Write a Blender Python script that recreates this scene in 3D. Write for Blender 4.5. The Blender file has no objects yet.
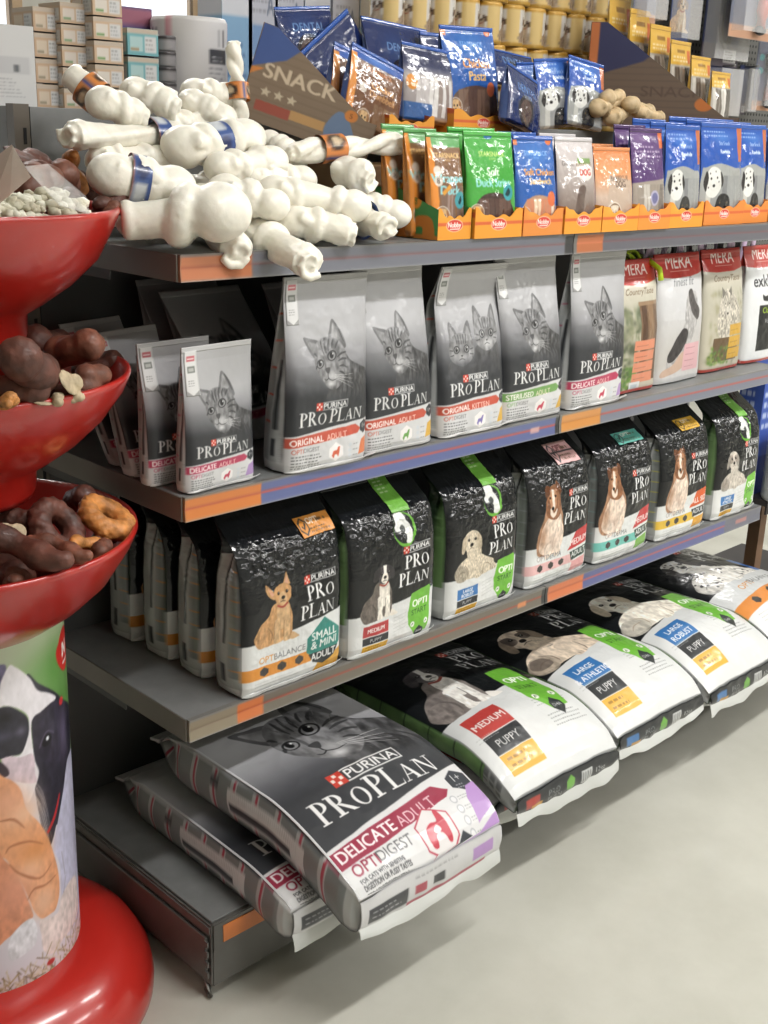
import bpy, bmesh, math, random
import numpy as np
from mathutils import Vector, Matrix
SC = bpy.context.scene
COL = SC.collection
PI = math.pi
random.seed(7)

# ------------------------------------------------------------------ camera (calibrated from the shelf corners; bay = 1 m)
F_PX = 1177.5
CAM = np.array([-1.0663, -1.5363, 1.5333])
YAW, PITCH, ROLL = 0.7849, 0.3117, 0.0349
_fw = np.array([math.sin(YAW)*math.cos(PITCH), math.cos(YAW)*math.cos(PITCH), -math.sin(PITCH)])
_rt = np.array([math.cos(YAW), -math.sin(YAW), 0.0])
_up = np.cross(_rt, _fw)
_r2 = _rt*math.cos(ROLL) + _up*math.sin(ROLL)
_u2 = -_rt*math.sin(ROLL) + _up*math.cos(ROLL)
def at(u, v, y):
    """the place at depth y behind the shelf front that the photo shows at u, v"""
    d = _fw*F_PX + _r2*(u-384) - _u2*(v-512)
    return CAM + d*((y-CAM[1])/d[1])
def px(P):
    d = np.asarray(P, float)-CAM
    z = d@_fw
    return np.array([384+F_PX*(d@_r2)/z, 512-F_PX*(d@_u2)/z])

# ------------------------------------------------------------------ tagging
def tag(o, label=None, cat=None, group=None, kind=None):
    if label: o['label'] = label
    if cat: o['category'] = cat
    if group: o['group'] = group
    if kind: o['kind'] = kind
    return o
def empty(name, loc=(0, 0, 0), rz=0.0):
    o = bpy.data.objects.new(name, None); COL.objects.link(o)
    o.location = loc; o.rotation_euler = (0, 0, rz); o.empty_display_size = .05
    return o
def link(name, me, parent=None, mats=()):
    o = bpy.data.objects.new(name, me); COL.objects.link(o)
    for m in mats: me.materials.append(m)
    if parent: o.parent = parent
    return o
def copy_tree(o, parent=None):
    c = o.copy(); COL.objects.link(c); c.parent = parent
    for k in ('label', 'category', 'group'):
        if parent is None and k in c: del c[k]
    for ch in list(o.children):
        if ch.users_collection: copy_tree(ch, c)
    return c

# ------------------------------------------------------------------ colour + materials
def lin(c):
    c = np.asarray(c, float)/255.0
    return np.where(c <= .04045, c/12.92, ((c+.055)/1.055)**2.4)
def rgba(c):
    l = lin(c); return (float(l[0]), float(l[1]), float(l[2]), 1.0)
_M = {}
def mat(name, col=(200, 200, 200), rough=.5, metal=0.0, coat=0.0, bump=0.0, bscale=60.0, var=0.0, vscale=8.0, attr=None,
        trans=0.0, alpha=1.0, emit=None, estr=0.0, spec=.5, sss=0.0, bdist=.002, stretch=None, detail=3.0):
    if name in _M: return _M[name]
    m = bpy.data.materials.new(name); m.use_nodes = True
    nt = m.node_tree; N = nt.nodes; L = nt.links
    b = N['Principled BSDF']
    b.inputs['Roughness'].default_value = rough
    b.inputs['Metallic'].default_value = metal
    b.inputs['Coat Weight'].default_value = coat
    b.inputs['Coat Roughness'].default_value = .12
    b.inputs['Specular IOR Level'].default_value = spec
    b.inputs['Transmission Weight'].default_value = trans
    b.inputs['Alpha'].default_value = alpha
    if sss:
        b.inputs['Subsurface Weight'].default_value = sss
        b.inputs['Subsurface Radius'].default_value = (.02, .014, .01)
        b.inputs['Subsurface Scale'].default_value = .4
    if emit:
        b.inputs['Emission Color'].default_value = rgba(emit)
        b.inputs['Emission Strength'].default_value = estr
    tc = N.new('ShaderNodeTexCoord')
    src = tc.outputs['Object']
    if stretch:
        mp = N.new('ShaderNodeMapping'); mp.inputs['Scale'].default_value = stretch
        L.new(src, mp.inputs['Vector']); src = mp.outputs['Vector']
    if attr:
        a = N.new('ShaderNodeAttribute'); a.attribute_name = attr
        L.new(a.outputs['Color'], b.inputs['Base Color'])
    elif var > 0:
        n = N.new('ShaderNodeTexNoise'); n.inputs['Scale'].default_value = vscale; n.inputs['Detail'].default_value = 5
        L.new(src, n.inputs['Vector'])
        r = N.new('ShaderNodeValToRGB')
        c0 = [max(0, x*(1-var)) for x in col]; c1 = [min(255, x*(1+var)) for x in col]
        r.color_ramp.elements[0].color = rgba(c0); r.color_ramp.elements[0].position = .3
        r.color_ramp.elements[1].color = rgba(c1); r.color_ramp.elements[1].position = .7
        L.new(n.outputs['Fac'], r.inputs['Fac']); L.new(r.outputs['Color'], b.inputs['Base Color'])
    else:
        b.inputs['Base Color'].default_value = rgba(col)
    if bump > 0:
        n2 = N.new('ShaderNodeTexNoise'); n2.inputs['Scale'].default_value = bscale; n2.inputs['Detail'].default_value = detail
        L.new(src, n2.inputs['Vector'])
        bp = N.new('ShaderNodeBump'); bp.inputs['Strength'].default_value = bump; bp.inputs['Distance'].default_value = bdist
        L.new(n2.outputs['Fac'], bp.inputs['Height']); L.new(bp.outputs['Normal'], b.inputs['Normal'])
    _M[name] = m
    return m

# ------------------------------------------------------------------ numpy noise
def _hash(ix, iy, seed):
    h = (ix.astype(np.int64)*374761393 + iy.astype(np.int64)*668265263 + seed*1442695041) & 0xffffffff
    h = ((h ^ (h >> 13))*1274126177) & 0xffffffff
    return ((h ^ (h >> 16)) & 0xffff)/65535.0
def vnoise(x, y, seed=0):
    x = np.asarray(x, float); y = np.asarray(y, float)
    ix = np.floor(x); iy = np.floor(y); fx = x-ix; fy = y-iy
    fx = fx*fx*(3-2*fx); fy = fy*fy*(3-2*fy)
    a = _hash(ix, iy, seed); b = _hash(ix+1, iy, seed); c = _hash(ix, iy+1, seed); d = _hash(ix+1, iy+1, seed)
    return (a*(1-fx)+b*fx)*(1-fy)+(c*(1-fx)+d*fx)*fy - .5
def fbm(x, y, seed=0, o=4):
    s = 0; a = 1.0
    for k in range(o):
        s = s + a*vnoise(x*2**k, y*2**k, seed+k*17); a *= .5
    return s
def ridge(x, y, seed=0, o=3):
    s = 0; a = 1.0
    for k in range(o):
        s = s + a*(.5-2*np.abs(vnoise(x*2**k+.3*k, y*2**k, seed+k*31))); a *= .5
    return s

# ------------------------------------------------------------------ glyph outlines
_TX = {}
def sans_edges(s):
    if s in _TX: return _TX[s]
    cu = bpy.data.curves.new('t', 'FONT'); cu.body = s; cu.fill_mode = 'NONE'; cu.resolution_u = 4
    o = bpy.data.objects.new('t', cu); COL.objects.link(o)
    dg = bpy.context.evaluated_depsgraph_get()
    ev = o.evaluated_get(dg); me = ev.to_mesh()
    V = np.array([v.co[:2] for v in me.vertices]).reshape(-1, 2)
    Ed = np.array([e.vertices[:] for e in me.edges]).reshape(-1, 2)
    E = np.hstack([V[Ed[:, 0]], V[Ed[:, 1]]]) if len(Ed) else np.zeros((0, 4))
    ev.to_mesh_clear(); bpy.data.objects.remove(o); bpy.data.curves.remove(cu)
    if len(E):
        h = .7
        E = E/h
        E[:, [0, 2]] -= min(E[:, 0].min(), E[:, 2].min())
        w = max(E[:, 0].max(), E[:, 2].max())
    else: w = .4
    _TX[s] = [(E, )], w
    return _TX[s]
def pe(pts):
    p = np.asarray(pts, float); return np.hstack([p, np.roll(p, -1, 0)])
def ellp(cx, cy, rx, ry, n=28, a0=0, a1=2*PI):
    t = np.linspace(a0, a1, n, endpoint=(a1-a0 < 2*PI-1e-6))
    return np.stack([cx+rx*np.cos(t), cy+ry*np.sin(t)], 1)
def _bowl(cx, cy, rx, ry, th, tv):
    a = ellp(cx, cy, rx, ry, 16, -PI/2, PI/2); b = ellp(cx, cy, rx-th, ry-tv, 16, -PI/2, PI/2)[::-1]
    return pe(np.vstack([a, b]))
def R_(x0, y0, x1, y1): return pe([(x0, y0), (x1, y0), (x1, y1), (x0, y1)])
SERIF = {
 'P': ([R_(.12, 0, .29, 1), R_(0, 0, .42, .055), R_(0, .945, .3, 1), _bowl(.28, .73, .40, .27, .17, .05)], .70),
 'R': ([R_(.12, 0, .29, 1), R_(0, 0, .42, .055), R_(0, .945, .3, 1), _bowl(.28, .74, .38, .26, .17, .05),
        pe([(.3, .5), (.48, .5), (.86, .05), (.98, 0), (.68, 0)])], .95),
 'O': ([np.vstack([pe(ellp(.46, .5, .46, .52, 36)), pe(ellp(.46, .5, .29, .46, 36))])], .95),
 'L': ([R_(.12, 0, .29, 1), R_(0, .945, .42, 1), R_(0, 0, .7, .06), pe([(.7, 0), (.76, .28), (.66, .06)])], .78),
 'A': ([pe([(.04, 0), (.11, 0), (.5, 1), (.44, 1)]), pe([(.66, 0), (.87, 0), (.52, 1.02), (.4, 1.02)]), R_(.22, .32, .72, .385),
        R_(-.06, 0, .24, .05), R_(.56, 0, .98, .05)], .95),
 'N': ([R_(.14, 0, .21, 1), R_(.84, 0, .91, 1), pe([(.14, 1), (.34, 1), (.91, 0), (.82, 0)]), R_(0, 0, .36, .05),
        R_(.7, .95, 1.04, 1), R_(0, .95, .25, 1)], 1.06),
}
def sm(pts, n=5):
    p = np.asarray(pts, float); a = np.roll(p, 1, 0); b = p; c = np.roll(p, -1, 0); d = np.roll(p, -2, 0)
    out = []
    for t in np.arange(n)/n:
        out.append(.5*((2*b)+(-a+c)*t+(2*a-5*b+4*c-d)*t*t+(-a+3*b-3*c+d)*t**3))
    return np.stack(out, 1).reshape(-1, 2)

class Canvas:
    """printed artwork of W x H cm, n px per cm"""
    def __init__(s, W, H, n, col=(255, 255, 255)):
        s.W, s.H, s.n = W, H, n
        s.w = max(2, int(round(W*n))+1); s.h = max(2, int(round(H*n))+1)
        s.a = np.ones((s.h, s.w, 3))*np.array(col, float)
        s.M = np.eye(3)
        gx, gy = np.meshgrid(np.arange(s.w)/n, np.arange(s.h)/n); s.gx, s.gy = gx, gy
    def xf(s, x=0, y=0, sc=1, rot=0, flip=False, sy=None):
        c, r = math.cos(rot), math.sin(rot); fx = -1 if flip else 1; sy = sc if sy is None else sy
        s.M = np.array([[c*sc*fx, -r*sy, x], [r*sc*fx, c*sy, y], [0, 0, 1]])
    def _t(s, p):
        p = np.asarray(p, float); return p@s.M[:2, :2].T + s.M[:2, 2]
    def emask(s, E):
        S = 3; k = s.n*S
        x0, y0, x1, y1 = (E.T*k)
        x0 = x0+S/2; x1 = x1+S/2; y0 = y0+S/2; y1 = y1+S/2
        lo = max(0, int(min(y0.min(), y1.min()))//S-1); hi = min(s.h, int(max(y0.max(), y1.max()))//S+2)
        cl = max(0, int(min(x0.min(), x1.min()))//S-1); cr = min(s.w, int(max(x0.max(), x1.max()))//S+2)
        if hi <= lo or cr <= cl: return None
        R, Cc = (hi-lo)*S, (cr-cl)*S
        y0 = y0-lo*S; y1 = y1-lo*S; x0 = x0-cl*S; x1 = x1-cl*S
        ra = np.clip(np.ceil(np.minimum(y0, y1)-.5), 0, R).astype(int); rb = np.clip(np.ceil(np.maximum(y0, y1)-.5), 0, R).astype(int)
        cnt = rb-ra; keep = cnt > 0
        if not keep.any(): return None
        x0, x1, y0, y1, ra, cnt = x0[keep], x1[keep], y0[keep], y1[keep], ra[keep], cnt[keep]
        idx = np.repeat(np.arange(len(cnt)), cnt)
        off = np.arange(cnt.sum())-np.repeat(np.cumsum(cnt)-cnt, cnt)
        rows = ra[idx]+off
        t = (rows+.5-y0[idx])/(y1[idx]-y0[idx])
        xc = np.clip(np.ceil(x0[idx]+t*(x1[idx]-x0[idx])-.5), 0, Cc).astype(int)
        T = np.zeros((R, Cc+1), np.int32); np.add.at(T, (rows, xc), 1)
        m = (np.cumsum(T, 1)[:, :Cc] & 1).astype(float)
        return lo, hi, cl, cr, m.reshape(hi-lo, S, cr-cl, S).mean((1, 3))
    def paint(s, E, col, al=1.0, fur=0.0, seed=0, fs=2.0):
        r = s.emask(E)
        if r is None: return
        lo, hi, cl, cr, m = r
        m = (m*al)[..., None]
        col = np.array(col, float)
        if fur:
            gx = s.gx[lo:hi, cl:cr]*fs; gy = s.gy[lo:hi, cl:cr]*fs
            f = 1+fur*fbm(gx*1.7, gy, seed, 3)[..., None]
            col = np.clip(col*f, 0, 255)
        s.a[lo:hi, cl:cr] = s.a[lo:hi, cl:cr]*(1-m)+col*m
    def poly(s, pts, col, al=1.0, smooth=False, fur=0.0, seed=0, fs=2.0):
        p = sm(pts) if smooth else pts
        s.paint(pe(s._t(p)), col, al, fur, seed, fs)
    def rect(s, x0, y0, x1, y1, col, al=1.0): s.poly([(x0, y0), (x1, y0), (x1, y1), (x0, y1)], col, al)
    def ell(s, cx, cy, rx, ry, col, al=1.0, rot=0, fur=0.0, seed=0):
        p = ellp(0, 0, rx, ry, 30); c, r = math.cos(rot), math.sin(rot)
        s.poly(p@np.array([[c, r], [-r, c]])+np.array([cx, cy]), col, al, False, fur, seed)
    def line(s, pts, w, col, al=1.0, smooth=False):
        p = np.asarray(pts, float)
        if smooth and len(p) > 2:
            q = []
            pp = np.vstack([p[:1], p, p[-1:]])
            for i in range(1, len(pp)-2):
                a, b, c, d = pp[i-1:i+3]
                for t in (0, .25, .5, .75): q.append(.5*((2*b)+(-a+c)*t+(2*a-5*b+4*c-d)*t*t+(-a+3*b-3*c+d)*t**3))
            q.append(p[-1]); p = np.array(q)
        d = np.gradient(p, axis=0); d /= (np.linalg.norm(d, axis=1, keepdims=True)+1e-9)
        nrm = np.stack([-d[:, 1], d[:, 0]], 1)
        ww = np.atleast_1d(np.asarray(w, float))
        ww = np.interp(np.linspace(0, 1, len(p)), np.linspace(0, 1, len(ww)), ww).reshape(-1, 1)/2
        s.poly(np.vstack([p+nrm*ww, (p-nrm*ww)[::-1]]), col, al)
    def blob(s, cx, cy, rx, ry, col, al=1.0):
        c = s._t([(cx, cy)])[0]; sc = math.hypot(s.M[0, 0], s.M[1, 0]); rx *= sc; ry *= sc
        n = s.n
        x0, x1 = int(max(0, (c[0]-2.2*rx)*n)), int(min(s.w, (c[0]+2.2*rx)*n+2)); y0, y1 = int(max(0, (c[1]-2.2*ry)*n)), int(min(s.h, (c[1]+2.2*ry)*n+2))
        if x1 <= x0 or y1 <= y0: return
        q = ((s.gx[y0:y1, x0:x1]-c[0])/rx)**2+((s.gy[y0:y1, x0:x1]-c[1])/ry)**2
        m = (np.exp(-q*1.2)*al)[..., None]
        s.a[y0:y1, x0:x1] = s.a[y0:y1, x0:x1]*(1-m)+np.array(col, float)*m
    def vgrad(s, stops):
        ys = [a for a, b in stops]; v = s.gy[:, 0]
        for k in range(3): s.a[:, :, k] = np.interp(v, ys, [b[k] for a, b in stops])[:, None]
    def text(s, t, x, y, h, col, font='sans', rot=0, align='l', sp=0.0, wide=1.0, bold=0.0, shear=0.0, al=1.0):
        if font == 'serif':
            G = []; cx = 0.0
            for ch in t:
                if ch == ' ': cx += .35; continue
                k = 1.0 if ch.isupper() else .8
                gl, w = SERIF[ch.upper()]
                for e in gl:
                    e2 = e*k; e2 = e2.copy(); e2[:, [0, 2]] += cx; G.append((e2,))
                cx += (w+.07+sp)*k
            w = cx
        else:
            G, w = sans_edges(t)
        w *= wide
        ox = {'l': 0, 'c': -w*h/2, 'r': -w*h}[align]
        c, r = math.cos(rot), math.sin(rot)
        Rm = np.array([[c, -r], [r, c]])
        for (E,) in G:
            if not len(E): continue
            for dx in ([0] if not bold else [-bold*h, 0, bold*h]):
                p = E.reshape(-1, 2).copy()
                p[:, 0] = p[:, 0]*wide+p[:, 1]*shear
                p = p*h+np.array([ox+dx, 0])
                p = p@Rm.T+np.array([x, y])
                s.paint(s._t(p).reshape(-1, 4), col, al)
        return w*h
    def lines(s, x, y, w, n, dy, col, h=.25, al=.8, seed=1, slope=0.0):
        """small print: rows of short word blocks"""
        rr = random.Random(seed)
        for i in range(n):
            xx = x; ww = w*rr.uniform(.7, 1.0)
            while xx < x+ww:
                l = rr.uniform(.35, 1.0)*h*3
                e = min(xx+l, x+ww)
                y0 = y-i*dy; s.poly([(xx, y0+slope*(xx-x)), (e, y0+slope*(e-x)), (e, y0+h+slope*(e-x)), (xx, y0+h+slope*(xx-x))], col, al)
                xx += l+h*.9
    def sample(s, U, V):
        """U, V in 0..1 -> linear rgb"""
        X = np.clip(U, 0, 1)*(s.w-1); Y = np.clip(V, 0, 1)*(s.h-1)
        ix = np.minimum(X.astype(int), s.w-2); iy = np.minimum(Y.astype(int), s.h-2); fx = (X-ix)[..., None]; fy = (Y-iy)[..., None]
        a = s.a
        c = (a[iy, ix]*(1-fx)+a[iy, ix+1]*fx)*(1-fy)+(a[iy+1, ix]*(1-fx)+a[iy+1, ix+1]*fx)*fy
        return lin(np.clip(c, 0, 255))

# ------------------------------------------------------------------ mesh from arrays
def mesh_np(name, V, Q, colors=None, T=None, smooth=True):
    """V (n,3), Q (m,4) quads, optional T (k,3) tris, colours (n,3) linear"""
    me = bpy.data.meshes.new(name)
    V = np.ascontiguousarray(V, np.float32)
    nq = 0 if Q is None else len(Q); nt = 0 if T is None else len(T)
    me.vertices.add(len(V)); me.vertices.foreach_set('co', V.ravel())
    li = np.concatenate([np.asarray(Q, np.int32).ravel() if nq else np.zeros(0, np.int32), np.asarray(T, np.int32).ravel() if nt else np.zeros(0, np.int32)])
    me.loops.add(len(li)); me.loops.foreach_set('vertex_index', li)
    st = np.concatenate([np.arange(nq)*4, nq*4+np.arange(nt)*3]).astype(np.int32)
    me.polygons.add(nq+nt); me.polygons.foreach_set('loop_start', st)
    me.polygons.foreach_set('loop_total', np.concatenate([np.full(nq, 4), np.full(nt, 3)]).astype(np.int32))
    me.polygons.foreach_set('use_smooth', np.full(nq+nt, smooth))
    me.update(calc_edges=True); me.validate()
    if colors is not None:
        ca = me.color_attributes.new('Print', 'FLOAT_COLOR', 'POINT')
        c = np.ones((len(V), 4), np.float32); c[:, :3] = colors
        ca.data.foreach_set('color', c.ravel())
    return me
def grid_quads(nv, nu, wrap=False, base=0):
    i, j = np.meshgrid(np.arange(nv-1), np.arange(nu if wrap else nu-1), indexing='ij')
    j2 = (j+1) % nu
    return np.stack([i*nu+j, i*nu+j2, (i+1)*nu+j2, (i+1)*nu+j], -1).reshape(-1, 4)+base

# ------------------------------------------------------------------ small solid helpers
class MB:
    def __init__(s): s.bm = bmesh.new()
    def box(s, x0, y0, z0, x1, y1, z1, bev=0.0, M=None, mi=0):
        r = bmesh.ops.create_cube(s.bm, size=1)
        vs = r['verts']
        for v in vs: v.co = Vector(((x0+x1)/2+v.co.x*(x1-x0), (y0+y1)/2+v.co.y*(y1-y0), (z0+z1)/2+v.co.z*(z1-z0)))
        fs = list({f for v in vs for f in v.link_faces})
        if bev:
            es = list({e for v in vs for e in v.link_edges})
            rb = bmesh.ops.bevel(s.bm, geom=es, offset=bev, segments=2, affect='EDGES', profile=.6)
            vs = list({v for f in rb['faces'] for v in f.verts}); fs = list({f for v in vs for f in v.link_faces})
            vs = list({v for f in fs for v in f.verts})
        if mi:
            for f in fs: f.material_index = mi
        if M is not None: bmesh.ops.transform(s.bm, matrix=M, verts=vs)
        return s
    def tube(s, pts, r, n=10, mi=0, cap=True, flat=1.0):
        pts = [Vector(p) for p in pts]; rings = []
        rs = r if hasattr(r, '__len__') else [r]*len(pts)
        up = Vector((0, 0, 1))
        for i, p in enumerate(pts):
            t = (pts[min(i+1, len(pts)-1)]-pts[max(i-1, 0)]).normalized()
            a = t.cross(up)
            if a.length < .05: a = t.cross(Vector((1, 0, 0)))
            a.normalize(); b = t.cross(a).normalized()
            rings.append([s.bm.verts.new(p+a*math.cos(2*PI*k/n)*rs[i]+b*math.sin(2*PI*k/n)*rs[i]*flat) for k in range(n)])
        fs = []
        for A, B in zip(rings, rings[1:]):
            for k in range(n): fs.append(s.bm.faces.new((A[k], A[(k+1) % n], B[(k+1) % n], B[k])))
        if cap: fs.append(s.bm.faces.new(rings[0][::-1])); fs.append(s.bm.faces.new(rings[-1]))
        for f in fs: f.smooth = True; f.material_index = mi
        return s
    def lathe(s, prof, n=48, c=(0, 0, 0), mi=0, smooth=True):
        rings = []
        for r, z in prof:
            if r < 1e-6: rings.append([s.bm.verts.new((c[0], c[1], c[2]+z))])
            else: rings.append([s.bm.verts.new((c[0]+r*math.cos(2*PI*k/n), c[1]+r*math.sin(2*PI*k/n), c[2]+z)) for k in range(n)])
        for A, B in zip(rings, rings[1:]):
            for k in range(n):
                k2 = (k+1) % n
                if len(A) == 1 and len(B) == 1: continue
                if len(A) == 1: f = s.bm.faces.new((A[0], B[k2], B[k]))
                elif len(B) == 1: f = s.bm.faces.new((A[k], A[k2], B[0]))
                else: f = s.bm.faces.new((A[k], A[k2], B[k2], B[k]))
                f.smooth = smooth; f.material_index = mi
        return s
    def ball(s, c, r, sc=(1, 1, 1), M=None, sub=2):
        v = bmesh.ops.create_icosphere(s.bm, subdivisions=sub, radius=r)['verts']
        for q in v: q.co = Vector((q.co.x*sc[0], q.co.y*sc[1], q.co.z*sc[2]))
        if M is not None: bmesh.ops.transform(s.bm, matrix=M, verts=v)
        bmesh.ops.translate(s.bm, vec=Vector(c), verts=v)
        for q in v:
            for f in q.link_faces: f.smooth = True
        return s
    def build(s, name, mats, parent=None, loc=None, fix=True):
        if fix: bmesh.ops.recalc_face_normals(s.bm, faces=s.bm.faces[:])
        me = bpy.data.meshes.new(name); s.bm.to_mesh(me); s.bm.free()
        o = link(name, me, parent, mats if isinstance(mats, (list, tuple)) else [mats])
        if loc is not None: o.location = loc
        return o

# ------------------------------------------------------------------ bags
class Bag:
    """a filled pouch: front print, side gussets, back; local x = width, z = height, y < 0 = front"""
    def __init__(s, W, H, D, front, side=None, back=(200, 200, 200), n=7.0, dprof=None, wprof=None, bulge=.01, wr=.003, wscale=.06,
                 foil=0.0, foil_v=(.7, 1.0), fold=None, post=None, seed=1, gus=.5, rnd=.35, ns=9, fscale=.018):
        s.W, s.H, s.D = W, H, D; s.seed = seed
        s.dprof = dprof or (lambda v: np.interp(v, [0, .1, .5, .93, 1], [1, 1, .9, .06, .03]))
        s.wprof = wprof or (lambda v: np.ones_like(v))
        s.bulge, s.wr, s.ws, s.foil, s.foil_v, s.post, s.gus, s.rnd, s.fs = bulge, wr, wscale, foil, foil_v, post, gus, rnd, fscale
        nf = max(8, int(W*100*n)); nv = max(10, int(H*100*n)); nb = max(6, nf//6)
        v = np.linspace(0, 1, nv)
        uf = np.linspace(0, 1, nf)
        ts = (np.arange(ns)+1)/(ns+1)
        ub = np.linspace(1, 0, nb)
        rows = []; cols = []
        Vv = v[:, None]
        A = s.front(uf[None, :]+0*Vv, Vv+0*uf[None, :]); cf = front.sample(uf[None, :]+0*Vv, Vv+0*uf[None, :])
        B = s.side(ts[None, :]+0*Vv, Vv+0*ts[None, :], 1)
        C = s.back(ub[None, :]+0*Vv, Vv+0*ub[None, :])
        D_ = s.side((1-ts)[None, :]+0*Vv, Vv+0*ts[None, :], -1)
        if side is not None:
            cs = side.sample(ts[None, :]+0*Vv, Vv+0*ts[None, :]); cs2 = side.sample((1-ts)[None, :]+0*Vv, Vv+0*ts[None, :])
        else:
            cs = np.ones((nv, ns, 3))*lin(back); cs2 = cs
        cb = np.ones((nv, nb, 3))*lin(back)
        P = np.concatenate([A, B, C, D_], 1); K = np.concatenate([cf, cs, cb, cs2], 1)
        nu = P.shape[1]
        V = P.reshape(-1, 3); K = K.reshape(-1, 3)
        Q = grid_quads(nv, nu, True)
        # bottom and top caps: fans
        cb0 = P[0].mean(0); ct = P[-1].mean(0)
        b0 = len(V); V = np.vstack([V, cb0, ct]); K = np.vstack([K, K[0], K[-2]])
        j = np.arange(nu); j2 = (j+1) % nu
        T = np.vstack([np.stack([j2, j, np.full(nu, b0)], 1), np.stack([(nv-1)*nu+j, (nv-1)*nu+j2, np.full(nu, b0+1)], 1)])
        if s.post is not None: V = s.post(V)
        s.mesh = mesh_np('bag', V, Q, K, T)
    def _w(s, u, v, k):
        q = s.wr*fbm(u/s.ws, v/s.ws, s.seed+k*101, 4)*1.3
        if s.foil:
            a = np.clip((v/s.H-s.foil_v[0])/max(1e-6, s.foil_v[1]-s.foil_v[0]), 0, 1)
            b = .12+.88*a
            q = q+s.foil*b*ridge(u/s.fs+.4*vnoise(v/.03, u/.03, 5), v/s.fs, s.seed+k*77, 3)
        return q
    def front(s, u, v):
        d = s.D*s.dprof(v); w = s.W*s.wprof(v)
        x = (u-.5)*w
        e = np.abs(2*u-1)
        y = -d/2*(1-s.rnd*e**12) - s.bulge*np.minimum(1, d/s.D*1.6)*np.sin(PI*u)*np.sin(PI*np.clip(v*1.0+.05, 0, 1))
        edge = 1-e**6
        y = y - s._w(x+.5*s.W, v*s.H, 0)*edge*np.clip(.25+d/s.D, 0, 1)
        return np.stack([x, y, v*s.H], -1)
    def back(s, u, v):
        P = s.front(u, v); d = s.D*s.dprof(v)
        e = np.abs(2*u-1)
        P[..., 1] = d/2*(1-s.rnd*e**12)+.5*s.bulge*np.minimum(1, d/s.D*1.6)*np.sin(PI*u)+.0006
        return P
    def side(s, t, v, sg):
        d = s.D*s.dprof(v); w = s.W*s.wprof(v)
        pin = s.gus*np.sqrt(np.clip((s.D/2)**2-(d/2)**2, 0, None))*(1-np.abs(2*t-1))
        pin = np.minimum(pin, w*.35)
        out = .10*d*np.sin(PI*t)*np.clip(d/s.D, 0, 1)**2
        x = sg*(w/2-pin*np.clip((1-d/s.D)*2, 0, 1)+out+s._w(t*s.D, v*s.H, 3+sg)*.8)
        y = -d/2*(1-s.rnd) + t*d*(1-s.rnd)
        return np.stack([x, y, v*s.H], -1)
    def patch(s, u0, u1, v0, v1, art=None, col=(255, 255, 255), off=.0012, n=8, crimp=0.0, name='patch', back=False):
        nu = max(4, int(abs(u1-u0)*s.W*100*n)); nv = max(4, int(abs(v1-v0)*s.H*100*n))
        U, V = np.meshgrid(np.linspace(u0, u1, nu), np.linspace(v0, v1, nv))
        P = s.front(U, np.clip(V, 0, 1))
        P[..., 2] = V*s.H
        if back:
            B = s.back(U, np.clip(V, 0, 1)); B[..., 2] = V*s.H
        o = off+(crimp*np.sin(V*s.H/.0022) if crimp else 0)
        P[..., 1] -= o
        B2 = B.copy() if back else P.copy()
        B2[..., 1] += o if back else .0008
        C1 = art.sample((U-u0)/(u1-u0), (V-v0)/(v1-v0)) if art is not None else np.ones(P.shape)*lin(col)
        V1 = np.vstack([P.reshape(-1, 3), B2.reshape(-1, 3)]); K = np.vstack([C1.reshape(-1, 3)]*2)
        Q = grid_quads(nv, nu); N = nu*nv
        Q2 = Q[:, ::-1]+N
        r = np.concatenate([np.arange(nu), np.arange(1, nv)*nu+nu-1, (nv-1)*nu+np.arange(nu-2, -1, -1), np.arange(nv-2, 0, -1)*nu])
        r2 = np.roll(r, -1)
        Qs = np.stack([r2, r, r+N, r2+N], 1)
        if s.post is not None: V1 = s.post(V1)
        return mesh_np(name, V1, np.vstack([Q, Q2, Qs]), K)
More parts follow.
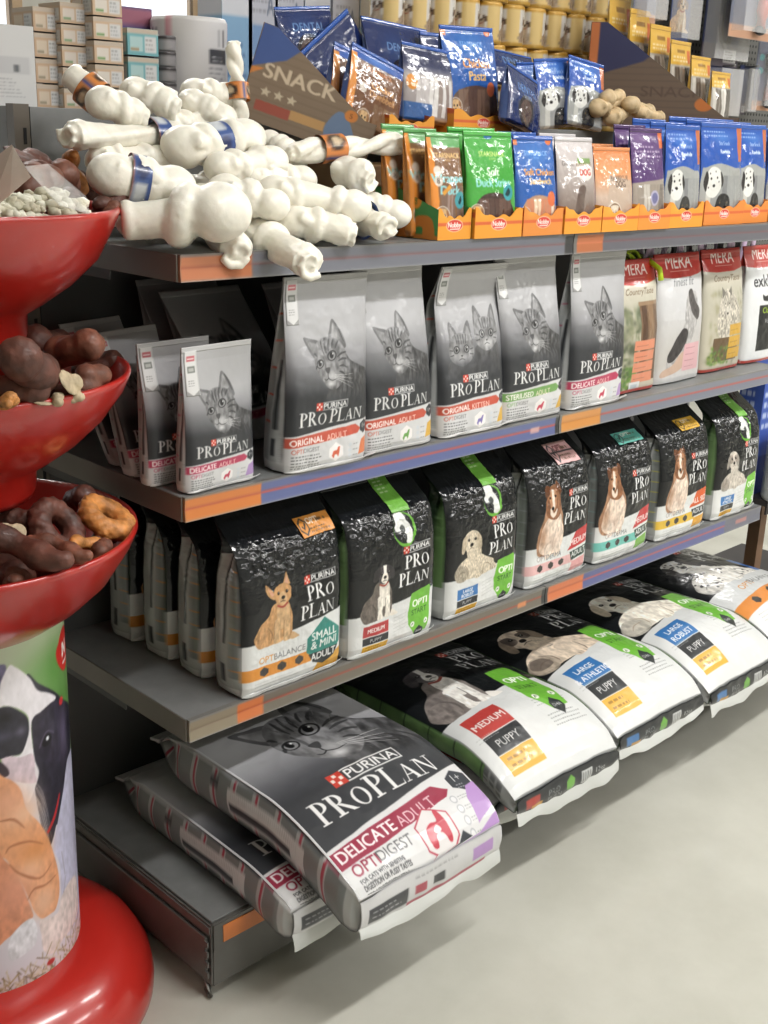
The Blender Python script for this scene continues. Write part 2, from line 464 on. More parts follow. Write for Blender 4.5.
# ------------------------------------------------------------------ printed animals (unit coordinates, drawn with Canvas.xf)
def cat_art(c, x, y, s, rot=0, flip=False, lite=0, body=True, fade=(45, 46, 50)):
    c.xf(x, y, s, rot, flip); L = lite
    g = lambda v: (v+L, v+L, v+L+2)
    if body:
        c.poly([(.75, .35), (1.3, -.05), (2.4, -.5), (3.4, -.9), (3.4, -2.6), (-.6, -2.6), (-.45, -1.7), (-.2, -1.05)], g(80), 1, True, .8, 3, 3/s)
        for k in range(9):
            a = .35+k*.3
            c.line([(a, -.55-.1*k), (a+.25, -1.0-.1*k), (a+.2, -1.6-.05*k)], [.02, .13, .04], g(45), .75, True)
        c.blob(.1, -1.55, .5, .4, g(120), .5)
    # ears
    c.poly([(-.02, .95), (.1, 1.5), (.28, 1.88), (.52, 1.7), (.86, 1.2), (1.0, .6), (.5, .6)], g(105), 1, True, .3, 4, 2/s)
    c.poly([(.18, 1.0), (.23, 1.45), (.33, 1.72), (.48, 1.5), (.66, 1.0)], g(150), .9, True, .4, 8, 3/s)
    c.line([(.46, 1.72), (.68, 1.35), (.88, .85)], [.03, .09, .05], g(50), .8, True)
    c.poly([(-.62, .95), (-1.12, 1.12), (-1.52, 1.2), (-1.38, .8), (-1.02, .25), (-.7, .5)], g(100), 1, True, .3, 5, 2/s)
    c.poly([(-.72, .8), (-1.1, .97), (-1.36, 1.05), (-1.2, .7), (-.98, .45)], g(155), .8, True, .4, 9, 3/s)
    # head
    c.poly([(-.75, .95), (-.3, 1.12), (.3, 1.05), (.75, .75), (1.02, .2), (.95, -.35), (.65, -.85), (.2, -1.2), (-.25, -1.12),
            (-.62, -.75), (-.98, -.3), (-1.06, .15), (-.98, .6)], g(116), 1, True, .6, 6, 3.4/s)
    c.blob(-.4, -.1, .36, .26, g(160), .55); c.blob(-.05, -.6, .42, .26, g(196), .85); c.blob(.45, -.65, .35, .28, g(150), .6)
    c.blob(.15, .25, .34, .28, g(165), .5); c.blob(-.72, .05, .24, .22, g(165), .45)
    # stripes
    for a in ((-.42, .38, -.52, 1.0), (-.28, .42, -.28, 1.08), (-.12, .48, -.02, 1.06), (.1, .62, .25, 1.02), (.3, .6, .52, .9)):
        c.line([(a[0], a[1]), ((a[0]+a[2])/2-.04, (a[1]+a[3])/2), (a[2], a[3])], [.03, .1, .05], g(48), .85, True)
    for a in ((.35, .2, .98, .38), (.4, .02, 1.0, .08), (.45, -.2, .95, -.3), (.4, -.42, .8, -.66), (-.85, .3, -1.02, .45), (-.9, -.1, -1.02, -.2)):
        c.line([(a[0], a[1]), ((a[0]+a[2])/2, (a[1]+a[3])/2+.06), (a[2], a[3])], [.03, .11, .05], g(50), .8, True)
    rr = random.Random(9)
    for k in range(26):
        a = rr.uniform(-.6, .75); b = rr.uniform(.3, .9); c.line([(a, b), (a*1.15, b+rr.uniform(.08, .2))], [.02, .045, .01], g(rr.choice([55, 70, 165])), .6)
    for k in range(30):
        a = rr.uniform(.3, 2.8); b = -.35*a-rr.uniform(.25, 1.2); c.line([(a, b), (a+.12, b-.22)], [.02, .08, .02], g(rr.choice([45, 50, 130])), .6)
    # eyes
    for ex, ey, r in ((-.72, 0, .2), (.05, .3, .24)):
        c.ell(ex, ey, r*1.2, r*.95, g(30), .95, .35); c.ell(ex, ey-.01, r*.95, r*.72, g(140), 1, .35); c.ell(ex-.02, ey+.02, r*.5, r*.6, (18, 18, 20)); c.ell(ex+.06, ey+.08, r*.16, r*.16, (225, 225, 225))
    c.line([(-.5, .3), (-.42, 0), (-.4, -.25)], [.05, .1, .08], g(70), .6, True)
    # nose + mouth
    c.poly([(-.45, -.24), (-.15, -.2), (-.2, -.4), (-.32, -.46)], g(70), 1, True)
    c.line([(-.3, -.45), (-.28, -.66), (-.05, -.78), (.25, -.72)], [.04, .05, .05, .02], g(50), .9, True)
    c.line([(-.28, -.66), (-.42, -.74), (-.55, -.66)], [.04, .04, .02], g(50), .9, True)
    c.blob(-.12, -.93, .26, .14, g(225), .8)
    for k in range(4): c.line([(.1, -.55-.05*k), (.7, -.6-.12*k), (1.3, -.62-.22*k)], [.02, .022, .01], (235, 235, 235), .7, True)
    c.xf()

def kitten_art(c, x, y, s, lite=30, flip=False):
    c.xf(x, y, s, 0, flip); L = lite
    g = lambda v: (v+L, v+L, v+L+2)
    c.poly([(-1, -.6), (-1.2, -1.6), (-1.0, -2.2), (1.2, -2.2), (1.2, -1.3), (.9, -.5)], g(85), 1, True, .5, 3, 2/s)
    for sx in (-1, 1):
        c.poly([(.25*sx, .75), (.62*sx, 1.5), (.9*sx, 1.62), (1.0*sx, .9), (1.0*sx, .3)], g(100), 1, True, .3, 5)
        c.poly([(.5*sx, .85), (.75*sx, 1.35), (.88*sx, .7)], g(150), .8, True)
    c.poly([(-1.1, .1), (-.85, .75), (0, 1), (.85, .75), (1.1, .1), (.9, -.55), (0, -.95), (-.9, -.55)], g(130), 1, True, .5, 6, 2.4/s)
    c.blob(0, -.5, .55, .3, g(200), .9)
    for k in (-.5, -.25, 0, .25, .5): c.line([(k*.8, .35), (k, .9)], [.06, .08], g(50), .8)
    for sx in (-1, 1):
        c.ell(.45*sx, .05, .25, .24, g(40)); c.ell(.45*sx, .05, .18, .18, g(160)); c.ell(.45*sx, .05, .1, .14, (20, 20, 20)); c.ell(.45*sx+.05, .12, .04, .04, (240, 240, 240))
        c.line([(.75*sx, .0), (1.05*sx, .05)], [.08, .04], g(50), .8); c.line([(.7*sx, -.25), (1.0*sx, -.3)], [.08, .04], g(50), .8)
    c.poly([(-.12, -.28), (.12, -.28), (0, -.42)], g(70)); c.line([(-.25, -.58), (0, -.5), (.25, -.58)], [.03, .05, .03], g(50), .9, True)
    c.xf()

def dog_sit(c, x, y, s, col=(196, 150, 104), chest=(222, 190, 150), dark=(60, 45, 38), ears='up', head=None, patch=None, flip=False, collar=(150, 60, 50)):
    """sitting dog, 1 unit tall, feet at y = 0"""
    c.xf(x, y, s, 0, flip); fs = 14/s
    hd = head or col
    sh = tuple(int(k*.72) for k in col)
    c.poly([(-.36, .02), (-.44, .16), (-.36, .34), (-.2, .46), (-.12, .62), (.12, .66), (.22, .5), (.26, .3), (.24, .04), (.05, .0), (-.2, -.03)], col, 1, True, .25, 2, fs)
    c.poly([(-.42, .03), (-.46, .16), (-.36, .29), (-.2, .26), (-.12, .1), (-.16, .0), (-.34, -.03)], col, 1, True, .35, 3, fs)
    c.line([(-.2, .28), (-.12, .16), (-.13, .04)], [.015, .03, .015], sh, .8, True)
    c.poly([(-.02, .62), (.16, .6), (.2, .42), (.16, .24), (.04, .2), (-.04, .4)], chest, .95, True, .2, 4, fs)
    if patch: c.poly([(-.38, .2), (-.34, .4), (-.16, .56), (-.1, .38), (-.16, .22), (-.28, .12)], patch, .95, True, .25, 5, fs)
    for lx in (-.02, .16):
        c.poly([(lx-.06, .36), (lx+.05, .36), (lx+.055, .06), (lx+.1, .0), (lx-.05, -.02), (lx-.06, .08)], chest, 1, True, .25, 6, fs)
        c.line([(lx-.06, .34), (lx-.06, .06)], [.012, .02], sh, .7)
    c.poly([(.26, .1), (.36, .04), (.4, -.01), (.24, -.02)], chest, 1, True)
    hx, hy = .06, .76
    if ears == 'up':
        c.poly([(hx-.14, hy+.04), (hx-.3, hy+.2), (hx-.26, hy+.02), (hx-.14, hy-.06)], hd, 1, True, .2, 7, fs); c.poly([(hx-.15, hy+.03), (hx-.25, hy+.14), (hx-.2, hy)], (210, 160, 140), .8)
        c.poly([(hx+.02, hy+.12), (hx+.1, hy+.33), (hx+.17, hy+.12)], hd, 1, False, .2, 8, fs); c.poly([(hx+.06, hy+.13), (hx+.1, hy+.27), (hx+.14, hy+.12)], (216, 170, 150), .8)
    c.poly([(hx-.16, hy+.02), (hx-.1, hy+.13), (hx+.04, hy+.16), (hx+.16, hy+.1), (hx+.18, hy-.04), (hx+.1, hy-.14), (hx, hy-.17), (hx-.1, hy-.13)], hd, 1, True, .2, 9, fs)
    if ears == 'flop':
        c.poly([(hx-.1, hy+.14), (hx-.22, hy+.08), (hx-.25, hy-.08), (hx-.17, hy-.1), (hx-.1, hy+.04)], dark, 1, True, .2, 10, fs)
        c.poly([(hx+.1, hy+.14), (hx+.22, hy+.06), (hx+.23, hy-.1), (hx+.15, hy-.1), (hx+.1, hy+.04)], dark, 1, True, .2, 11, fs)
    c.poly([(hx-.03, hy+.02), (hx+.05, hy+.02), (hx+.09, hy-.1), (hx+.02, hy-.17), (hx-.07, hy-.1)], chest, 1, True, .15, 12, fs)
    if ears == 'flop': c.poly([(hx-.02, hy+.15), (hx+.05, hy+.15), (hx+.04, hy), (hx-.02, hy)], (240, 236, 230), 1)
    for ex in (-.07, .09):
        c.ell(hx+ex, hy+.025, .026, .026, (20, 16, 14)); c.ell(hx+ex+.008, hy+.033, .008, .008, (230, 230, 230))
    c.ell(hx+.015, hy-.055, .036, .027, (22, 18, 18)); c.line([(hx-.04, hy-.12), (hx+.01, hy-.105), (hx+.06, hy-.12)], [.01, .015, .01], dark, .8)
    c.line([(hx-.1, hy-.16), (hx, hy-.2), (hx+.1, hy-.15)], [.03, .035, .03], collar, .9, True)
    c.xf()

def collie_art(c, x, y, s, flip=False, top=(136, 92, 64)):
    """long coated sitting collie, 1 unit tall"""
    c.xf(x, y, s, 0, flip); fs = 16/s
    cr = (226, 206, 190); tan = (160, 122, 96)
    c.poly([(-.3, .06), (-.34, .26), (-.26, .5), (-.16, .72), (.1, .78), (.2, .6), (.27, .36), (.25, .12), (.1, .02), (-.14, .0)], tan, 1, True, .35, 2, fs)
    c.poly([(-.2, .5), (-.07, .62), (.13, .6), (.25, .38), (.26, .14), (.12, .03), (-.12, .02), (-.28, .12), (-.27, .32)], cr, 1, True, .3, 3, fs)
    c.blob(-.22, .3, .09, .2, (140, 96, 66), .6); c.blob(.0, .18, .14, .12, (190, 164, 150), .6)
    for lx in (-.06, .15):
        c.poly([(lx-.05, .16), (lx+.05, .16), (lx+.07, .0), (lx-.06, -.03)], (226, 208, 194), 1, True, .25, 4, fs)
    c.poly([(-.17, .6), (-.16, .84), (-.06, .99), (.06, 1.0), (.13, .86), (.16, .62), (.05, .52)], top, 1, True, .3, 5, fs)
    c.poly([(-.15, .84), (-.2, .95), (-.16, 1.02), (-.06, .97)], (96, 58, 36), 1, True); c.poly([(.05, .99), (.1, 1.05), (.15, .96), (.12, .86)], (96, 58, 36), 1, True)
    c.poly([(-.1, .9), (0, .95), (.05, .88), (.04, .74), (-.02, .66), (-.09, .72)], (176, 130, 98), 1, True, .2, 6, fs)
    c.poly([(-.05, .92), (-.01, .93), (.01, .72), (-.04, .68)], (240, 228, 216), .9, True)
    c.poly([(-.08, .7), (-.02, .62), (.05, .68), (.04, .6), (-.04, .56), (-.1, .62)], (236, 222, 208), .9, True)
    c.ell(-.09, .84, .018, .016, (20, 14, 12)); c.ell(.03, .85, .018, .016, (20, 14, 12)); c.ell(-.04, .69, .03, .024, (18, 14, 14))
    c.xf()

def dog_lie(c, x, y, s, col=(225, 214, 196), dark=(150, 130, 110), spots=None, ears='flop', earcol=None, flip=False, mask=None, curly=False, rot=0):
    """lying puppy, about 1.3 units long and 1 tall, head at upper left"""
    c.xf(x, y, s, rot, flip); fs = (24 if curly else 12)/s; fr = .32 if curly else .26
    sh = tuple(int(k*.78) for k in col); er = earcol or sh
    c.poly([(-.5, .0), (-.58, .16), (-.46, .36), (-.2, .46), (.1, .5), (.36, .38), (.62, .26), (.66, .1), (.5, .0), (.1, -.03)], col, 1, True, fr, 2, fs)
    c.poly([(-.56, .0), (-.6, .2), (-.42, .32), (-.24, .2), (-.2, .02), (-.38, -.06)], sh, .9, True, fr, 3, fs)
    c.line([(-.3, .3), (-.2, .18), (-.2, .04)], [.01, .03, .02], dark, .6, True)
    c.poly([(.0, .3), (.2, .3), (.28, .1), (.26, -.04), (.06, -.06), (.0, .1)], col, 1, True, fr, 4, fs)
    c.poly([(.3, .22), (.5, .24), (.72, .14), (.76, .04), (.56, .0), (.34, .06)], col, 1, True, fr, 5, fs)
    c.line([(.28, .22), (.3, .06), (.28, -.02)], [.01, .025, .02], dark, .6, True)
    if mask:
        c.poly([(-.5, .06), (-.56, .2), (-.44, .3), (-.3, .22), (-.3, .06)], mask, .6, True, .3, 14, fs); c.poly([(-.1, .42), (.06, .47), (.16, .4), (.0, .34)], mask, .6, True, .3, 15, fs)
    c.line([(-.24, .48), (-.12, .4), (.02, .38), (.14, .44)], [.01, .035, .03, .01], dark, .55, True)
    c.line([(.3, .24), (.46, .2), (.6, .1)], [.01, .022, .01], dark, .55, True); c.line([(-.5, .1), (-.4, .16), (-.26, .14)], [.01, .02, .01], dark, .55, True)
    for px_ in (.58, .64, .7): c.line([(px_, .08), (px_+.02, .02)], [.008, .014], dark, .75)
    for px_ in (.1, .16, .22): c.line([(px_, .0), (px_+.01, -.05)], [.008, .012], dark, .8)
    c.poly([(-.16, .4), (.12, .36), (.2, .5), (.1, .7), (-.16, .72), (-.24, .55)], col, 1, True, fr, 6, fs)
    hx, hy = -.1, .78
    c.poly([(hx-.24, hy), (hx-.2, hy+.18), (hx-.02, hy+.25), (hx+.18, hy+.18), (hx+.23, hy), (hx+.16, hy-.18), (hx, hy-.24), (hx-.16, hy-.19)], col, 1, True, fr, 7, fs)
    if ears == 'flop':
        c.poly([(hx-.18, hy+.16), (hx-.3, hy+.06), (hx-.32, hy-.18), (hx-.24, hy-.22), (hx-.17, hy-.02)], er, 1, True, .2, 8, fs)
        c.poly([(hx+.15, hy+.17), (hx+.27, hy+.06), (hx+.29, hy-.16), (hx+.21, hy-.2), (hx+.14, hy-.02)], er, 1, True, .2, 9, fs)
    if mask:
        c.poly([(hx-.2, hy+.14), (hx-.06, hy+.14), (hx-.06, hy-.04), (hx-.2, hy-.06)], mask, .9, True, .3, 10, fs); c.poly([(hx+.06, hy+.12), (hx+.18, hy+.1), (hx+.18, hy-.05), (hx+.06, hy-.04)], mask, .8, True, .3, 11, fs)
    c.blob(hx, hy-.1, .12, .1, tuple(min(255, k+18) for k in col), .7)
    for ex in (-.1, .1): c.ell(hx+ex, hy+.05, .034, .032, (22, 18, 16)); c.ell(hx+ex+.01, hy+.06, .01, .01, (230, 230, 230))
    c.ell(hx, hy-.07, .055, .042, (26, 22, 22)); c.line([(hx-.08, hy-.16), (hx, hy-.13), (hx+.08, hy-.16)], [.01, .02, .01], dark, .8)
    if spots:
        rr = random.Random(5)
        for k in range(34):
            sx_, sy_ = rr.uniform(-.5, .65), rr.uniform(0, .42)
            if abs(sx_) > .35 and sy_ > .3: continue
            c.ell(sx_, sy_, rr.uniform(.015, .035), rr.uniform(.012, .026), spots)
        for k in range(12): c.ell(hx+rr.uniform(-.18, .18), hy+rr.uniform(-.05, .2), .018, .016, spots)
    c.xf()

def purina(c, x, y, h, w=None):
    """checker square + PURINA in a thin frame; x is the left edge of the square"""
    q = h*1.25
    c.rect(x, y-.15*h, x+q, y+q-.15*h, (198, 62, 48))
    for i in range(3):
        for j in range(3):
            if (i+j) % 2: c.rect(x+q*(.06+.3*i), y-.15*h+q*(.06+.3*j), x+q*(.3+.3*i), y-.15*h+q*(.3+.3*j), (238, 226, 220))
    e = 0
    wl = c.text('PURINA', x+q*1.18, y+.08*h, h*.82, (236, 236, 236), wide=1.18, bold=.02)
    x1 = x+q*1.18+wl+.25*h
    t = max(.12*h, .7/c.n)
    c.rect(x+q, y+q-.15*h-t, x1, y+q-.15*h, (225, 225, 225)); c.rect(x1-t, y-.15*h, x1, y+q-.15*h, (225, 225, 225)); c.rect(x+q, y-.15*h, x1, y-.15*h+t, (225, 225, 225))
    return x1

def hexa(c, x, y, rx, ry, col, al=1, e=.45):
    c.poly([(x-rx, y+ry*e), (x-rx, y-ry*e), (x, y-ry), (x+rx, y-ry*e), (x+rx, y+ry*e), (x, y+ry)], col, al)
def optihex(c, x, y, w, h):
    """green OPTI START shield with the dark foot badge; x, y = centre"""
    G = (112, 182, 62)
    c.poly([(x-w*.5, y+.06*h), (x-w*.38, y+h*.43), (x+w*.42, y+h*.5), (x+w*.5, y+h*.44), (x+w*.5, y-.12*h), (x+w*.36, y-h*.42), (x-w*.16, y-h*.44), (x-w*.44, y-h*.2)], G, 1)
    c.text('OPTI', x+.04*w, y+.13*h, w*.22, (245, 250, 240), align='c', bold=.06, wide=1.05)
    c.text('START', x+.02*w, y-.03*h, w*.17, (40, 80, 30), align='c', wide=1.0)
    for sx_ in (-.26, .3):
        c.ell(x+sx_*w, y-.22*h, w*.085, w*.09, (232, 238, 226)); c.line([(x+sx_*w-.04*w, y-.24*h), (x+sx_*w, y-.2*h), (x+sx_*w+.03*w, y-.23*h)], w*.03, (80, 110, 70))
    hexa(c, x+.03*w, y-.4*h, w*.19, h*.12, (38, 44, 46), 1, .3); c.text('DHA', x+.03*w, y-.42*h, w*.09, (230, 230, 230), align='c')

GREY = (74, 76, 80)
def cat_front(W, H, ribbon, rcol, second, kind='cat', n=8, tail='hex', purple=False, cs=None, dark=(48, 50, 54), drop=.0):
    c = Canvas(W, H, n, (170, 170, 173))
    h = H
    c.vgrad([(0, (198, 198, 200)), (.16*h, (198, 198, 200)), (.161*h, dark), (.38*h, dark), (.47*h, (96, 97, 101)), (.58*h, (142, 142, 146)), (.7*h, (172, 172, 175)), (h, (178, 178, 181))])
    u = cs or W*.195
    if kind == 'kitten':
        kitten_art(c, .29*W, .5*h, W*.165, 0); kitten_art(c, .68*W, .575*h, W*.17, 0)
        for x_ in (.3, .68): c.blob(x_*W, .42*h, W*.22, .04*h, (70, 71, 76), .6)
    else:
        cat_art(c, .48*W, .555*h, u)
    m = np.clip((.43*h-c.gy)/(.1*h), 0, 1)[..., None]*((c.gy > .161*h)[..., None])
    c.a = c.a*(1-m)+np.array(dark)*m
    x1 = purina(c, .29*W, .318*h, .058*W)
    c.text('PRo', .1*W, .238*h, .128*W, (228, 228, 228), 'serif', sp=-.02); c.text('PLan', .455*W, .238*h, .128*W, (228, 228, 228), 'serif', sp=-.02)
    # white foot, ribbon
    c.poly([(0, 0), (W, 0), (W, .232*h), (.5*W, .215*h), (0, .19*h)], (206, 206, 208))
    c.poly([(0, .13*h), (.82*W, .155*h), (.86*W, .18*h), (.80*W, .205*h), (.4*W, .197*h), (0, .182*h)], rcol)
    w1 = c.text(ribbon, .03*W, .14*h, .056*W, (246, 240, 238), rot=.02*1.6, wide=1.0, bold=.03)
    c.text(second, .03*W+w1+.04*W, .145*h, .054*W, (250, 226, 216), rot=.03)
    c.text('OPTI', .04*W, .098*h, .042*W, rcol); c.text('DIGEST', .17*W, .1*h, .038*W, (110, 110, 112))
    c.lines(.04*W, .078*h, .40*W, 3, .017*h, (90, 90, 92), h=.012*W, al=.8, seed=3); c.lines(.04*W, .028*h, .4*W, 2, .014*h, (100, 100, 100), h=.012*W, al=.7, seed=8)
    return c, rcol

def cat_icons(c, W, h, col, tail, hexcol=(46, 50, 56)):
    hexa(c, .55*W, .075*h, .085*W, .052*h, (236, 232, 232), 1); 
    t = col
    c.poly([(.5*W, .055*h), (.52*W, .08*h), (.56*W, .082*h), (.58*W, .1*h), (.6*W, .1*h), (.59*W, .07*h), (.575*W, .045*h), (.56*W, .06*h), (.535*W, .06*h), (.52*W, .04*h)], t, 1)
    for k in range(3):
        c.ell(.72*W, .1*h-k*.03*h, .022*W, .011*h, (200, 205, 212)); c.lines(.76*W, .096*h-k*.03*h, .1*W, 1, 1, (140, 140, 145), h=.01*W)
    hexa(c, .915*W, .185*h, .06*W, .04*h, hexcol); c.text('1+', .915*W, .177*h, .045*W, (225, 225, 225), align='c')
    if tail: c.poly([(.83*W, .035*h), (.88*W, .115*h), (W, .135*h), (W, .04*h)], tail, 1)

def ladder_art(n=10):
    c = Canvas(3, 9.5, n, (214, 214, 214))
    c.rect(.0, 0, .12, 9.5, (150, 150, 150)); c.rect(2.88, 0, 3, 9.5, (150, 150, 150))
    c.rect(.5, 7.3, 2.5, 8.5, (196, 110, 118)); c.rect(.7, 7.75, 2.3, 8.0, (236, 220, 220))
    c.rect(.6, 4.9, 2.4, 6.3, (120, 124, 120)); c.rect(.85, 5.2, 2.1, 5.9, (176, 178, 174)); c.lines(.6, 3.1, 1.8, 3, .5, (120, 120, 120), h=.16)
    c.poly([(0, 0), (1.5, 0), (0, 1.2)], (150, 150, 150)); c.poly([(1.5, 0), (3, 0), (3, 1.2)], (150, 150, 150))
    return c
def cat_side(D, H, rcol, n=6, base=(176, 178, 178), big=False):
    c = Canvas(D, H, n, base)
    if big:
        nb = 9
        for k in range(nb):
            y = H*(.04+.1*k)
            c.rect(0, y, D, y+H*.07, (120, 124, 124)); c.rect(0, y+H*.076, D, y+H*.086, rcol)
        c.rect(D*.25, H*.2, D*.8, H*.55, (206, 206, 206)); c.lines(D*.3, H*.53, D*.2, 34, H*.009, (150, 150, 150), h=.12)
        c.rect(D*.55, H*.26, D*.7, H*.54, (40, 42, 46)); c.rect(D*.2, H*.6, D*.4, H*.64, (60, 62, 66))
    else:
        c.rect(.3*D, .22*H, .5*D, .58*H, (44, 46, 50)); c.rect(.35*D, .08*H, .55*D, .17*H, (60, 62, 66))
        c.rect(.65*D, 0, D, .8*H, (150, 153, 153))
        for k in range(5): c.rect(.62*D, (.25+.14*k)*H, D, (.26+.14*k)*H, rcol)
        c.lines(.05*D, .2*H, .25*D, 12, .012*H, (140, 140, 140), h=.12); c.rect(0, 0, D, .05*H, (200, 200, 200))
    return c

def dog_front(W, H, foot, draw, kind='puppy', lab=None, labcol=None, band=None, n=8, second='ADULT', tailcol=None, big=False, text_x=.55, text_y=.5, footv=.36):
    """black foil dog food front; lower foot white"""
    c = Canvas(W, H, n, (21, 23, 26)); h = H
    for k in range(26):
        rr = random.Random(k+int(W*10)); c.blob(rr.uniform(0, W), rr.uniform(footv*h, h), .2*W, .06*h, (27, 30, 33) if k % 2 else (17, 19, 21), .5)
    c.poly([(0, 0), (W, 0), (W, footv*h*1.08), (.6*W, footv*h*1.0), (.25*W, footv*h*.93), (0, footv*h*.9)], (216, 218, 218))
    c.blob(.3*W, footv*h*.4, .4*W, .1*h, (228, 228, 228), .5)
    draw(c)
    ts = .118*W if not big else .115*W
    tx, ty = text_x*W, text_y*h
    c.text('PRo', tx+.07*W, ty+ts*1.2, ts, (238, 238, 238), 'serif', sp=-.04); c.text('PLan', tx, ty, ts, (238, 238, 238), 'serif', sp=-.05)
    purina(c, tx+.05*W, ty+ts*2.42, .052*W)
    if kind == 'puppy':
        optihex(c, .79*W if not big else .76*W, .155*h if not big else .335*h, .28*W, .3*h if not big else .36*h)
    return c
def label_stack(c, x0, x1, y0, y1, txt, col, yc=(222, 172, 60), skew=0.0):
    a = y0+(y1-y0)*.58; b = y0+(y1-y0)*.28
    c.rect(x0-.1, y0-.1, x1+.1, y1+.1, (226, 226, 226))
    c.rect(x0, a+.1, x1, y1, col); c.rect(x0, b+.1, x1, a-.1, (44, 46, 50)); c.rect(x0, y0, x1, b-.1, yc)
    hh = (y1-y0)
    if isinstance(txt, str): c.text(txt, (x0+x1)/2, a+hh*.14, min(hh*.15, (x1-x0)*.17), (236, 230, 228), align='c', bold=.03)
    else:
        for i, t in enumerate(txt): c.text(t, (x0+x1)/2, a+hh*(.23-.17*i), min(hh*.13, (x1-x0)*.15), (236, 236, 240), align='c', bold=.03)
    c.text('PUPPY', (x0+x1)/2, b+hh*.085, min(hh*.13, (x1-x0)*.16), (225, 225, 225), align='c')
    c.lines(x0+.12*(x1-x0), b-hh*.1, .7*(x1-x0), 2, hh*.09, (150, 110, 40), h=hh*.035)
def dog_side(D, H, kind, n=6):
    c = Canvas(D, H, n, (170, 172, 170))
    if kind == 'green':
        c.a[:] = (98, 130, 80)
        for k in range(7):
            y = H*(.14+.125*k); c.rect(0, y, D, y+.006*H, (50, 66, 44)); c.blob(D*.5, y+.06*H, D*.5, .04*H, (122, 154, 98), .6)
        c.rect(0, 0, D, .13*H, (150, 152, 152)); c.lines(.1*D, .11*H, .7*D, 3, .03*H, (90, 92, 94), h=.02*H)
    elif kind == 'puppy':
        c.rect(0, .36*H, D, H, (44, 60, 44)); c.rect(0, .2*H, .4*D, .75*H, (98, 126, 82)); c.rect(0, 0, D, .12*H, (196, 198, 196))
        c.rect(.5*D, .1*H, .62*D, .3*H, (52, 56, 58))
    else:
        c.rect(0, .74*H, D, H, (34, 36, 39)); c.rect(.42*D, .28*H, .58*D, .8*H, (36, 38, 40)); c.rect(.42*D, .07*H, .6*D, .17*H, (50, 52, 54))
        c.rect(.0, .0, D, .04*H, (200, 200, 200)); c.rect(0, .1*H, .3*D, .72*H, (120, 124, 122))
        for k in range(8): c.rect(0, (.14+.075*k)*H, .3*D, (.145+.075*k)*H, {'orange': (214, 130, 60), 'pink': (150, 150, 160), 'teal': (120, 150, 150), 'yellow': (200, 190, 70)}[kind])
        c.lines(.62*D, .7*H, .3*D, 40, .014*H, (140, 142, 140), h=.1)
    return c
# ------------------------------------------------------------------ shelf levels
Z1, Z2, Z3, ZB = 1.3442, .9531, .5460, .1639     # upper faces of the shelves
PRINT = mat('print_matte', attr='Print', rough=.42, coat=.15, bump=.12, bscale=420, bdist=.0006)
FOIL = mat('print_foil', attr='Print', rough=.13, coat=.12, bump=.3, bscale=110, bdist=.001, spec=.4)
SATIN = mat('print_satin', attr='Print', rough=.3, coat=.3, bump=.2, bscale=200, bdist=.0008)
CARD = mat('print_card', attr='Print', rough=.6, bump=.05, bscale=500, bdist=.0004)

def bend(z0, ang, rad=.03, lean=0.0, xs=0.0):
    """lean a pouch back above local height z0 by ang; xs = sideways drift of the top"""
    def f(V):
        V = V.copy(); z = V[:, 2].copy(); y = V[:, 1].copy()
        t = np.clip((z-z0)/rad, 0, None)
        a = np.minimum(t, 1)*ang
        # integrate arc then straight
        zz = np.where(z < z0, z, np.where(t < 1, z0+rad/ang*np.sin(a) if abs(ang) > 1e-6 else z, 0))
        dy = np.where(z < z0, 0, np.where(t < 1, rad/ang*(1-np.cos(a)) if abs(ang) > 1e-6 else 0, 0))
        if abs(ang) > 1e-6:
            far = t >= 1
            zz = np.where(far, z0+rad/ang*math.sin(ang)+(z-z0-rad)*math.cos(ang), zz)
            dy = np.where(far, rad/ang*(1-math.cos(ang))+(z-z0-rad)*math.sin(ang), dy)
        V[:, 1] = y*np.where(t > 0, np.cos(a), 1)+dy+lean*zz
        V[:, 2] = zz+np.where(t > 0, -y*np.sin(a)*-1, 0)*0
        V[:, 0] += xs*np.clip(z/ max(1e-6, z.max()), 0, 1)**1.5
        return V
    return f

CATBAGS = 'grey cat food bags on the second shelf'
def cat_bag(x0, x1, yf, H, art, side, label, seed, rot=0.0, lean=.03, xs=.02, flap=None, D=.085, group=CATBAGS, wr=.004, z=Z2, ladder=(.02, .15, .76, .985), name='cat_food_bag'):
    W = x1-x0
    post = bend(flap[0], flap[1], .025, lean, xs) if flap else bend(9, 0, .03, lean, xs)
    b = Bag(W, H, D, art, side, (170, 171, 172), n=8.5, bulge=.008, wr=wr, wscale=.075, post=post, seed=seed, gus=.55,
            dprof=lambda v: np.interp(v, [0, .04, .3, .55, .9, 1], [.9, 1, .97, .72, .07, .04]), wprof=lambda v: np.interp(v, [0, .1, .5, .8, 1], [.98, .98, .96, .985, 1.0]))
    o = link(name, b.mesh, None, [PRINT])
    tag(o, label, 'bag', group)
    o.location = ((x0+x1)/2, yf+D/2, z+.003); o.rotation_euler.z = rot
    link('top_seal', b.patch(.002, .998, .962, 1.0, None, (190, 190, 191), .0007, 6, .0003, back=True), o, [PRINT])
    if ladder: link('size_label', b.patch(*ladder, art=ladder_art(), off=.0012, n=9), o, [PRINT])
    link('bottom_seal', b.patch(.0, 1.0, -.004, .016, None, (206, 206, 206), .0022, 6, .0), o, [PRINT])
    return o, b

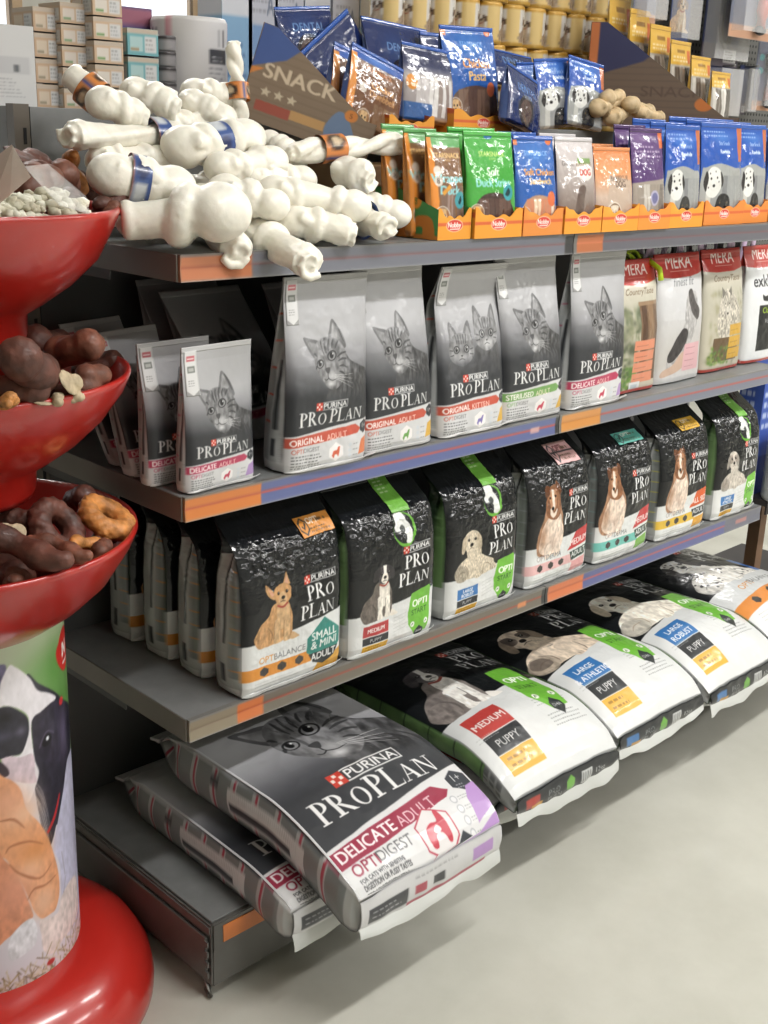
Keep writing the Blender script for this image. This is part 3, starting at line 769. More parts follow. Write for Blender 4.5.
RED = (190, 84, 66); MAG = (178, 62, 92); GRN = (116, 160, 92)
def mk_cat(W, H, rib, rc, sec, icon, tail, kind='cat', cs=None, dark=(48, 50, 54)):
    c, _ = cat_front(W*100, H*100, rib, rc, sec, kind, 8.5, cs=cs, dark=dark)
    cat_icons(c, W*100, H*100, icon, tail); return c
AMB = (206, 164, 70)
sideR = cat_side(8.5, 34, RED); sideG = cat_side(8.5, 34, GRN); sideM = cat_side(8.5, 34, (160, 90, 110))
cat_bag(.216, .414, -.012, .335, mk_cat(.198, .335, 'ORIGINAL', RED, 'ADULT', (206, 96, 70), (206, 120, 80)), sideR,
        'grey cat food bag with a red ORIGINAL ADULT ribbon, beside the small pink-ribbon bags', 11, xs=.03, wr=.006)
cat_bag(.416, .606, .0, .34, mk_cat(.19, .34, 'ORIGINAL', RED, 'ADULT', (110, 160, 84), AMB), sideR,
        'grey cat food bag with an orange-red ORIGINAL ADULT ribbon, left neighbour of the two-kittens bag', 12, xs=.0, wr=.004, lean=.05)
cat_bag(.622, .822, -.004, .335, mk_cat(.2, .335, 'ORIGINAL', RED, 'KITTEN', (130, 120, 180), AMB, 'kitten'), sideR,
        'grey cat food bag printed with two kittens and folded at the top', 13, xs=.035, flap=(.245, -.35), lean=.12, wr=.005)
cat_bag(.824, 1.028, .002, .338, mk_cat(.204, .338, 'STERILISED', GRN, 'ADULT', (198, 70, 92), AMB), sideG,
        'grey cat food bag with a green ribbon and a creased cat face', 14, xs=.0, wr=.006, lean=.05)
cat_bag(1.042, 1.25, -.002, .338, mk_cat(.208, .338, 'DELICATE', MAG, 'ADULT', (190, 70, 92), (170, 140, 190)), sideM,
        'tall grey cat food bag with a pink DELICATE ribbon beside the red-topped bags', 15, xs=.03, wr=.004, lean=.03)
# the small pink-ribbon bags at the shelf end
SM = 'small grey cat food bags with a pink ribbon at the shelf end'
smart = mk_cat(.15, .236, 'DELICATE', MAG, 'ADULT', (190, 70, 92), (170, 140, 190), cs=3.2)
smside = cat_side(4, 24, (160, 90, 110))
def small_bag(x, y, rot, lean, label, seed, z=Z2, xs=.0):
    return cat_bag(x, x+.15, y, .236, smart, smside, label, seed, rot, lean, xs, None, .04, SM, .003, z, (.03, .2, .67, .97))[0]
small_bag(.012, .005, .06, .05, 'small grey cat food bag with a pink ribbon, frontmost at the shelf end', 21, xs=.015)
small_bag(-.012, .075, .05, .05, 'small grey cat food bag half hidden behind the frontmost small pink-ribbon bag', 22)
small_bag(-.005, .15, .2, .32, 'small grey cat food bag in the shade leaning behind the two front small bags', 23)
small_bag(.01, .225, .25, .5, 'small grey cat food bag deepest in the shade at the shelf end', 24)
# filler bags lying behind the tall row
c_dark, _ = cat_front(20, 30, 'DELICATE', MAG, 'ADULT', n=4)
for k, (x, y, ang, lab) in enumerate(((.19, .21, .55, 'grey cat food bag slumped in the shade behind the first tall bag'), (.2, .33, .35, 'grey cat food bag at the very back behind the first tall bag'),
                               (.42, .2, .5, 'grey cat food bag in the shade behind the second tall bag'))):
    b = Bag(.2, .3, .08, c_dark, None, (150, 150, 152), n=4, post=bend(.14, ang, .05, .05, .0), seed=60+k, wr=.006)
    o = link('cat_food_bag', b.mesh, None, [PRINT]); tag(o, lab, 'bag', CATBAGS); o.location = (x+.1, y+.04, Z2+.003); o.rotation_euler.z = .1
    link('top_seal', b.patch(.002, .998, .96, 1.0, None, (190, 190, 191), .0007, 4, .0, back=True), o, [PRINT])

# ------------------------------------------------------------------ red topped bags
def mera_front(W, H, kind, n=8):
    c = Canvas(W, H, n, (214, 208, 196)); h = H; RD = (186, 52, 44)
    if kind == 'black': c.a[:] = (222, 224, 226)
    elif kind == 'horse': c.a[:] = (206, 206, 208)
    if kind in ('country', 'wolf'):
        c.vgrad([(0, (196, 188, 172)), (.1*h, (190, 184, 166)), (.66*h, (188, 184, 168)), (.8*h, (206, 200, 186)), (h, (206, 200, 186))])
    if kind == 'country':
        rr = random.Random(2)
        for k in range(120):
            g = rr.choice([(92, 104, 76), (120, 126, 96), (150, 150, 124), (70, 78, 60)]); c.blob(rr.uniform(0, .5)*W, rr.uniform(.03, .66)*h, rr.uniform(.3, 1.2), rr.uniform(.3, 1.6), g, .7)
        for k in range(60):
            c.blob(rr.uniform(0, .42)*W, rr.uniform(.02, .2)*h, .7, .5, rr.choice([(80, 120, 50), (110, 140, 60), (60, 84, 40)]), .8)
        c.rect(.46*W, .08*h, W, .67*h, (118, 92, 70)); c.rect(.5*W, .08*h, .62*W, .66*h, (86, 62, 46)); c.rect(.66*W, .08*h, .8*W, .66*h, (138, 110, 84)); c.rect(.84*W, .08*h, W, .62*h, (100, 76, 58)); c.rect(.44*W, .66*h, W, .69*h, (150, 124, 98))
        for k in range(4): c.rect(.34*W, (.07+.085*k)*h, (.86)*W, (.145+.085*k)*h, (214, 138, 108)); c.lines(.38*W, (.1+.085*k)*h, .4*W, 1, 1, (120, 70, 56), h=.14)
        c.rect(.3*W, 0, .56*W, .08*h, (220, 222, 224)); c.rect(.34*W, .02*h, .5*W, .06*h, (190, 200, 206))
        c.text('CountryTaste', .5*W, .745*h, .085*W, (112, 92, 70), align='c', shear=.2)
    elif kind == 'horse':
        c.vgrad([(0, (214, 214, 216)), (.15*h, (190, 186, 182)), (.6*h, (204, 204, 206)), (h, (214, 214, 216))])
        c.poly([(.2*W, .1*h), (.42*W, .2*h), (.66*W, .32*h), (.78*W, .5*h), (.82*W, .68*h), (.62*W, .7*h), (.5*W, .6*h), (.42*W, .4*h), (.22*W, .22*h)], (178, 176, 176), 1, True, .3, 3, 1)
        c.poly([(.6*W, .69*h), (.7*W, .72*h), (.78*W, .62*h), (.86*W, .55*h), (.78*W, .48*h), (.66*W, .54*h)], (78, 74, 74), 1, True, .4, 4, 1)
        c.poly([(.42*W, .42*h), (.56*W, .38*h), (.46*W, .24*h), (.26*W, .16*h), (.2*W, .22*h)], (58, 54, 56), 1, True, .3, 5, 1)
        c.poly([(.1*W, .05*h), (.5*W, .1*h), (.66*W, .2*h), (.5*W, .24*h), (.3*W, .14*h), (.1*W, .1*h)], (196, 168, 150), 1, True)
        c.rect(.52*W, .08*h, .9*W, .3*h, (214, 170, 176))
        for k in range(4): c.lines(.56*W, (.26-.05*k)*h, .3*W, 1, 1, (150, 96, 104), h=.15)
        c.text('finest fit', .5*W, .755*h, .1*W, (120, 122, 126), align='c', shear=.25)
    elif kind == 'wolf':
        rr = random.Random(4)
        for k in range(120):
            c.blob(rr.uniform(.1, 1)*W, rr.uniform(.06, .66)*h, rr.uniform(.4, 1.2), rr.uniform(.3, 1.2), rr.choice([(150, 150, 120), (124, 122, 100), (166, 160, 134)]), .6)
        c.poly([(.3*W, .3*h), (.26*W, .5*h), (.36*W, .64*h), (.5*W, .68*h), (.66*W, .62*h), (.82*W, .5*h), (.84*W, .34*h), (.6*W, .28*h)], (186, 180, 168), 1, True, .5, 5, 1.5)
        c.poly([(.36*W, .6*h), (.36*W, .7*h), (.44*W, .65*h)], (120, 116, 108)); c.poly([(.5*W, .66*h), (.58*W, .7*h), (.58*W, .62*h)], (120, 116, 108))
        c.blob(.47*W, .5*h, 1.0, 1.2, (210, 206, 196), .8); c.ell(.42*W, .56*h, .25, .22, (40, 36, 32)); c.ell(.53*W, .56*h, .25, .22, (40, 36, 32)); c.ell(.47*W, .48*h, .4, .3, (40, 36, 34))
        c.rect(.2*W, .08*h, .84*W, .28*h, (104, 84, 62))
        for k in range(50): c.blob(rr.uniform(.1, .6)*W, rr.uniform(.06, .2)*h, .6, .5, rr.choice([(90, 130, 56), (70, 96, 44), (130, 150, 70)]), .8)
        for k in range(3): c.rect(.56*W, (.09+.1*k)*h, .94*W, (.18+.1*k)*h, (204, 160, 58)); c.lines(.6*W, (.13+.1*k)*h, .3*W, 1, 1, (120, 86, 30), h=.14)
        c.text('CountryTaste', .5*W, .745*h, .08*W, (112, 92, 70), align='c', shear=.2)
    else:
        c.text('exklusiv', .52*W, .66*h, .17*W, (52, 52, 54), align='c', bold=.02)
        c.rect(.26*W, .1*h, W, .5*h, (36, 38, 40)); c.text('Classic Cat', .63*W, .43*h, .085*W, (170, 206, 60), align='c', bold=.02); c.text('Vollkost', .6*W, .34*h, .07*W, (225, 225, 225), align='c')
        c.poly([(.36*W, .54*h), (.34*W, .59*h), (.4*W, .575*h), (.5*W, .585*h), (.52*W, .61*h), (.55*W, .54*h)], (44, 44, 46), 1, True)
        c.text('2', .9*W, .14*h, .1*W, (220, 220, 220), align='c'); c.text('kg', .8*W, .14*h, .06*W, (220, 220, 220), align='c')
    c.poly([(0, .83*h), (.3*W, .815*h), (.7*W, .82*h), (W, .845*h), (W, h), (0, h)], RD)
    c.text('MERA', .5*W, .885*h, .16*W, (238, 226, 222), align='c', bold=.015, shear=.1); c.line([(.28*W, .865*h), (.7*W, .865*h)], .12, (226, 180, 170))
    c.rect(0, 0, W, .025*h, (176, 66, 56) if kind != 'horse' else (206, 206, 206))
    return c
MG = 'red-topped pet food bags on the second shelf'
for i, (x0, x1, yf, kind, H, lab) in enumerate(((1.262, 1.432, .03, 'country', .31, 'red-topped pet food bag with a wooden door picture and salmon colour boxes'),
        (1.45, 1.655, .04, 'horse', .315, 'red-topped pet food bag with a pale animal picture and a pink text block'),
        (1.69, 1.885, .055, 'wolf', .315, 'red-topped pet food bag with a grey animal picture and yellow boxes'),
        (1.915, 2.1, .06, 'black', .315, 'white and black pet food bag with a red top and green lettering'))):
    W = x1-x0
    sd = Canvas(6, 30, 5, (206, 206, 206) if kind in ('horse', 'black') else (186, 180, 164)); sd.rect(0, 25, 6, 30, (176, 52, 44)); sd.rect(0, 0, 6, 1, (176, 66, 56)); sd.lines(1, 18, 4, 20, .6, (130, 130, 128), h=.14)
    b = Bag(W, H, .06, mera_front(W*100, H*100, kind), sd, (200, 60, 50), n=8, bulge=.01, wr=.004, wscale=.07, post=bend(.285, .25, .03, .06, .01), seed=70+i,
            dprof=lambda v: np.interp(v, [0, .04, .5, .8, .93, 1], [.9, 1, .97, .6, .07, .04]))
    o = link('pet_food_bag', b.mesh, None, [SATIN]); tag(o, lab, 'bag', MG); o.location = ((x0+x1)/2, yf+.03, Z2+.003)
    link('top_seal', b.patch(.002, .998, .962, 1.0, None, (182, 54, 46), .0007, 6, .0003, back=True), o, [SATIN])

# ------------------------------------------------------------------ black dog food bags on the third shelf
DB = 'black foil dog food bags on the third shelf'
TEAL = (52, 128, 118); ORG = (214, 142, 62); PNK = (222, 178, 178); YEL = (216, 178, 66)
def sticker_art(col, W=8, H=3.2, two=False, n=9):
    c = Canvas(W, H, n, col)
    hexa(c, .16*W, .5*H, .13*W, .46*H, (50, 52, 54), 1, .4); hexa(c, .16*W, .5*H, .1*W, .36*H, col, 1, .4); c.line([(.11*W, .52*H), (.15*W, .36*H), (.23*W, .66*H)], .3, (40, 40, 42))
    c.text('OPTI', .3*W, .55*H, .3*H, (250, 240, 230) if col != PNK else (120, 60, 66), bold=.03)
    c.lines(.3*W, .3*H, .62*W, 2, .16*H, (90, 70, 50), h=.07*H); c.lines(.6*W, .6*H, .34*W, 1, 1, (90, 70, 50), h=.14*H)
    if two: c.rect(.05*W, .47*H, W, .53*H, (34, 36, 38))
    return c
def strap_art(n=8):
    c = Canvas(6, 12, n, (112, 176, 66)); c.poly([(0, 0), (6, 0), (6, .2), (0, .2)], (90, 150, 50))
    for k in range(5): c.lines(.8, 10.6-k*1.2, 4.4, 1, 1, (220, 236, 206), h=.45)
    return c
def puphead_art(n=10):
    c = Canvas(7, 7, n, (34, 37, 40)); c.ell(3.5, 3.2, 3.3, 3.2, (112, 176, 66)); c.ell(3.3, 3.3, 2.9, 2.9, (34, 37, 40))
    c.poly([(1.4, 6.2), (2.6, 6.9), (3.8, 6.4), (4.4, 5.0), (5.4, 3.6), (5.6, 1.6), (4.8, .4), (3.2, .8), (3.6, 2.2), (2.6, 3.0), (1.0, 3.2), (.6, 4.0), (1.2, 4.8)], (222, 224, 222), 1, True)
    c.poly([(2.2, 3.6), (3.2, 4.2), (3.8, 3.2), (3.0, 2.6)], (60, 64, 64), .9, True); return c
def dog_bag(x0, x1, yf, art, side, label, seed, sticker=None, strap=False, rot=0.0, H=.355, D=.095, fold=.255, ang=.9, y_=None):
    W = x1-x0
    b = Bag(W, H, D, art, side, (36, 38, 42), n=8, bulge=.004, wr=.005, wscale=.07, rnd=.2, foil=.0055, foil_v=(.46, .74), fscale=.014, post=bend(fold, ang, .04, .02, .01), seed=seed, gus=.5,
            dprof=lambda v: np.interp(v, [0, .05, .45, .62, .75, .92, 1], [.88, 1, 1, .86, .5, .06, .04]), wprof=lambda v: np.interp(v, [0, .1, .5, .8, 1], [.97, .98, .98, .99, 1.0]))
    o = link('dog_food_bag', b.mesh, None, [FOIL]); tag(o, label, 'bag', DB)
    o.location = ((x0+x1)/2, yf+D/2, Z3+.0035); o.rotation_euler.z = rot
    link('top_seal', b.patch(.002, .998, .955, 1.0, None, (38, 40, 44), .0008, 5, .0004, back=True), o, [FOIL])
    link('bottom_seal', b.patch(.0, 1.0, -.004, .02, None, (206, 208, 208), .003, 6, 0), o, [FOIL])
    if sticker: link('sticker', b.patch(*sticker[1], art=sticker_art(sticker[0], two=sticker[2] if len(sticker) > 2 else False), off=.004, n=10), o, [PRINT])
    if strap:
        link('strap_print', b.patch(.52, .72, .76, .99, art=strap_art(), off=.003, n=8), o, [PRINT])
    return o
Wd, Hd = 24, 35.5
def adult_bits(c, W, H, bandc, labt, labc, darkc=(44, 46, 50)):
    c.rect(0, .085*H, .74*W, .15*H, bandc); c.text('OPTI', .14*W, .165*H, .052*W, ORG if bandc == ORG else (160, 150, 150)); c.text('DERMA' if bandc != ORG else 'BALANCE', .285*W, .165*H, .05*W, (110, 112, 114))
    for k in range(3): hexa(c, (.19+.17*k)*W, .117*H, .042*W, .026*H, (64, 60, 58), 1, .4)
    c.lines(.1*W, .06*H, .5*W, 3, .018*H, (150, 152, 152), h=.1)
def fr_small():
    def d(c):
        dog_sit(c, .32*Wd, .26*Hd, 12.0, (190, 146, 100), (206, 170, 128), (70, 50, 40), 'up')
        adult_bits(c, Wd, Hd, ORG, '', None)
        c.poly([(.68*Wd, .0), (.72*Wd, .06*Hd), (W_, .11*Hd), (W_, 0)], (210, 158, 70))
        hexa(c, .785*Wd, .18*Hd, .18*Wd, .135*Hd, TEAL, 1, .3); c.poly([(.625*Wd, .125*Hd), (.945*Wd, .125*Hd), (.9*Wd, .075*Hd), (.785*Wd, .045*Hd), (.67*Wd, .075*Hd)], (44, 50, 52))
        c.text('SMALL', .785*Wd, .2*Hd, .066*Wd, (228, 234, 232), align='c', bold=.03); c.text('& MINI', .785*Wd, .148*Hd, .066*Wd, (228, 234, 232), align='c', bold=.03); c.text('ADULT', .785*Wd, .082*Hd, .058*Wd, (226, 226, 226), align='c', bold=.03)
    W_ = Wd
    return dog_front(Wd, Hd, None, d, 'adult', text_x=.53, text_y=.335, footv=.31)
def fr_pup(draw, txt, col):
    def d(c):
        draw(c); label_stack(c, .13*Wd, .42*Wd, .01*Hd, .175*Hd, txt, col); c.lines(.48*Wd, .17*Hd, .2*Wd, 5, .022*Hd, (150, 152, 152), h=.1, slope=.1)
    c = dog_front(Wd, Hd, None, d, 'puppy', text_x=.52, text_y=.345, footv=.265); 
    c.xf(.47*Wd, .58*Hd, .95); c.ell(3.5, 3.2, 3.4, 3.4, (104, 170, 62)); c.ell(3.2, 3.5, 3.0, 2.9, (32, 35, 38))
    c.poly([(1.4, 6.2), (2.6, 6.9), (3.8, 6.4), (4.4, 5.0), (5.4, 3.6), (5.6, 1.6), (4.8, .4), (3.2, .8), (3.6, 2.2), (2.6, 3.0), (1.0, 3.2), (.6, 4.0), (1.2, 4.8)], (222, 224, 222), 1, True)
    c.poly([(2.2, 3.6), (3.2, 4.2), (3.8, 3.2), (3.0, 2.6)], (60, 64, 64), .9, True); c.xf()
    return c
def fr_collie(bandc, lc, txt, dk, flip=False, sx=.34):
    def d(c):
        collie_art(c, sx*Wd, .19*Hd, 16.5, flip); adult_bits(c, Wd, Hd, bandc, '', None)
        c.poly([(.62*Wd, .18*Hd), (.98*Wd, .205*Hd), (1.0*Wd, .33*Hd), (.74*Wd, .3*Hd)], lc); c.text(txt, .81*Wd, .215*Hd, .058*Wd, (238, 230, 228), align='c', bold=.02, rot=.08)
        c.poly([(.66*Wd, .165*Hd), (.98*Wd, .185*Hd), (.94*Wd, .12*Hd), (.7*Wd, .1*Hd)], dk); c.text('ADULT', .82*Wd, .13*Hd, .055*Wd, (226, 226, 226), align='c', bold=.02, rot=.08)
        c.poly([(.7*Wd, .02*Hd), (.72*Wd, .09*Hd), (.95*Wd, .11*Hd), (.95*Wd, .03*Hd)], {PNK: (216, 160, 160), TEAL: (120, 170, 80), YEL: (216, 160, 60)}.get(bandc if bandc in (PNK, YEL) else TEAL))
    return dog_front(Wd, Hd, None, d, 'adult', text_x=.53, text_y=.37, footv=.29)
sd = {k: dog_side(9.5, 35.5, k) for k in ('orange', 'pink', 'teal', 'yellow', 'puppy')}
smallart = fr_small()
dog_bag(.115, .362, -.01, smallart, sd['orange'], 'black dog food bag with a teal SMALL and MINI hexagon and a sitting tan dog', 31, (ORG, (.62, .97, .755, .85)), rot=.02, ang=.75)
for k, (y, lab) in enumerate(((.112, 'black dog food bag directly behind the front teal-hexagon bag at the shelf end'), (.225, 'third bag deep in the file of black dog food bags at the shelf end'), (.338, 'black dog food bag last in the shelf-end file, against the back panel'))):
    dog_bag(.112-.004*k, .355-.004*k, y-.012, smallart, sd['orange'], lab, 32+k, None, rot=.03*(1 if k % 2 else -1), fold=.24)
dog_bag(.374, .616, -.014, fr_pup(lambda c: dog_sit(c, .32*Wd, .2*Hd, 11.8, (104, 96, 90), (230, 224, 214), (50, 48, 50), 'flop', (70, 66, 68)), 'MEDIUM', (176, 62, 64)), sd['puppy'],
        'upright black puppy food bag with a red MEDIUM label and a black and white puppy', 41, None, True)
dog_bag(.664, .9, .0, fr_pup(lambda c: dog_lie(c, .34*Wd, .235*Hd, 10.2, (206, 194, 174), (110, 96, 80), earcol=(190, 176, 154), curly=True), ('LARGE', 'ROBUST'), (62, 116, 178)), sd['puppy'],
        'black puppy food bag with a blue label and a curly cream puppy, standing upright', 42, None, True)
dog_bag(.938, 1.172, .004, fr_collie(PNK, (186, 56, 58), 'MEDIUM', (44, 66, 58)), sd['pink'],
        'black dog food bag with a pink band and a long-haired collie, pink double sticker above', 43, (PNK, (.5, .86, .76, .9), True))
dog_bag(1.2, 1.432, .002, fr_collie((112, 186, 176), (186, 56, 58), 'MEDIUM', (44, 66, 58), sx=.26), sd['teal'],
        'black dog food bag with a mint band and a brown collie, teal sticker above', 44, ((92, 172, 160), (.45, .9, .78, .86)))
dog_bag(1.466, 1.7, .0, fr_collie(YEL, (206, 96, 54), 'ALL SIZE', (44, 48, 52), sx=.34), sd['yellow'],
        'black dog food bag with a yellow band and an orange ALL SIZE label', 45, ((214, 168, 56), (.45, .85, .77, .85)))
dog_bag(1.742, 1.97, .0, fr_pup(lambda c: dog_lie(c, .34*Wd, .235*Hd, 10.0, (196, 188, 178), (120, 110, 100), mask=(150, 140, 130)), ('LARGE', 'ATHLETIC'), (62, 116, 178)), sd['puppy'],
        'black puppy food bag with a blue label at the far end of the third shelf', 46, None, True)

# ------------------------------------------------------------------ big bags lying on the bottom shelf
BIG = 'large bags lying on the bottom shelf'
def lay(xc, yf, zc, y0=-.065, k=.55, tilt=0.0, yaw=0.0, wav=.004, seed=0, backlift=.0):
    def f(V):
        x, y, z = V[:, 0], V[:, 1], V[:, 2]
        X = x*math.cos(yaw)-z*math.sin(yaw); Y = yf+z*math.cos(yaw)+x*math.sin(yaw)
        h = np.clip(y0-Y, 0, None)
        Z = zc-y-k*h**1.6+tilt*(Y-yf)+backlift*np.clip(Y-.2, 0, None)**2
        Z = Z+wav*vnoise(X/.14+seed, Y/.14, seed)
        return np.stack([xc+X, Y-.25*(-y)*h, Z], 1)
    return f
def big_bag(W, H, D, art, side, label, xc, yf, zc, seed, kind='dog', k=.55, tilt=0.0, yaw=0.0, wr=.005, n=8, panel=None, lip=(206, 208, 206), bulge=None):
    post = lay(xc, yf, zc, k=k, tilt=tilt, yaw=yaw, seed=seed)
    b = Bag(W, H, D, art, side, (60, 62, 66), n=n, bulge=bulge or (.024 if kind == 'dog' else .009), wr=wr, wscale=.11, foil=.0012 if kind == 'dog' else 0.0, foil_v=(0, .2), fscale=.04, post=post, seed=seed, gus=.8, rnd=.25 if kind == 'dog' else .06,
            dprof=lambda v: np.interp(v, [0, .025, .06, .8, .9, .955, 1], [.62, .85, 1, 1, .62, .08, .04]) if kind == 'dog' else np.interp(v, [0, .02, .06, .8, .9, .95, 1], [.7, .9, 1, 1, .62, .08, .03]),
            wprof=lambda v: np.interp(v, [0, .05, .85, .96, 1], [.97, 1, 1, .93, .97]))
    o = link('dog_food_sack' if kind == 'dog' else 'cat_food_sack', b.mesh, None, [SATIN if kind == 'dog' else PRINT]); tag(o, label, 'sack', BIG)
    link('top_seal', b.patch(.003, .997, .965, 1.0, None, (58, 60, 64) if kind == 'dog' else (186, 186, 188), .0012, 5, .0004, back=True), o, [PRINT])
    if True:
        # printed block bottom and the loose white seam under it
        nu, nv = 120, 24
        U, T = np.meshgrid(np.linspace(0.005, .995, nu), np.linspace(.04, .96, nv))
        F = b.front(U, 0*U); B = b.back(U, 0*U)
        P = F*(1-T[..., None])+B*T[..., None]; P[..., 2] = -.004-.006*np.sin(PI*T)-.003*vnoise(U*14, T*3, seed)
        P2 = P.copy(); P2[..., 2] += .002
        Vv = post(np.vstack([P.reshape(-1, 3), P2.reshape(-1, 3)])); K = panel.sample(U, 1-T).reshape(-1, 3)
        Q = grid_quads(nv, nu); link('bottom_panel', mesh_np('p', Vv, np.vstack([Q, Q[:, ::-1]+nu*nv]), np.vstack([K, K])), o, [SATIN])
        U, T = np.meshgrid(np.linspace(0.0, 1, 90), np.linspace(0, 1, 8))
        Bk = b.back(U, 0*U); Bk[..., 2] = -.006-.008*np.sin(T*1.4)*(1+.9*vnoise(U*7, T, seed+3)); Bk[..., 1] = Bk[..., 1]+.022*T*(1+1.0*vnoise(U*6, 0*U, seed+9))-.012
        P2 = Bk.copy(); P2[..., 1] += .0016
        Vv = post(np.vstack([Bk.reshape(-1, 3), P2.reshape(-1, 3)])); Q = grid_quads(8, 90)
        link('bottom_seam', mesh_np('p', Vv, np.vstack([Q, Q[:, ::-1]+720]), np.ones((1440, 3))*lin(lip)), o, [PRINT])
    if kind == 'cat': link('edge_seam', b.patch(.0, .012, .0, .93, None, (206, 206, 208), .0022, 10, .0), o, [PRINT])
    return o
# the grey cat sacks
Wc, Hc = 38.5, 64.0
def big_cat():
    c = Canvas(Wc, Hc, 8, (190, 190, 192)); h = Hc; W = Wc
    dark = (50, 52, 57)
    c.vgrad([(0, (214, 214, 215)), (.215*h, (214, 214, 215)), (.216*h, dark), (.40*h, dark), (.49*h, (92, 93, 98)), (.6*h, (150, 150, 154)), (.75*h, (190, 190, 193)), (h, (196, 196, 198))])
    cat_art(c, .55*W, .635*h, 9.2, 0)
    m = np.clip((.455*h-c.gy)/(.09*h), 0, 1)[..., None]*((c.gy > .216*h)[..., None]); c.a = c.a*(1-m)+np.array(dark)*m
    purina(c, .31*W, .385*h, 2.7)
    c.text('PRo', .1*W, .288*h, 5.2, (232, 232, 232), 'serif', sp=-.02); c.text('PLan', .45*W, .288*h, 5.2, (232, 232, 232), 'serif', sp=-.02)
    c.poly([(0, 0), (W, 0), (W, 0.2898*h), (.85*W, 0.2772*h), (.5*W, 0.252*h), (.2*W, 0.231*h), (0, 0.2201*h)], (216, 216, 217))
    cr = (150, 38, 66)
    c.poly([(0, 0.1554*h), (.3*W, 0.1638*h), (.78*W, 0.1974*h), (.82*W, 0.2167*h), (.74*W, 0.2453*h), (.4*W, 0.2268*h), (0, 0.2083*h)], cr)
    w1 = c.text('DELICATE', .04*W, 0.1705*h, 2.3, (240, 232, 234), rot=.05, bold=.04); c.text('ADULT', .04*W+w1+.9, 0.1798*h, 2.2, (226, 190, 198), rot=.07)
    w1 = c.text('OPTI', .06*W, 0.1243*h, 2.0, cr, bold=.02); c.text('DIGEST', .06*W+w1+.1, 0.1268*h, 1.9, (84, 84, 88), rot=.02)
    for k, t in enumerate(('FOR CATS WITH SENSITIVE', 'DIGESTION OR FUSSY TASTES', 'FOR ADULT CATS WITH A', 'SENSITIVE DIGESTION', 'WITH TURKEY')): c.text(t, .06*W, 0.1058*h-k*0.01428*h, .62, (70, 70, 74), bold=.03)
    hx, hy = .6*W, 0.1302*h
    hexa(c, hx, hy, 4.3, 4.6, (180, 60, 80)); hexa(c, hx, hy, 4.0, 4.3, (222, 218, 218))
    c.poly([(hx-2.8, hy-1.8), (hx-2.4, hy+.6), (hx-.6, hy+1.6), (hx+1.0, hy+1.4), (hx+1.6, hy+3.2), (hx+2.4, hy+3.0), (hx+2.8, hy+.6), (hx+2.4, hy-2), (hx+1.4, hy-2.2), (hx+.8, hy-.6), (hx-.8, hy-.6), (hx-1.6, hy-2.2)], (190, 54, 72), 1, True)
    c.poly([(hx-.8, hy+.1), (hx+.4, hy+.9), (hx+1.0, hy), (hx, hy-.5)], (232, 220, 220), 1, True)
    for k in range(4): c.ell(.8*W, 0.1806*h-k*2.0, .8, .8, (170, 172, 178)); c.ell(.8*W, 0.1806*h-k*2.0, .6, .6, (222, 222, 224)); c.lines(.83*W, 0.1806*h-k*2.0, .1*W, 2, .5, (140, 140, 144), h=.18)
    hexa(c, .92*W, 0.231*h, 2.6, 2.5, (46, 50, 58)); c.text('1+', .92*W, 0.2285*h, 1.7, (225, 225, 225), align='c'); c.lines(.88*W, 0.2142*h, 2.6, 2, .6, (190, 190, 196), h=.22)
    c.poly([(.86*W, 0.1008*h), (.88*W, 0.168*h), (.93*W, 0.2058*h), (W, 0.2142*h), (W, 0.126*h)], (176, 138, 196)); c.poly([(.8*W, 0.0336*h), (.84*W, 0.084*h), (W, 0.1092*h), (W, 0.042*h)], (176, 138, 196))
    hexa(c, .74*W, 0.0714*h, 1.9, 2.0, (46, 50, 58)); c.text('1+', .74*W, 0.06552*h, 1.3, (225, 225, 225), align='c')
    c.text('PURINA', .08*W, 0.0462*h, 1.4, (150, 150, 152)); c.rect(.06*W, 0.0168*h, .3*W, 0.0378*h, (52, 54, 58)); c.rect(.3*W, 0.0168*h, .8*W, 0.0252*h, (170, 60, 76)); c.lines(.34*W, 0.0504*h, .3*W, 2, 1.0, (160, 160, 162), h=.3)
    k = int(5.6*c.n); c.a[:-k] = c.a[k:].copy(); c.a[-k:] = c.a[-k-1:-k]
    return c
bc = big_cat(); bcs = cat_side(9.5, 64, (166, 60, 78), 7, big=True)
pcat = Canvas(38.5, 8, 7, (206, 206, 208)); pcat.rect(2, 2, 12, 5.5, (50, 52, 58)); pcat.lines(3, 4.2, 8, 2, 1.2, (190, 190, 194), h=.4); pcat.rect(12, 1.2, 34, 2.0, (170, 60, 78)); pcat.rect(14, 3, 17, 5, (170, 70, 84)); pcat.rect(19, 3, 22, 5, (60, 62, 66)); pcat.rect(30, 3, 36, 6, (176, 138, 196)); pcat.lines(14, 6.3, 16, 1, 1, (150, 150, 154), h=.4)
CS = 'grey cat food sack with a crimson DELICATE ADULT band'
big_bag(.375, .60, .085, bc, bcs, 'grey striped cat food sack, lower of the two lying stacked at the shelf end', .262, -.195, .2125, 51, 'cat', k=.6, yaw=-.03, bulge=.005, panel=pcat)
big_bag(.385, .63, .098, bc, bcs, 'grey cat food sack with a large crimson DELICATE ADULT band, on top of its stack', .320, -.305, .3160, 52, 'cat', k=.72, tilt=.02, yaw=.0, panel=pcat)
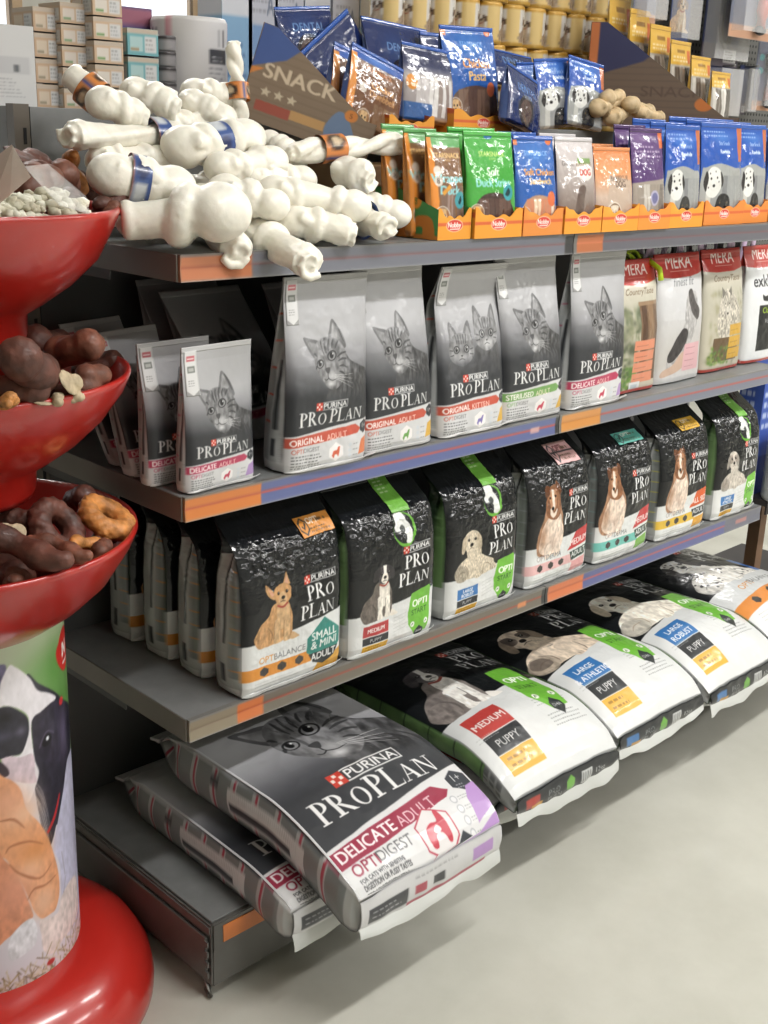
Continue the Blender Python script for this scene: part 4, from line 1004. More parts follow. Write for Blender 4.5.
# black dog sacks
Wg, Hg = 37.5, 62.0
def panel_art(labc, n=8, txt='12kg'):
    c = Canvas(Wg, 6, n, (36, 39, 43)); c.rect(0, 0, Wg, .7, (180, 182, 180))
    c.rect(3, 1.8, 8, 4.8, labc); c.rect(5, 1, 9, 2.6, (200, 150, 60)); c.text('PRO', 11, 2.9, 1.5, (130, 134, 136)); c.text('PLAN', 11, 1.2, 1.4, (130, 134, 136)); hexa(c, 19, 3, 1.5, 2.2, (110, 172, 70))
    c.rect(23, 1.3, 27, 4.7, (200, 202, 202))
    for k in range(7): c.rect(23.5+k*.48, 1.7, 23.7+k*.48, 4.3, (80, 82, 84))
    c.text(txt, 28.5, 2.4, 1.4, (190, 192, 192)); return c
def big_pup(draw, txt, col):
    def d(c):
        draw(c); 
        c.xf(.28*Wg, .045*Hg, 1, -.0)
        label_stack(c, -.19*Wg, .1*Wg, .0*Hg, .26*Hg, txt, col); c.xf()
        c.lines(.62*Wg, .24*Hg, .34*Wg, 3, .9, (150, 152, 152), h=.25); c.lines(.62*Wg, .16*Hg, .33*Wg, 4, .9, (130, 132, 134), h=.25)
        c.lines(.05*Wg, .2*Hg, .2*Wg, 2, .9, (180, 182, 182), h=.2)
    return dog_front(Wg, Hg, None, d, 'puppy', big=True, text_x=.6, text_y=.55, footv=.37, n=7)
def big_dal():
    def d(c):
        dog_lie(c, .4*Wg, .38*Hg, 21, (242, 238, 230), (60, 56, 54), spots=(40, 38, 38), earcol=(60, 56, 54))
        c.poly([(0, .16*Hg), (Wg, .2*Hg), (Wg, .27*Hg), (0, .23*Hg)], (220, 140, 66)); c.text('OPTI', .3*Wg, .29*Hg, 2.2, ORG); c.text('BALANCE', .46*Wg, .3*Hg, 2.1, (110, 112, 114))
        for k in range(3): hexa(c, (.25+.25*k)*Wg, (.205+.01*k)*Hg, 1.5, 1.5, (60, 56, 54))
        c.rect(.84*Wg, .4*Hg, Wg, .56*Hg, (62, 110, 176)); c.lines(.1*Wg, .14*Hg, .8*Wg, 5, 1, (170, 172, 172), h=.25)
    return dog_front(Wg, Hg, None, d, 'adult', big=True, text_x=.6, text_y=.6, footv=.4, n=7)
gs = dog_side(9.5, 62, 'green')
a1 = big_pup(lambda c: dog_sit(c, .3*Wg, .345*Hg, 23, (128, 120, 116), (246, 242, 236), (70, 66, 68), 'flop', (92, 88, 90)), 'MEDIUM', (186, 66, 62))
a2 = big_pup(lambda c: dog_lie(c, .32*Wg, .36*Hg, 20, (226, 208, 188), (96, 82, 72), mask=(84, 74, 70), earcol=(150, 134, 118)), ('LARGE', '& ATHLETIC'), (56, 116, 178))
a3 = big_pup(lambda c: dog_lie(c, .32*Wg, .36*Hg, 20, (244, 236, 222), (150, 130, 110), earcol=(208, 194, 172)), ('LARGE', 'ROBUST'), (56, 116, 178))
a4 = big_dal()
pm, pb = panel_art((170, 64, 56)), panel_art((70, 116, 170))
for i, (xc, art, pan, what) in enumerate(((.834, a1, pm, 'red MEDIUM label'), (1.212, a2, pb, 'LARGE and ATHLETIC label'), (1.59, a3, pb, 'LARGE ROBUST label'), (1.968, a4, pb, 'dalmatian'))):
    lo = {0: 'lower sack under the puppy food sack with the red MEDIUM label', 1: 'lower sack under the puppy food sack with the LARGE and ATHLETIC label', 2: 'lower sack under the white-puppy LARGE ROBUST sack', 3: 'lower sack under the dalmatian sack'}[i]
    hi = {0: 'large puppy food sack with a red MEDIUM label, lying on top of its stack', 1: 'large puppy food sack with a blue LARGE and ATHLETIC label and a brown-masked puppy', 2: 'large puppy food sack with a blue LARGE ROBUST label and a white puppy', 3: 'large dog food sack with a spotted dalmatian and an orange band'}[i]
    big_bag(.364, .6, .05, art, gs, lo, xc+.004, -.165+.012*(i % 2), .196, 80+i, 'dog', k=1.0, panel=pan, wr=.003, n=5, bulge=.008)
    big_bag(.368, .62, .06, art, gs, hi, xc, -.228+.01*(i % 2), .2760, 90+i, 'dog', k=1.25, tilt=.0, panel=pan, wr=.005, yaw=.01*(i-1.5))
# ------------------------------------------------------------------ rawhide bones
RAW = mat('rawhide', (238, 234, 222), .42, bump=.25, bscale=90, var=.04, vscale=30, sss=.12, coat=.1)
RAWB = mat('rawhide_tan', (196, 172, 134), .55, bump=.3, bscale=90, var=.1, vscale=30, sss=.1)
def remeshed(bm, vox, noise=.003, seed=0, sc=.05, it=3):
    me = bpy.data.meshes.new('r'); bm.to_mesh(me); bm.free()
    o = bpy.data.objects.new('r', me); COL.objects.link(o)
    r = o.modifiers.new('r', 'REMESH'); r.mode = 'VOXEL'; r.voxel_size = vox; r.use_smooth_shade = True
    s = o.modifiers.new('s', 'SMOOTH'); s.iterations = it; s.factor = .6
    dg = bpy.context.evaluated_depsgraph_get(); m2 = bpy.data.meshes.new_from_object(o.evaluated_get(dg))
    bpy.data.objects.remove(o); bpy.data.meshes.remove(me)
    n = len(m2.vertices); V = np.zeros(n*3, np.float32); m2.vertices.foreach_get('co', V); V = V.reshape(-1, 3)
    Nn = np.zeros(n*3, np.float32); m2.vertices.foreach_get('normal', Nn); Nn = Nn.reshape(-1, 3)
    q = fbm(V[:, 0]/sc+V[:, 2]/sc*.7+seed, V[:, 1]/sc-V[:, 2]/sc*.6, seed, 4)+.6*ridge(V[:, 0]/sc*.7+seed, (V[:, 1]+V[:, 2])/sc*.6, seed+5, 2)-.2
    V = V+Nn*(q*noise)[:, None]; m2.vertices.foreach_set('co', V.astype(np.float32).ravel()); m2.update()
    for p in m2.polygons: p.use_smooth = True
    return m2
def basis(d):
    d = Vector(d).normalized(); a = d.cross(Vector((0, 0, 1)))
    if a.length < .1: a = d.cross(Vector((0, 1, 0)))
    a.normalize(); return d, a, a.cross(d).normalized()
def band_mesh(p, d, r, w, art, ph=0, flat=1.0):
    d, a, b = basis(d); n = 40; m = 8
    T, S = np.meshgrid(np.linspace(0, 2*PI, n), np.linspace(-w/2, w/2, m))
    a_, b_, d_ = np.array(a), np.array(b), np.array(d)
    def ring(rr): return np.array(p)+(np.cos(T+ph)[..., None]*a_+np.sin(T+ph)[..., None]*b_*flat)*rr+S[..., None]*d_
    V = np.vstack([ring(r).reshape(-1, 3), ring(r-.001).reshape(-1, 3)])
    K = art.sample(T/(2*PI), (S+w/2)/w).reshape(-1, 3)
    Q = grid_quads(m, n)
    return mesh_np('band', V, np.vstack([Q, Q[:, ::-1]+n*m]), np.vstack([K, K]))
def band_art(kind):
    c = Canvas(15, 4, 5, (52, 78, 136) if kind == 'blue' else (206, 128, 66))
    if kind == 'blue':
        for k in range(3): c.rect(.6+5*k, .6, 2.6+5*k, 3.2, (206, 210, 214)); c.ell(3.9+5*k, 2, 1, 1.2, (30, 44, 90)); c.lines(.8+5*k, 2.6, 1.4, 4, .6, (70, 80, 100), h=.2)
        c.rect(0, 0, 15, .4, (200, 120, 70))
    else:
        for k in range(3): c.ell(2.5+5*k, 2, 1.6, 1.5, (60, 44, 36)); c.ell(2.6+5*k, 2.1, .9, .9, (200, 180, 150)); c.rect(4.3+5*k, 0, 5+5*k, 4, (50, 70, 130))
    return c
BA = {'blue': band_art('blue'), 'orange': band_art('orange')}
def rawhide(p0, p1, r, ends=('knot', 'knot'), sag=.0, label='', band=None, seed=0, group='rawhide bones heaped on the top shelf', m=None, twist=False, name='rawhide_bone', shaft=.8):
    p0, p1 = Vector(p0), Vector(p1); d, a, b = basis(p1-p0); L = (p1-p0).length
    rr = random.Random(seed); mb = MB()
    mid = (p0+p1)/2+b*sag
    def pt(t): return p0*(1-t)**2+mid*2*t*(1-t)+p1*t*t
    n = 12
    if twist:
        for k in range(2):
            pts = []; rs = []
            for i in range(n*2):
                t = i/(n*2-1); an = t*9+k*PI; pts.append(pt(t)+(a*math.cos(an)+b*math.sin(an))*r*.42); rs.append(r*(.66+.1*math.sin(7*t)))
            mb.tube(pts, rs, 10)
    else:
        ts = [i/(n-1) for i in range(n)]
        mb.tube([pt(t) for t in ts], [r*shaft*(.95+.07*math.sin(5*t+seed)) for t in ts], 16, flat=.88)
        ph = rr.uniform(0, 6)
        mb.tube([pt(t)+(a*math.cos(ph+1.2*t)+b*math.sin(ph+1.2*t))*r*shaft*.62 for t in ts], [r*shaft*.42]*n, 10)
    for e, t0, sg in ((ends[0], 0.0, 1), (ends[1], 1.0, -1)):
        c = pt(t0)
        if e == 'knot':
            # a knob with the strip folded once round the shaft behind it
            tl = rr.uniform(-.5, .5); ax = (d+a*tl+b*rr.uniform(-.4, .4)).normalized(); d2, a2, b2 = basis(ax)
            k = c+d*sg*r*1.05
            mb.tube([k+(a2*math.cos(q)+b2*math.sin(q))*r*.62 for q in [2*PI*i/18 for i in range(19)]], [r*.46]*19, 14)
            mb.ball(c+a*r*rr.uniform(-.15, .15), r*1.0, (1.0+.15*abs(d.x), 1, .95), None, 3)
            mb.tube([c+d*sg*r*.9+a2*r*.5, c+a2*r*.8+b2*r*.3*sg, c-d*sg*r*.55+b2*r*.35], [r*.34, r*.4, r*.3], 10)
        elif e == 'roll':
            mb.ball(c+d*sg*r*.5, r*.92); an = rr.uniform(0, 6)
            mb.tube([c-d*sg*r*.3+(a*math.cos(q+an)+b*math.sin(q+an))*r*(.84-.075*i) for i, q in enumerate([.75*i for i in range(10)])], [r*.2]*10, 8)
        else:
            mb.tube([c+(a*math.cos(q)+b*math.sin(q))*r*shaft*.68 for q in [2*PI*i/14 for i in range(15)]], [r*shaft*.3]*15, 8)
    me = remeshed(mb.bm, max(.0024, r*.085), r*.11, seed, r*1.7, 2)
    o = link(name, me, None, [m or RAW]); tag(o, label, 'rawhide bone', group)
    if band:
        kind, t, w, k = band
        link('paper_band', band_mesh(pt(t), d, r*k, w, BA[kind], rr.uniform(0, 6)), o, [SATIN])
    return o
A = at
K2 = ('knot', 'knot'); KR = ('knot', 'roll'); RR = ('roll', 'roll')
ydep = lambda v: np.interp(v, [80, 100, 130, 165, 200, 250], [.30, .27, .21, .13, .06, -.01])
def U(u, v, dy=0): return A(u, v, float(ydep(v))+dy)
BONES = [
 (U(72, 76, .06), U(98, 98, .05), .0235, ('cut', 'cut'), 0, 'thin rawhide roll with an orange band sticking up at the left end of the heap', ('orange', .75, .03, 1.18)),
 (U(104, 103), U(140, 116), .026, KR, .0, 'short knotted rawhide bone behind the orange-banded roll at the left', None),
 (U(136, 93, .03), U(172, 106, .0), .026, KR, 0, 'rawhide roll with an open end at the top left of the heap', None),
 (U(72, 135), U(172, 137, .05), .025, ('roll', 'knot'), 0, 'long rawhide bone jutting left over the shelf end, blue band at its middle', ('blue', .80, .035, 1.18)),
 (U(104, 158, .06), U(158, 158, .06), .022, K2, 0, 'rawhide bone tucked under the long left-jutting bone', None),
 (U(113, 176, -.0), U(172, 188, -.01), .0345, K2, 0, 'fat knotted rawhide bone with a blue band, left front of the heap', ('blue', .40, .03, 1.06)),
 (U(128, 220, .03), U(218, 212, -.05), .045, ('cut', 'knot'), 0, 'largest rawhide bone, lying along the shelf corner with a shiny knob', None),
 (U(236, 250, .0), U(205, 215, .12), .029, ('roll', 'knot'), 0, 'rawhide roll end poking out under the largest shiny bone', None),
 (U(192, 104, .03), U(222, 118, .02), .025, K2, 0, 'small knotted rawhide bone beneath the upright twist', None),
 (U(196, 92, .05), U(226, 96, .05), .024, K2, 0, 'rawhide bone bent like a ring at the top of the heap', None),
 (U(186, 147, .0), U(244, 138, -.01), .0335, K2, 0, 'thick rawhide bone in the middle of the heap wearing a dark blue band', ('blue', .46, .042, .92)),
 (U(222, 168), U(272, 162), .027, K2, 0, 'wrinkled rawhide bone under the thick dark-banded one', None),
 (U(292, 152, -.02), U(400, 143, -.06), .019, ('roll', 'roll'), 0, 'long twisted rawhide stick pointing at the green treat carton', ('orange', .33, .05, 1.25)),
 (U(346, 172, -.02), U(366, 178, -.05), .028, ('knot', 'roll'), 0, 'rawhide bone with a coiled end just under the long twisted stick', None),
 (U(274, 192), U(352, 206, -.04), .027, K2, 0, 'slim rawhide bone crossing the right middle of the heap', None),
 (U(225, 190), U(272, 205, -.02), .027, K2, 0, 'creased rawhide bone right of the largest shiny knob', None),
 (U(262, 236, .04), U(308, 262, -.09), .0285, ('knot', 'roll'), 0, 'rawhide bone hanging lowest over the shelf front', None),
 (U(296, 222, .01), U(348, 232, -.03), .028, KR, 0, 'folded rawhide bone beside the lowest hanging bone', None),
 (U(357, 203, .02), U(396, 214, -.0), .024, K2, 0, 'pale smooth rawhide bone against the green treat carton', None),
 (U(352, 216, .03), U(386, 228, -.05), .026, ('knot', 'roll'), 0, 'rawhide bone with a spiral end and blue band beside the carton corner', ('blue', .2, .03, 1.25)),
 (U(250, 212, .05), U(292, 222, .04), .024, K2, 0, 'rawhide bone half buried behind the lowest hanging bone', None),
 (U(255, 178, .02), U(300, 180, .02), .024, K2, 0, 'rawhide bone behind the slim crossing bone', None),
 (U(270, 142, .06), U(296, 158, .03), .022, K2, 0, 'small rawhide bone at the foot of the brown snack carton', None),
 (U(172, 126, .05), U(214, 122, .06), .024, K2, 0, 'rawhide bone above the thick dark-banded one', None),
 (U(155, 205, .07), U(205, 200, .07), .028, K2, 0, 'rawhide bone behind the knob of the largest bone', None),
]
for i, (p0, p1, r, e, sg, lab, bd) in enumerate(BONES):
    rawhide(p0, p1, r*1.1, e, sg, lab, bd, 100+i, twist=(i == 12), shaft=.62 if r > .04 else .92)
rawhide(U(240, 118, .06), U(240, 46, .0)+np.array([0, .02+.0, 0]), .0165, ('roll', 'roll'), 0, 'twisted rawhide stick standing upright beside the brown snack carton', ('orange', .36, .03, 1.35), 140, twist=True)
# hidden bones that carry the heap
for i, (x, y, z, dx) in enumerate(((.03, .28, 1.378, .16), (.22, .3, 1.378, .14), (.05, .16, 1.378, .16), (.25, .17, 1.378, .14), (.08, .36, 1.40, .2), (.3, .38, 1.40, .1), (.12, .24, 1.43, .16), (.36, .1, 1.378, .07), (.1, .33, 1.47, .12), (.33, .25, 1.43, .07))):
    rawhide((x-.02, y, z), (x+dx, y+.02, z), .029, K2, 0, 'rawhide bone buried at the bottom of the white heap', None, 160+i)
# tan natural rawhide chunks on the far side
for i, (u, v, du, dv, rr_) in enumerate(((598, 108, 20, -8, .024), (612, 118, 18, -10, .022), (628, 104, 22, 8, .021), (606, 98, 14, -2, .02), (640, 112, 20, 6, .02))):
    p = A(u, v, .22); q = A(u+du, v+dv, .25)
    rawhide(p, q, rr_, ('knot', 'roll'), 0, ['tan natural chew with the light end, front of the chunk pile', 'tan natural chew leaning on the purple pouch', 'pale tan chew at the right of the chunk pile', 'tan chew at the top left of the chunk pile, beside the blue pouch', 'tan chew farthest right under the big dark carton'][i], None, 190+i, 'tan chews by the blue pouches', RAWB, name='tan_chew')

# ------------------------------------------------------------------ treat pouches and cartons
NB_RED = (204, 62, 50)
def nobby(c, x, y, h):
    c.ell(x, y, h*1.55, h*.78, (236, 214, 190)); c.ell(x, y, h*1.45, h*.7, NB_RED)
    c.text('Nobby', x, y-h*.22, h*.62, (246, 240, 232), align='c', bold=.05); c.rect(x-h*.85, y-h*.5, x+h*.85, y-h*.36, (246, 240, 232))
def dogface(c, x, y, s, col=(206, 170, 124), ear=(150, 106, 70)):
    c.ell(x, y, s, s*1.02, (236, 228, 214)); c.ell(x, y, s*.92, s*.94, (126, 100, 80))
    c.poly([(x-.7*s, y+.35*s), (x-.5*s, y+.7*s), (x, y+.8*s), (x+.5*s, y+.7*s), (x+.7*s, y+.35*s), (x+.5*s, y-.5*s), (x, y-.85*s), (x-.5*s, y-.5*s)], col, 1, True, .2, 3, 3)
    c.poly([(x-.75*s, y+.5*s), (x-.85*s, y-.2*s), (x-.55*s, y-.1*s), (x-.5*s, y+.6*s)], ear, 1, True); c.poly([(x+.75*s, y+.5*s), (x+.85*s, y-.2*s), (x+.55*s, y-.1*s), (x+.5*s, y+.6*s)], ear, 1, True)
    c.ell(x-.25*s, y+.15*s, .11*s, .11*s, (24, 18, 14)); c.ell(x+.25*s, y+.15*s, .11*s, .11*s, (24, 18, 14)); c.ell(x, y-.3*s, .18*s, .13*s, (28, 22, 20))
def strips(c, x0, x1, y0, y1, cols, n=8, seed=1):
    rr = random.Random(seed)
    for k in range(n):
        x = x0+(x1-x0)*(k+.5)/n+rr.uniform(-.1, .1); c.line([(x+rr.uniform(-.3, .3), y0), (x+rr.uniform(-.2, .2), (y0+y1)/2), (x+rr.uniform(-.3, .3), y1)], [(x1-x0)/n*.95], rr.choice(cols))
def pouch_art(kind, W=13.0, H=21.0, n=8):
    c = Canvas(W, H, n, (120, 90, 70))
    def title(lines, y, h, cols, x=.55, al='c'):
        for k, t in enumerate(lines): c.text(t, x*W, y-k*h*1.35, h, cols[k % len(cols)], align=al, bold=.05)
    def stars(y, col=(226, 190, 130)):
        c.text('STARSNACK', .52*W, y, .9, col, align='c', bold=.04); c.text('★★★★' if False else '****', .52*W, y-1.0, .8, col, align='c')
    if kind == 'duck':
        c.a[:] = (126, 92, 66); strips(c, .25*W, .95*W, .1*H, .5*H, [(150, 128, 120), (120, 96, 84), (140, 112, 100)], 8)
        c.rect(0, .86*H, W, H, (84, 150, 84)); c.blob(.5*W, .92*H, 5, 1, (130, 180, 130), .6); c.rect(0, 0, .13*W, .95*H, (222, 140, 60)); c.poly([(.1*W, 0), (.2*W, .35*H), (.13*W, .8*H), (.1*W, .8*H)], (222, 140, 60))
        stars(.76*H); c.text('XXL', .55*W, .64*H, 1, (90, 60, 40), align='c'); title(['Wrapped', 'Duck'], .53*H, 1.6, [(150, 214, 220)], .52)
        c.ell(.82*W, .36*H, 1.5, 1.6, (70, 150, 160)); c.poly([(.76*W, .34*H), (.8*W, .38*H), (.84*W, .4*H), (.87*W, .36*H), (.82*W, .32*H)], (24, 60, 66), 1, True)
        dogface(c, .28*W, .2*H, 2.0); c.ell(.2*W, .64*H, .9, .9, (220, 210, 200)); c.ell(.2*W, .54*H, .9, .9, (220, 210, 200)); c.text('8', .2*W, .52*H, 1, (60, 50, 40), align='c'); c.line([(.3*W, .42*H), (.5*W, .5*H)], .8, (214, 150, 60))
    elif kind == 'soft':
        c.a[:] = (70, 160, 66); c.poly([(.1*W, 0), (.9*W, 0), (.92*W, .25*H), (.7*W, .4*H), (.3*W, .4*H), (.08*W, .25*H)], (66, 48, 44), 1, True); strips(c, .2*W, .85*W, .02*H, .36*H, [(84, 62, 56), (100, 76, 68), (60, 46, 42)], 7)
        stars(.76*H, (190, 214, 120)); title(['Soft', 'Duck Strips'], .58*H, 1.5, [(236, 244, 236), (150, 214, 220)], .5); c.ell(.8*W, .42*H, 1.5, 1.6, (60, 150, 160)); c.poly([(.74*W, .4*H), (.78*W, .44*H), (.82*W, .46*H), (.85*W, .42*H), (.8*W, .38*H)], (24, 60, 66), 1, True)
        dogface(c, .14*W, .22*H, 1.8); c.ell(.5*W, .95*H, 1.2, .6, (40, 110, 160)); c.ell(.75*W, .1*H, 1, 1, (210, 130, 60))
    elif kind in ('sandwich', 'pasta'):
        c.a[:] = (44, 92, 168); c.blob(.5*W, .8*H, 5, 3, (70, 130, 200), .6); c.poly([(.12*W, 0), (.9*W, 0), (.9*W, .3*H), (.5*W, .4*H), (.12*W, .3*H)], (96, 74, 66) if kind == 'pasta' else (176, 140, 116), 1, True)
        strips(c, .2*W, .85*W, .02*H, .36*H, [(226, 196, 168), (196, 130, 100), (236, 220, 200)] if kind == 'sandwich' else [(100, 78, 70), (124, 98, 84), (84, 66, 60)], 8)
        stars(.8*H, (110, 160, 220))
        title(['Soft Chicken', 'Sandwich'] if kind == 'sandwich' else ['Chicken', 'Pasta'], .6*H if kind == 'sandwich' else .58*H, 1.25 if kind == 'sandwich' else 1.9, [(232, 150, 70), (238, 190, 120)], .55)
        c.ell(.8*W, .36*H, 1.3, 1.5, (214, 110, 70)); dogface(c, .14*W, .18*H, 1.9); c.rect(0, .9*H, .1*W, H, (214, 120, 70)); c.ell(.88*W, .95*H, 1, .8, (214, 110, 60))
        if kind == 'pasta': c.text('Nobby', .5*W, .92*H, .8, (220, 226, 232), align='c')
    elif kind == 'bbq':
        c.vgrad([(0, (104, 88, 80)), (.25*H, (128, 112, 104)), (.55*H, (170, 160, 156)), (H, (206, 200, 202))]); c.ell(.68*W, .66*H, 2.9, 2.2, (226, 220, 214)); c.rect(.5*W, .72*H, .88*W, .78*H, (120, 150, 90)); c.text('BARBECUE', .68*W, .695*H, .8, (110, 80, 60), align='c'); c.text('DOG', .68*W, .6*H, 1.3, (190, 60, 50), align='c', bold=.05); c.text('GRILL', .25*W, .7*H, 1.0, (90, 84, 84), align='c')
        c.poly([(.35*W, .2*H), (.42*W, .42*H), (.55*W, .5*H), (.66*W, .46*H), (.62*W, .36*H), (.55*W, .2*H)], (96, 80, 74), .9, True); c.text('Beef Sticks', .5*W, .12*H, 1.0, (214, 200, 190), align='c'); c.text('BARBECUE', .5*W, .06*H, .9, (230, 220, 210), align='c')
    elif kind == 'beagle':
        c.vgrad([(0, (150, 128, 112)), (.4*H, (198, 176, 160)), (.7*H, (218, 150, 104)), (H, (214, 128, 76))]); c.poly([(.2*W, 0), (.9*W, 0), (.96*W, .6*H), (.3*W, .66*H)], (190, 170, 154), .9); c.text('BARBECUE', .6*W, .6*H, 1.0, (90, 78, 70), align='c'); c.text('DOG', .6*W, .52*H, 1.3, (100, 84, 76), align='c', bold=.04)
        dogface(c, .4*W, .18*H, 2.7, (226, 214, 196), (140, 90, 56))
    elif kind == 'purple':
        c.a[:] = (88, 62, 112); c.blob(.3*W, .9*H, 4, 2, (120, 90, 140), .7); c.poly([(.0, 0), (W, 0), (W, .5*H), (0, .45*H)], (160, 150, 140)); strips(c, .1*W, .9*W, 0, .44*H, [(190, 184, 176), (150, 140, 130), (120, 112, 106)], 9); c.ell(.6*W, .3*H, 1.6, 1.7, (170, 166, 190)); c.ell(.6*W, .3*H, 1.1, 1.2, (110, 110, 150)); c.lines(.1*W, .8*H, .8*W, 3, 1.0, (190, 170, 200), h=.4); c.rect(.86*W, .8*H, W, H, (206, 110, 70))
    elif kind == 'dalm':
        c.a[:] = (44, 86, 172); c.blob(.5*W, .85*H, 5, 1.5, (80, 130, 204), .7); c.poly([(.03*W, 0), (.97*W, 0), (.98*W, .5*H), (.75*W, .56*H), (.4*W, .6*H), (.1*W, .56*H), (.02*W, .5*H)], (160, 162, 160), 1, True)
        strips(c, .1*W, .95*W, 0, .48*H, [(196, 196, 190), (150, 152, 152), (214, 212, 204), (128, 130, 132)], 7, 5)
        c.poly([(.12*W, .3*H), (.1*W, .46*H), (.2*W, .56*H), (.36*W, .55*H), (.46*W, .46*H), (.42*W, .34*H), (.28*W, .26*H)], (222, 222, 218), 1, True); c.poly([(.1*W, .52*H), (.05*W, .4*H), (.11*W, .32*H), (.15*W, .46*H)], (46, 44, 46), 1, True); c.poly([(.4*W, .52*H), (.48*W, .44*H), (.44*W, .36*H)], (46, 44, 46), 1, True)
        for a_, b_ in ((.2, .45), (.33, .46)): c.ell(a_*W, b_*H, .28, .28, (22, 22, 24))
        c.ell(.26*W, .38*H, .5, .35, (28, 26, 28))
        for a_, b_ in ((.18, .5), (.3, .52), (.36, .42), (.16, .36)): c.ell(a_*W, b_*H, .22, .2, (60, 58, 60))
        c.poly([(.36*W, .02*H), (.34*W, .2*H), (.42*W, .29*H), (.58*W, .29*H), (.66*W, .2*H), (.64*W, .02*H)], (42, 42, 44), 1, True); c.ell(.5*W, .15*H, .7, .5, (88, 82, 80)); c.ell(.43*W, .21*H, .2, .2, (130, 110, 80)); c.ell(.57*W, .21*H, .2, .2, (130, 110, 80))
        c.text('StarSnack', .55*W, .78*H, .9, (190, 210, 240), align='c'); c.text('Rawhide', .55*W, .7*H, .9, (226, 236, 246), align='c', bold=.04); c.rect(.87*W, .62*H, W, H, (190, 110, 76)); c.lines(.06*W, .9*H, .7*W, 2, .9, (150, 180, 226), h=.35)
    elif kind == 'clear':
        c.vgrad([(0, (206, 130, 60)), (.1*H, (150, 140, 140)), (.6*H, (172, 166, 166)), (.74*H, (46, 52, 86)), (H, (36, 42, 78))]); strips(c, .2*W, .95*W, .1*H, .6*H, [(196, 190, 190), (150, 136, 130), (220, 216, 214), (120, 104, 98)], 9, 4); c.ell(.12*W, .5*H, 1.4, 1.5, (214, 140, 60)); c.rect(0, .02*H, .5*W, .25*H, (52, 92, 150))
    elif kind == 'dental':
        c.a[:] = (26, 42, 92); c.blob(.4*W, .6*H, 4, 4, (40, 70, 126), .7); c.ell(.45*W, .3*H, 3.4, 3.4, (40, 36, 44)); c.ell(.45*W, .3*H, 2.6, 2.6, (84, 66, 64)); c.text('DENTAL', .5*W, .62*H, 1.6, (120, 160, 210), align='c', shear=.2); c.text('snack', .5*W, .52*H, 1.1, (180, 200, 226), align='c')
    elif kind == 'chick':
        c.a[:] = (112, 76, 54); c.rect(0, .84*H, W, H, (52, 84, 160)); c.blob(.5*W, .9*H, 5, 1, (96, 140, 210), .7); c.rect(0, 0, .1*W, .9*H, (214, 140, 70)); stars(.74*H, (196, 130, 90)); title(['Chicken', 'Dumbbell'], .54*H, 1.3, [(226, 170, 110), (200, 150, 100)], .58); strips(c, .45*W, .95*W, .05*H, .36*H, [(150, 120, 90), (130, 100, 76), (170, 140, 110)], 5); dogface(c, .3*W, .12*H, 1.8); c.ell(.22*W, .5*H, 1, 1, (200, 190, 180)); c.blob(.6*W, .3*H, 3, 3, (96, 64, 46), .3)
    elif kind == 'yellowpack':
        c.a[:] = (178, 172, 162); c.rect(0, .72*H, W, H, (220, 176, 78)); c.rect(.3*W, .86*H, .7*W, .9*H, (150, 110, 40)); c.lines(.1*W, .8*H, .8*W, 2, .9, (240, 224, 180), h=.5); strips(c, .05*W, .95*W, 0, .7*H, [(206, 202, 194), (120, 112, 104), (226, 222, 216), (90, 84, 80)], 8, 3); c.rect(.8*W, .75*H, .95*W, .9*H, (206, 110, 60))
    return c
_PA = {}
def pouch_mesh(kind, W, H, D, seed=1, post=None, n=7):
    k = (kind, round(W, 3), round(H, 3), n)
    if k not in _PA: _PA[k] = pouch_art(kind, W*100, H*100, n)
    sdc = {'duck': (200, 130, 60), 'soft': (60, 140, 60), 'yellowpack': (190, 150, 70)}.get(kind, (70, 90, 140))
    return Bag(W, H, D, _PA[k], None, sdc, n=n, bulge=.006, wr=.004, wscale=.05, foil=.0008, foil_v=(.3, .8), fscale=.03, post=post, seed=seed, gus=.8, ns=5, dprof=lambda v: np.interp(v, [0, .05, .5, .85, .93, 1], [.5, 1, .9, .3, .06, .05]))
POUCH = mat('print_pouch', attr='Print', rough=.16, coat=.5, bump=.25, bscale=120, bdist=.001)
def pouch(kind, x, y, z, W, H, label, group, seed, D=.024, lean=.1, rz=0.0, ry=0.0, name='treat_pouch', n=7):
    b = pouch_mesh(kind, W, H, D, seed, bend(9, 0, .03, lean, 0), n)
    o = link(name, b.mesh, None, [POUCH]); tag(o, label, 'pouch', group); o.location = (x, y, z); o.rotation_euler = (0, ry, rz)
    seal = {'duck': (96, 160, 96), 'soft': (84, 170, 80), 'bbq': (200, 196, 198), 'beagle': (214, 140, 90), 'purple': (80, 56, 100), 'yellowpack': (214, 170, 74)}.get(kind, (50, 90, 170))
    link('top_seal', b.patch(.002, .998, .955, 1.0, None, seal, .0008, 5, .0003, back=True), o, [POUCH])
    return o
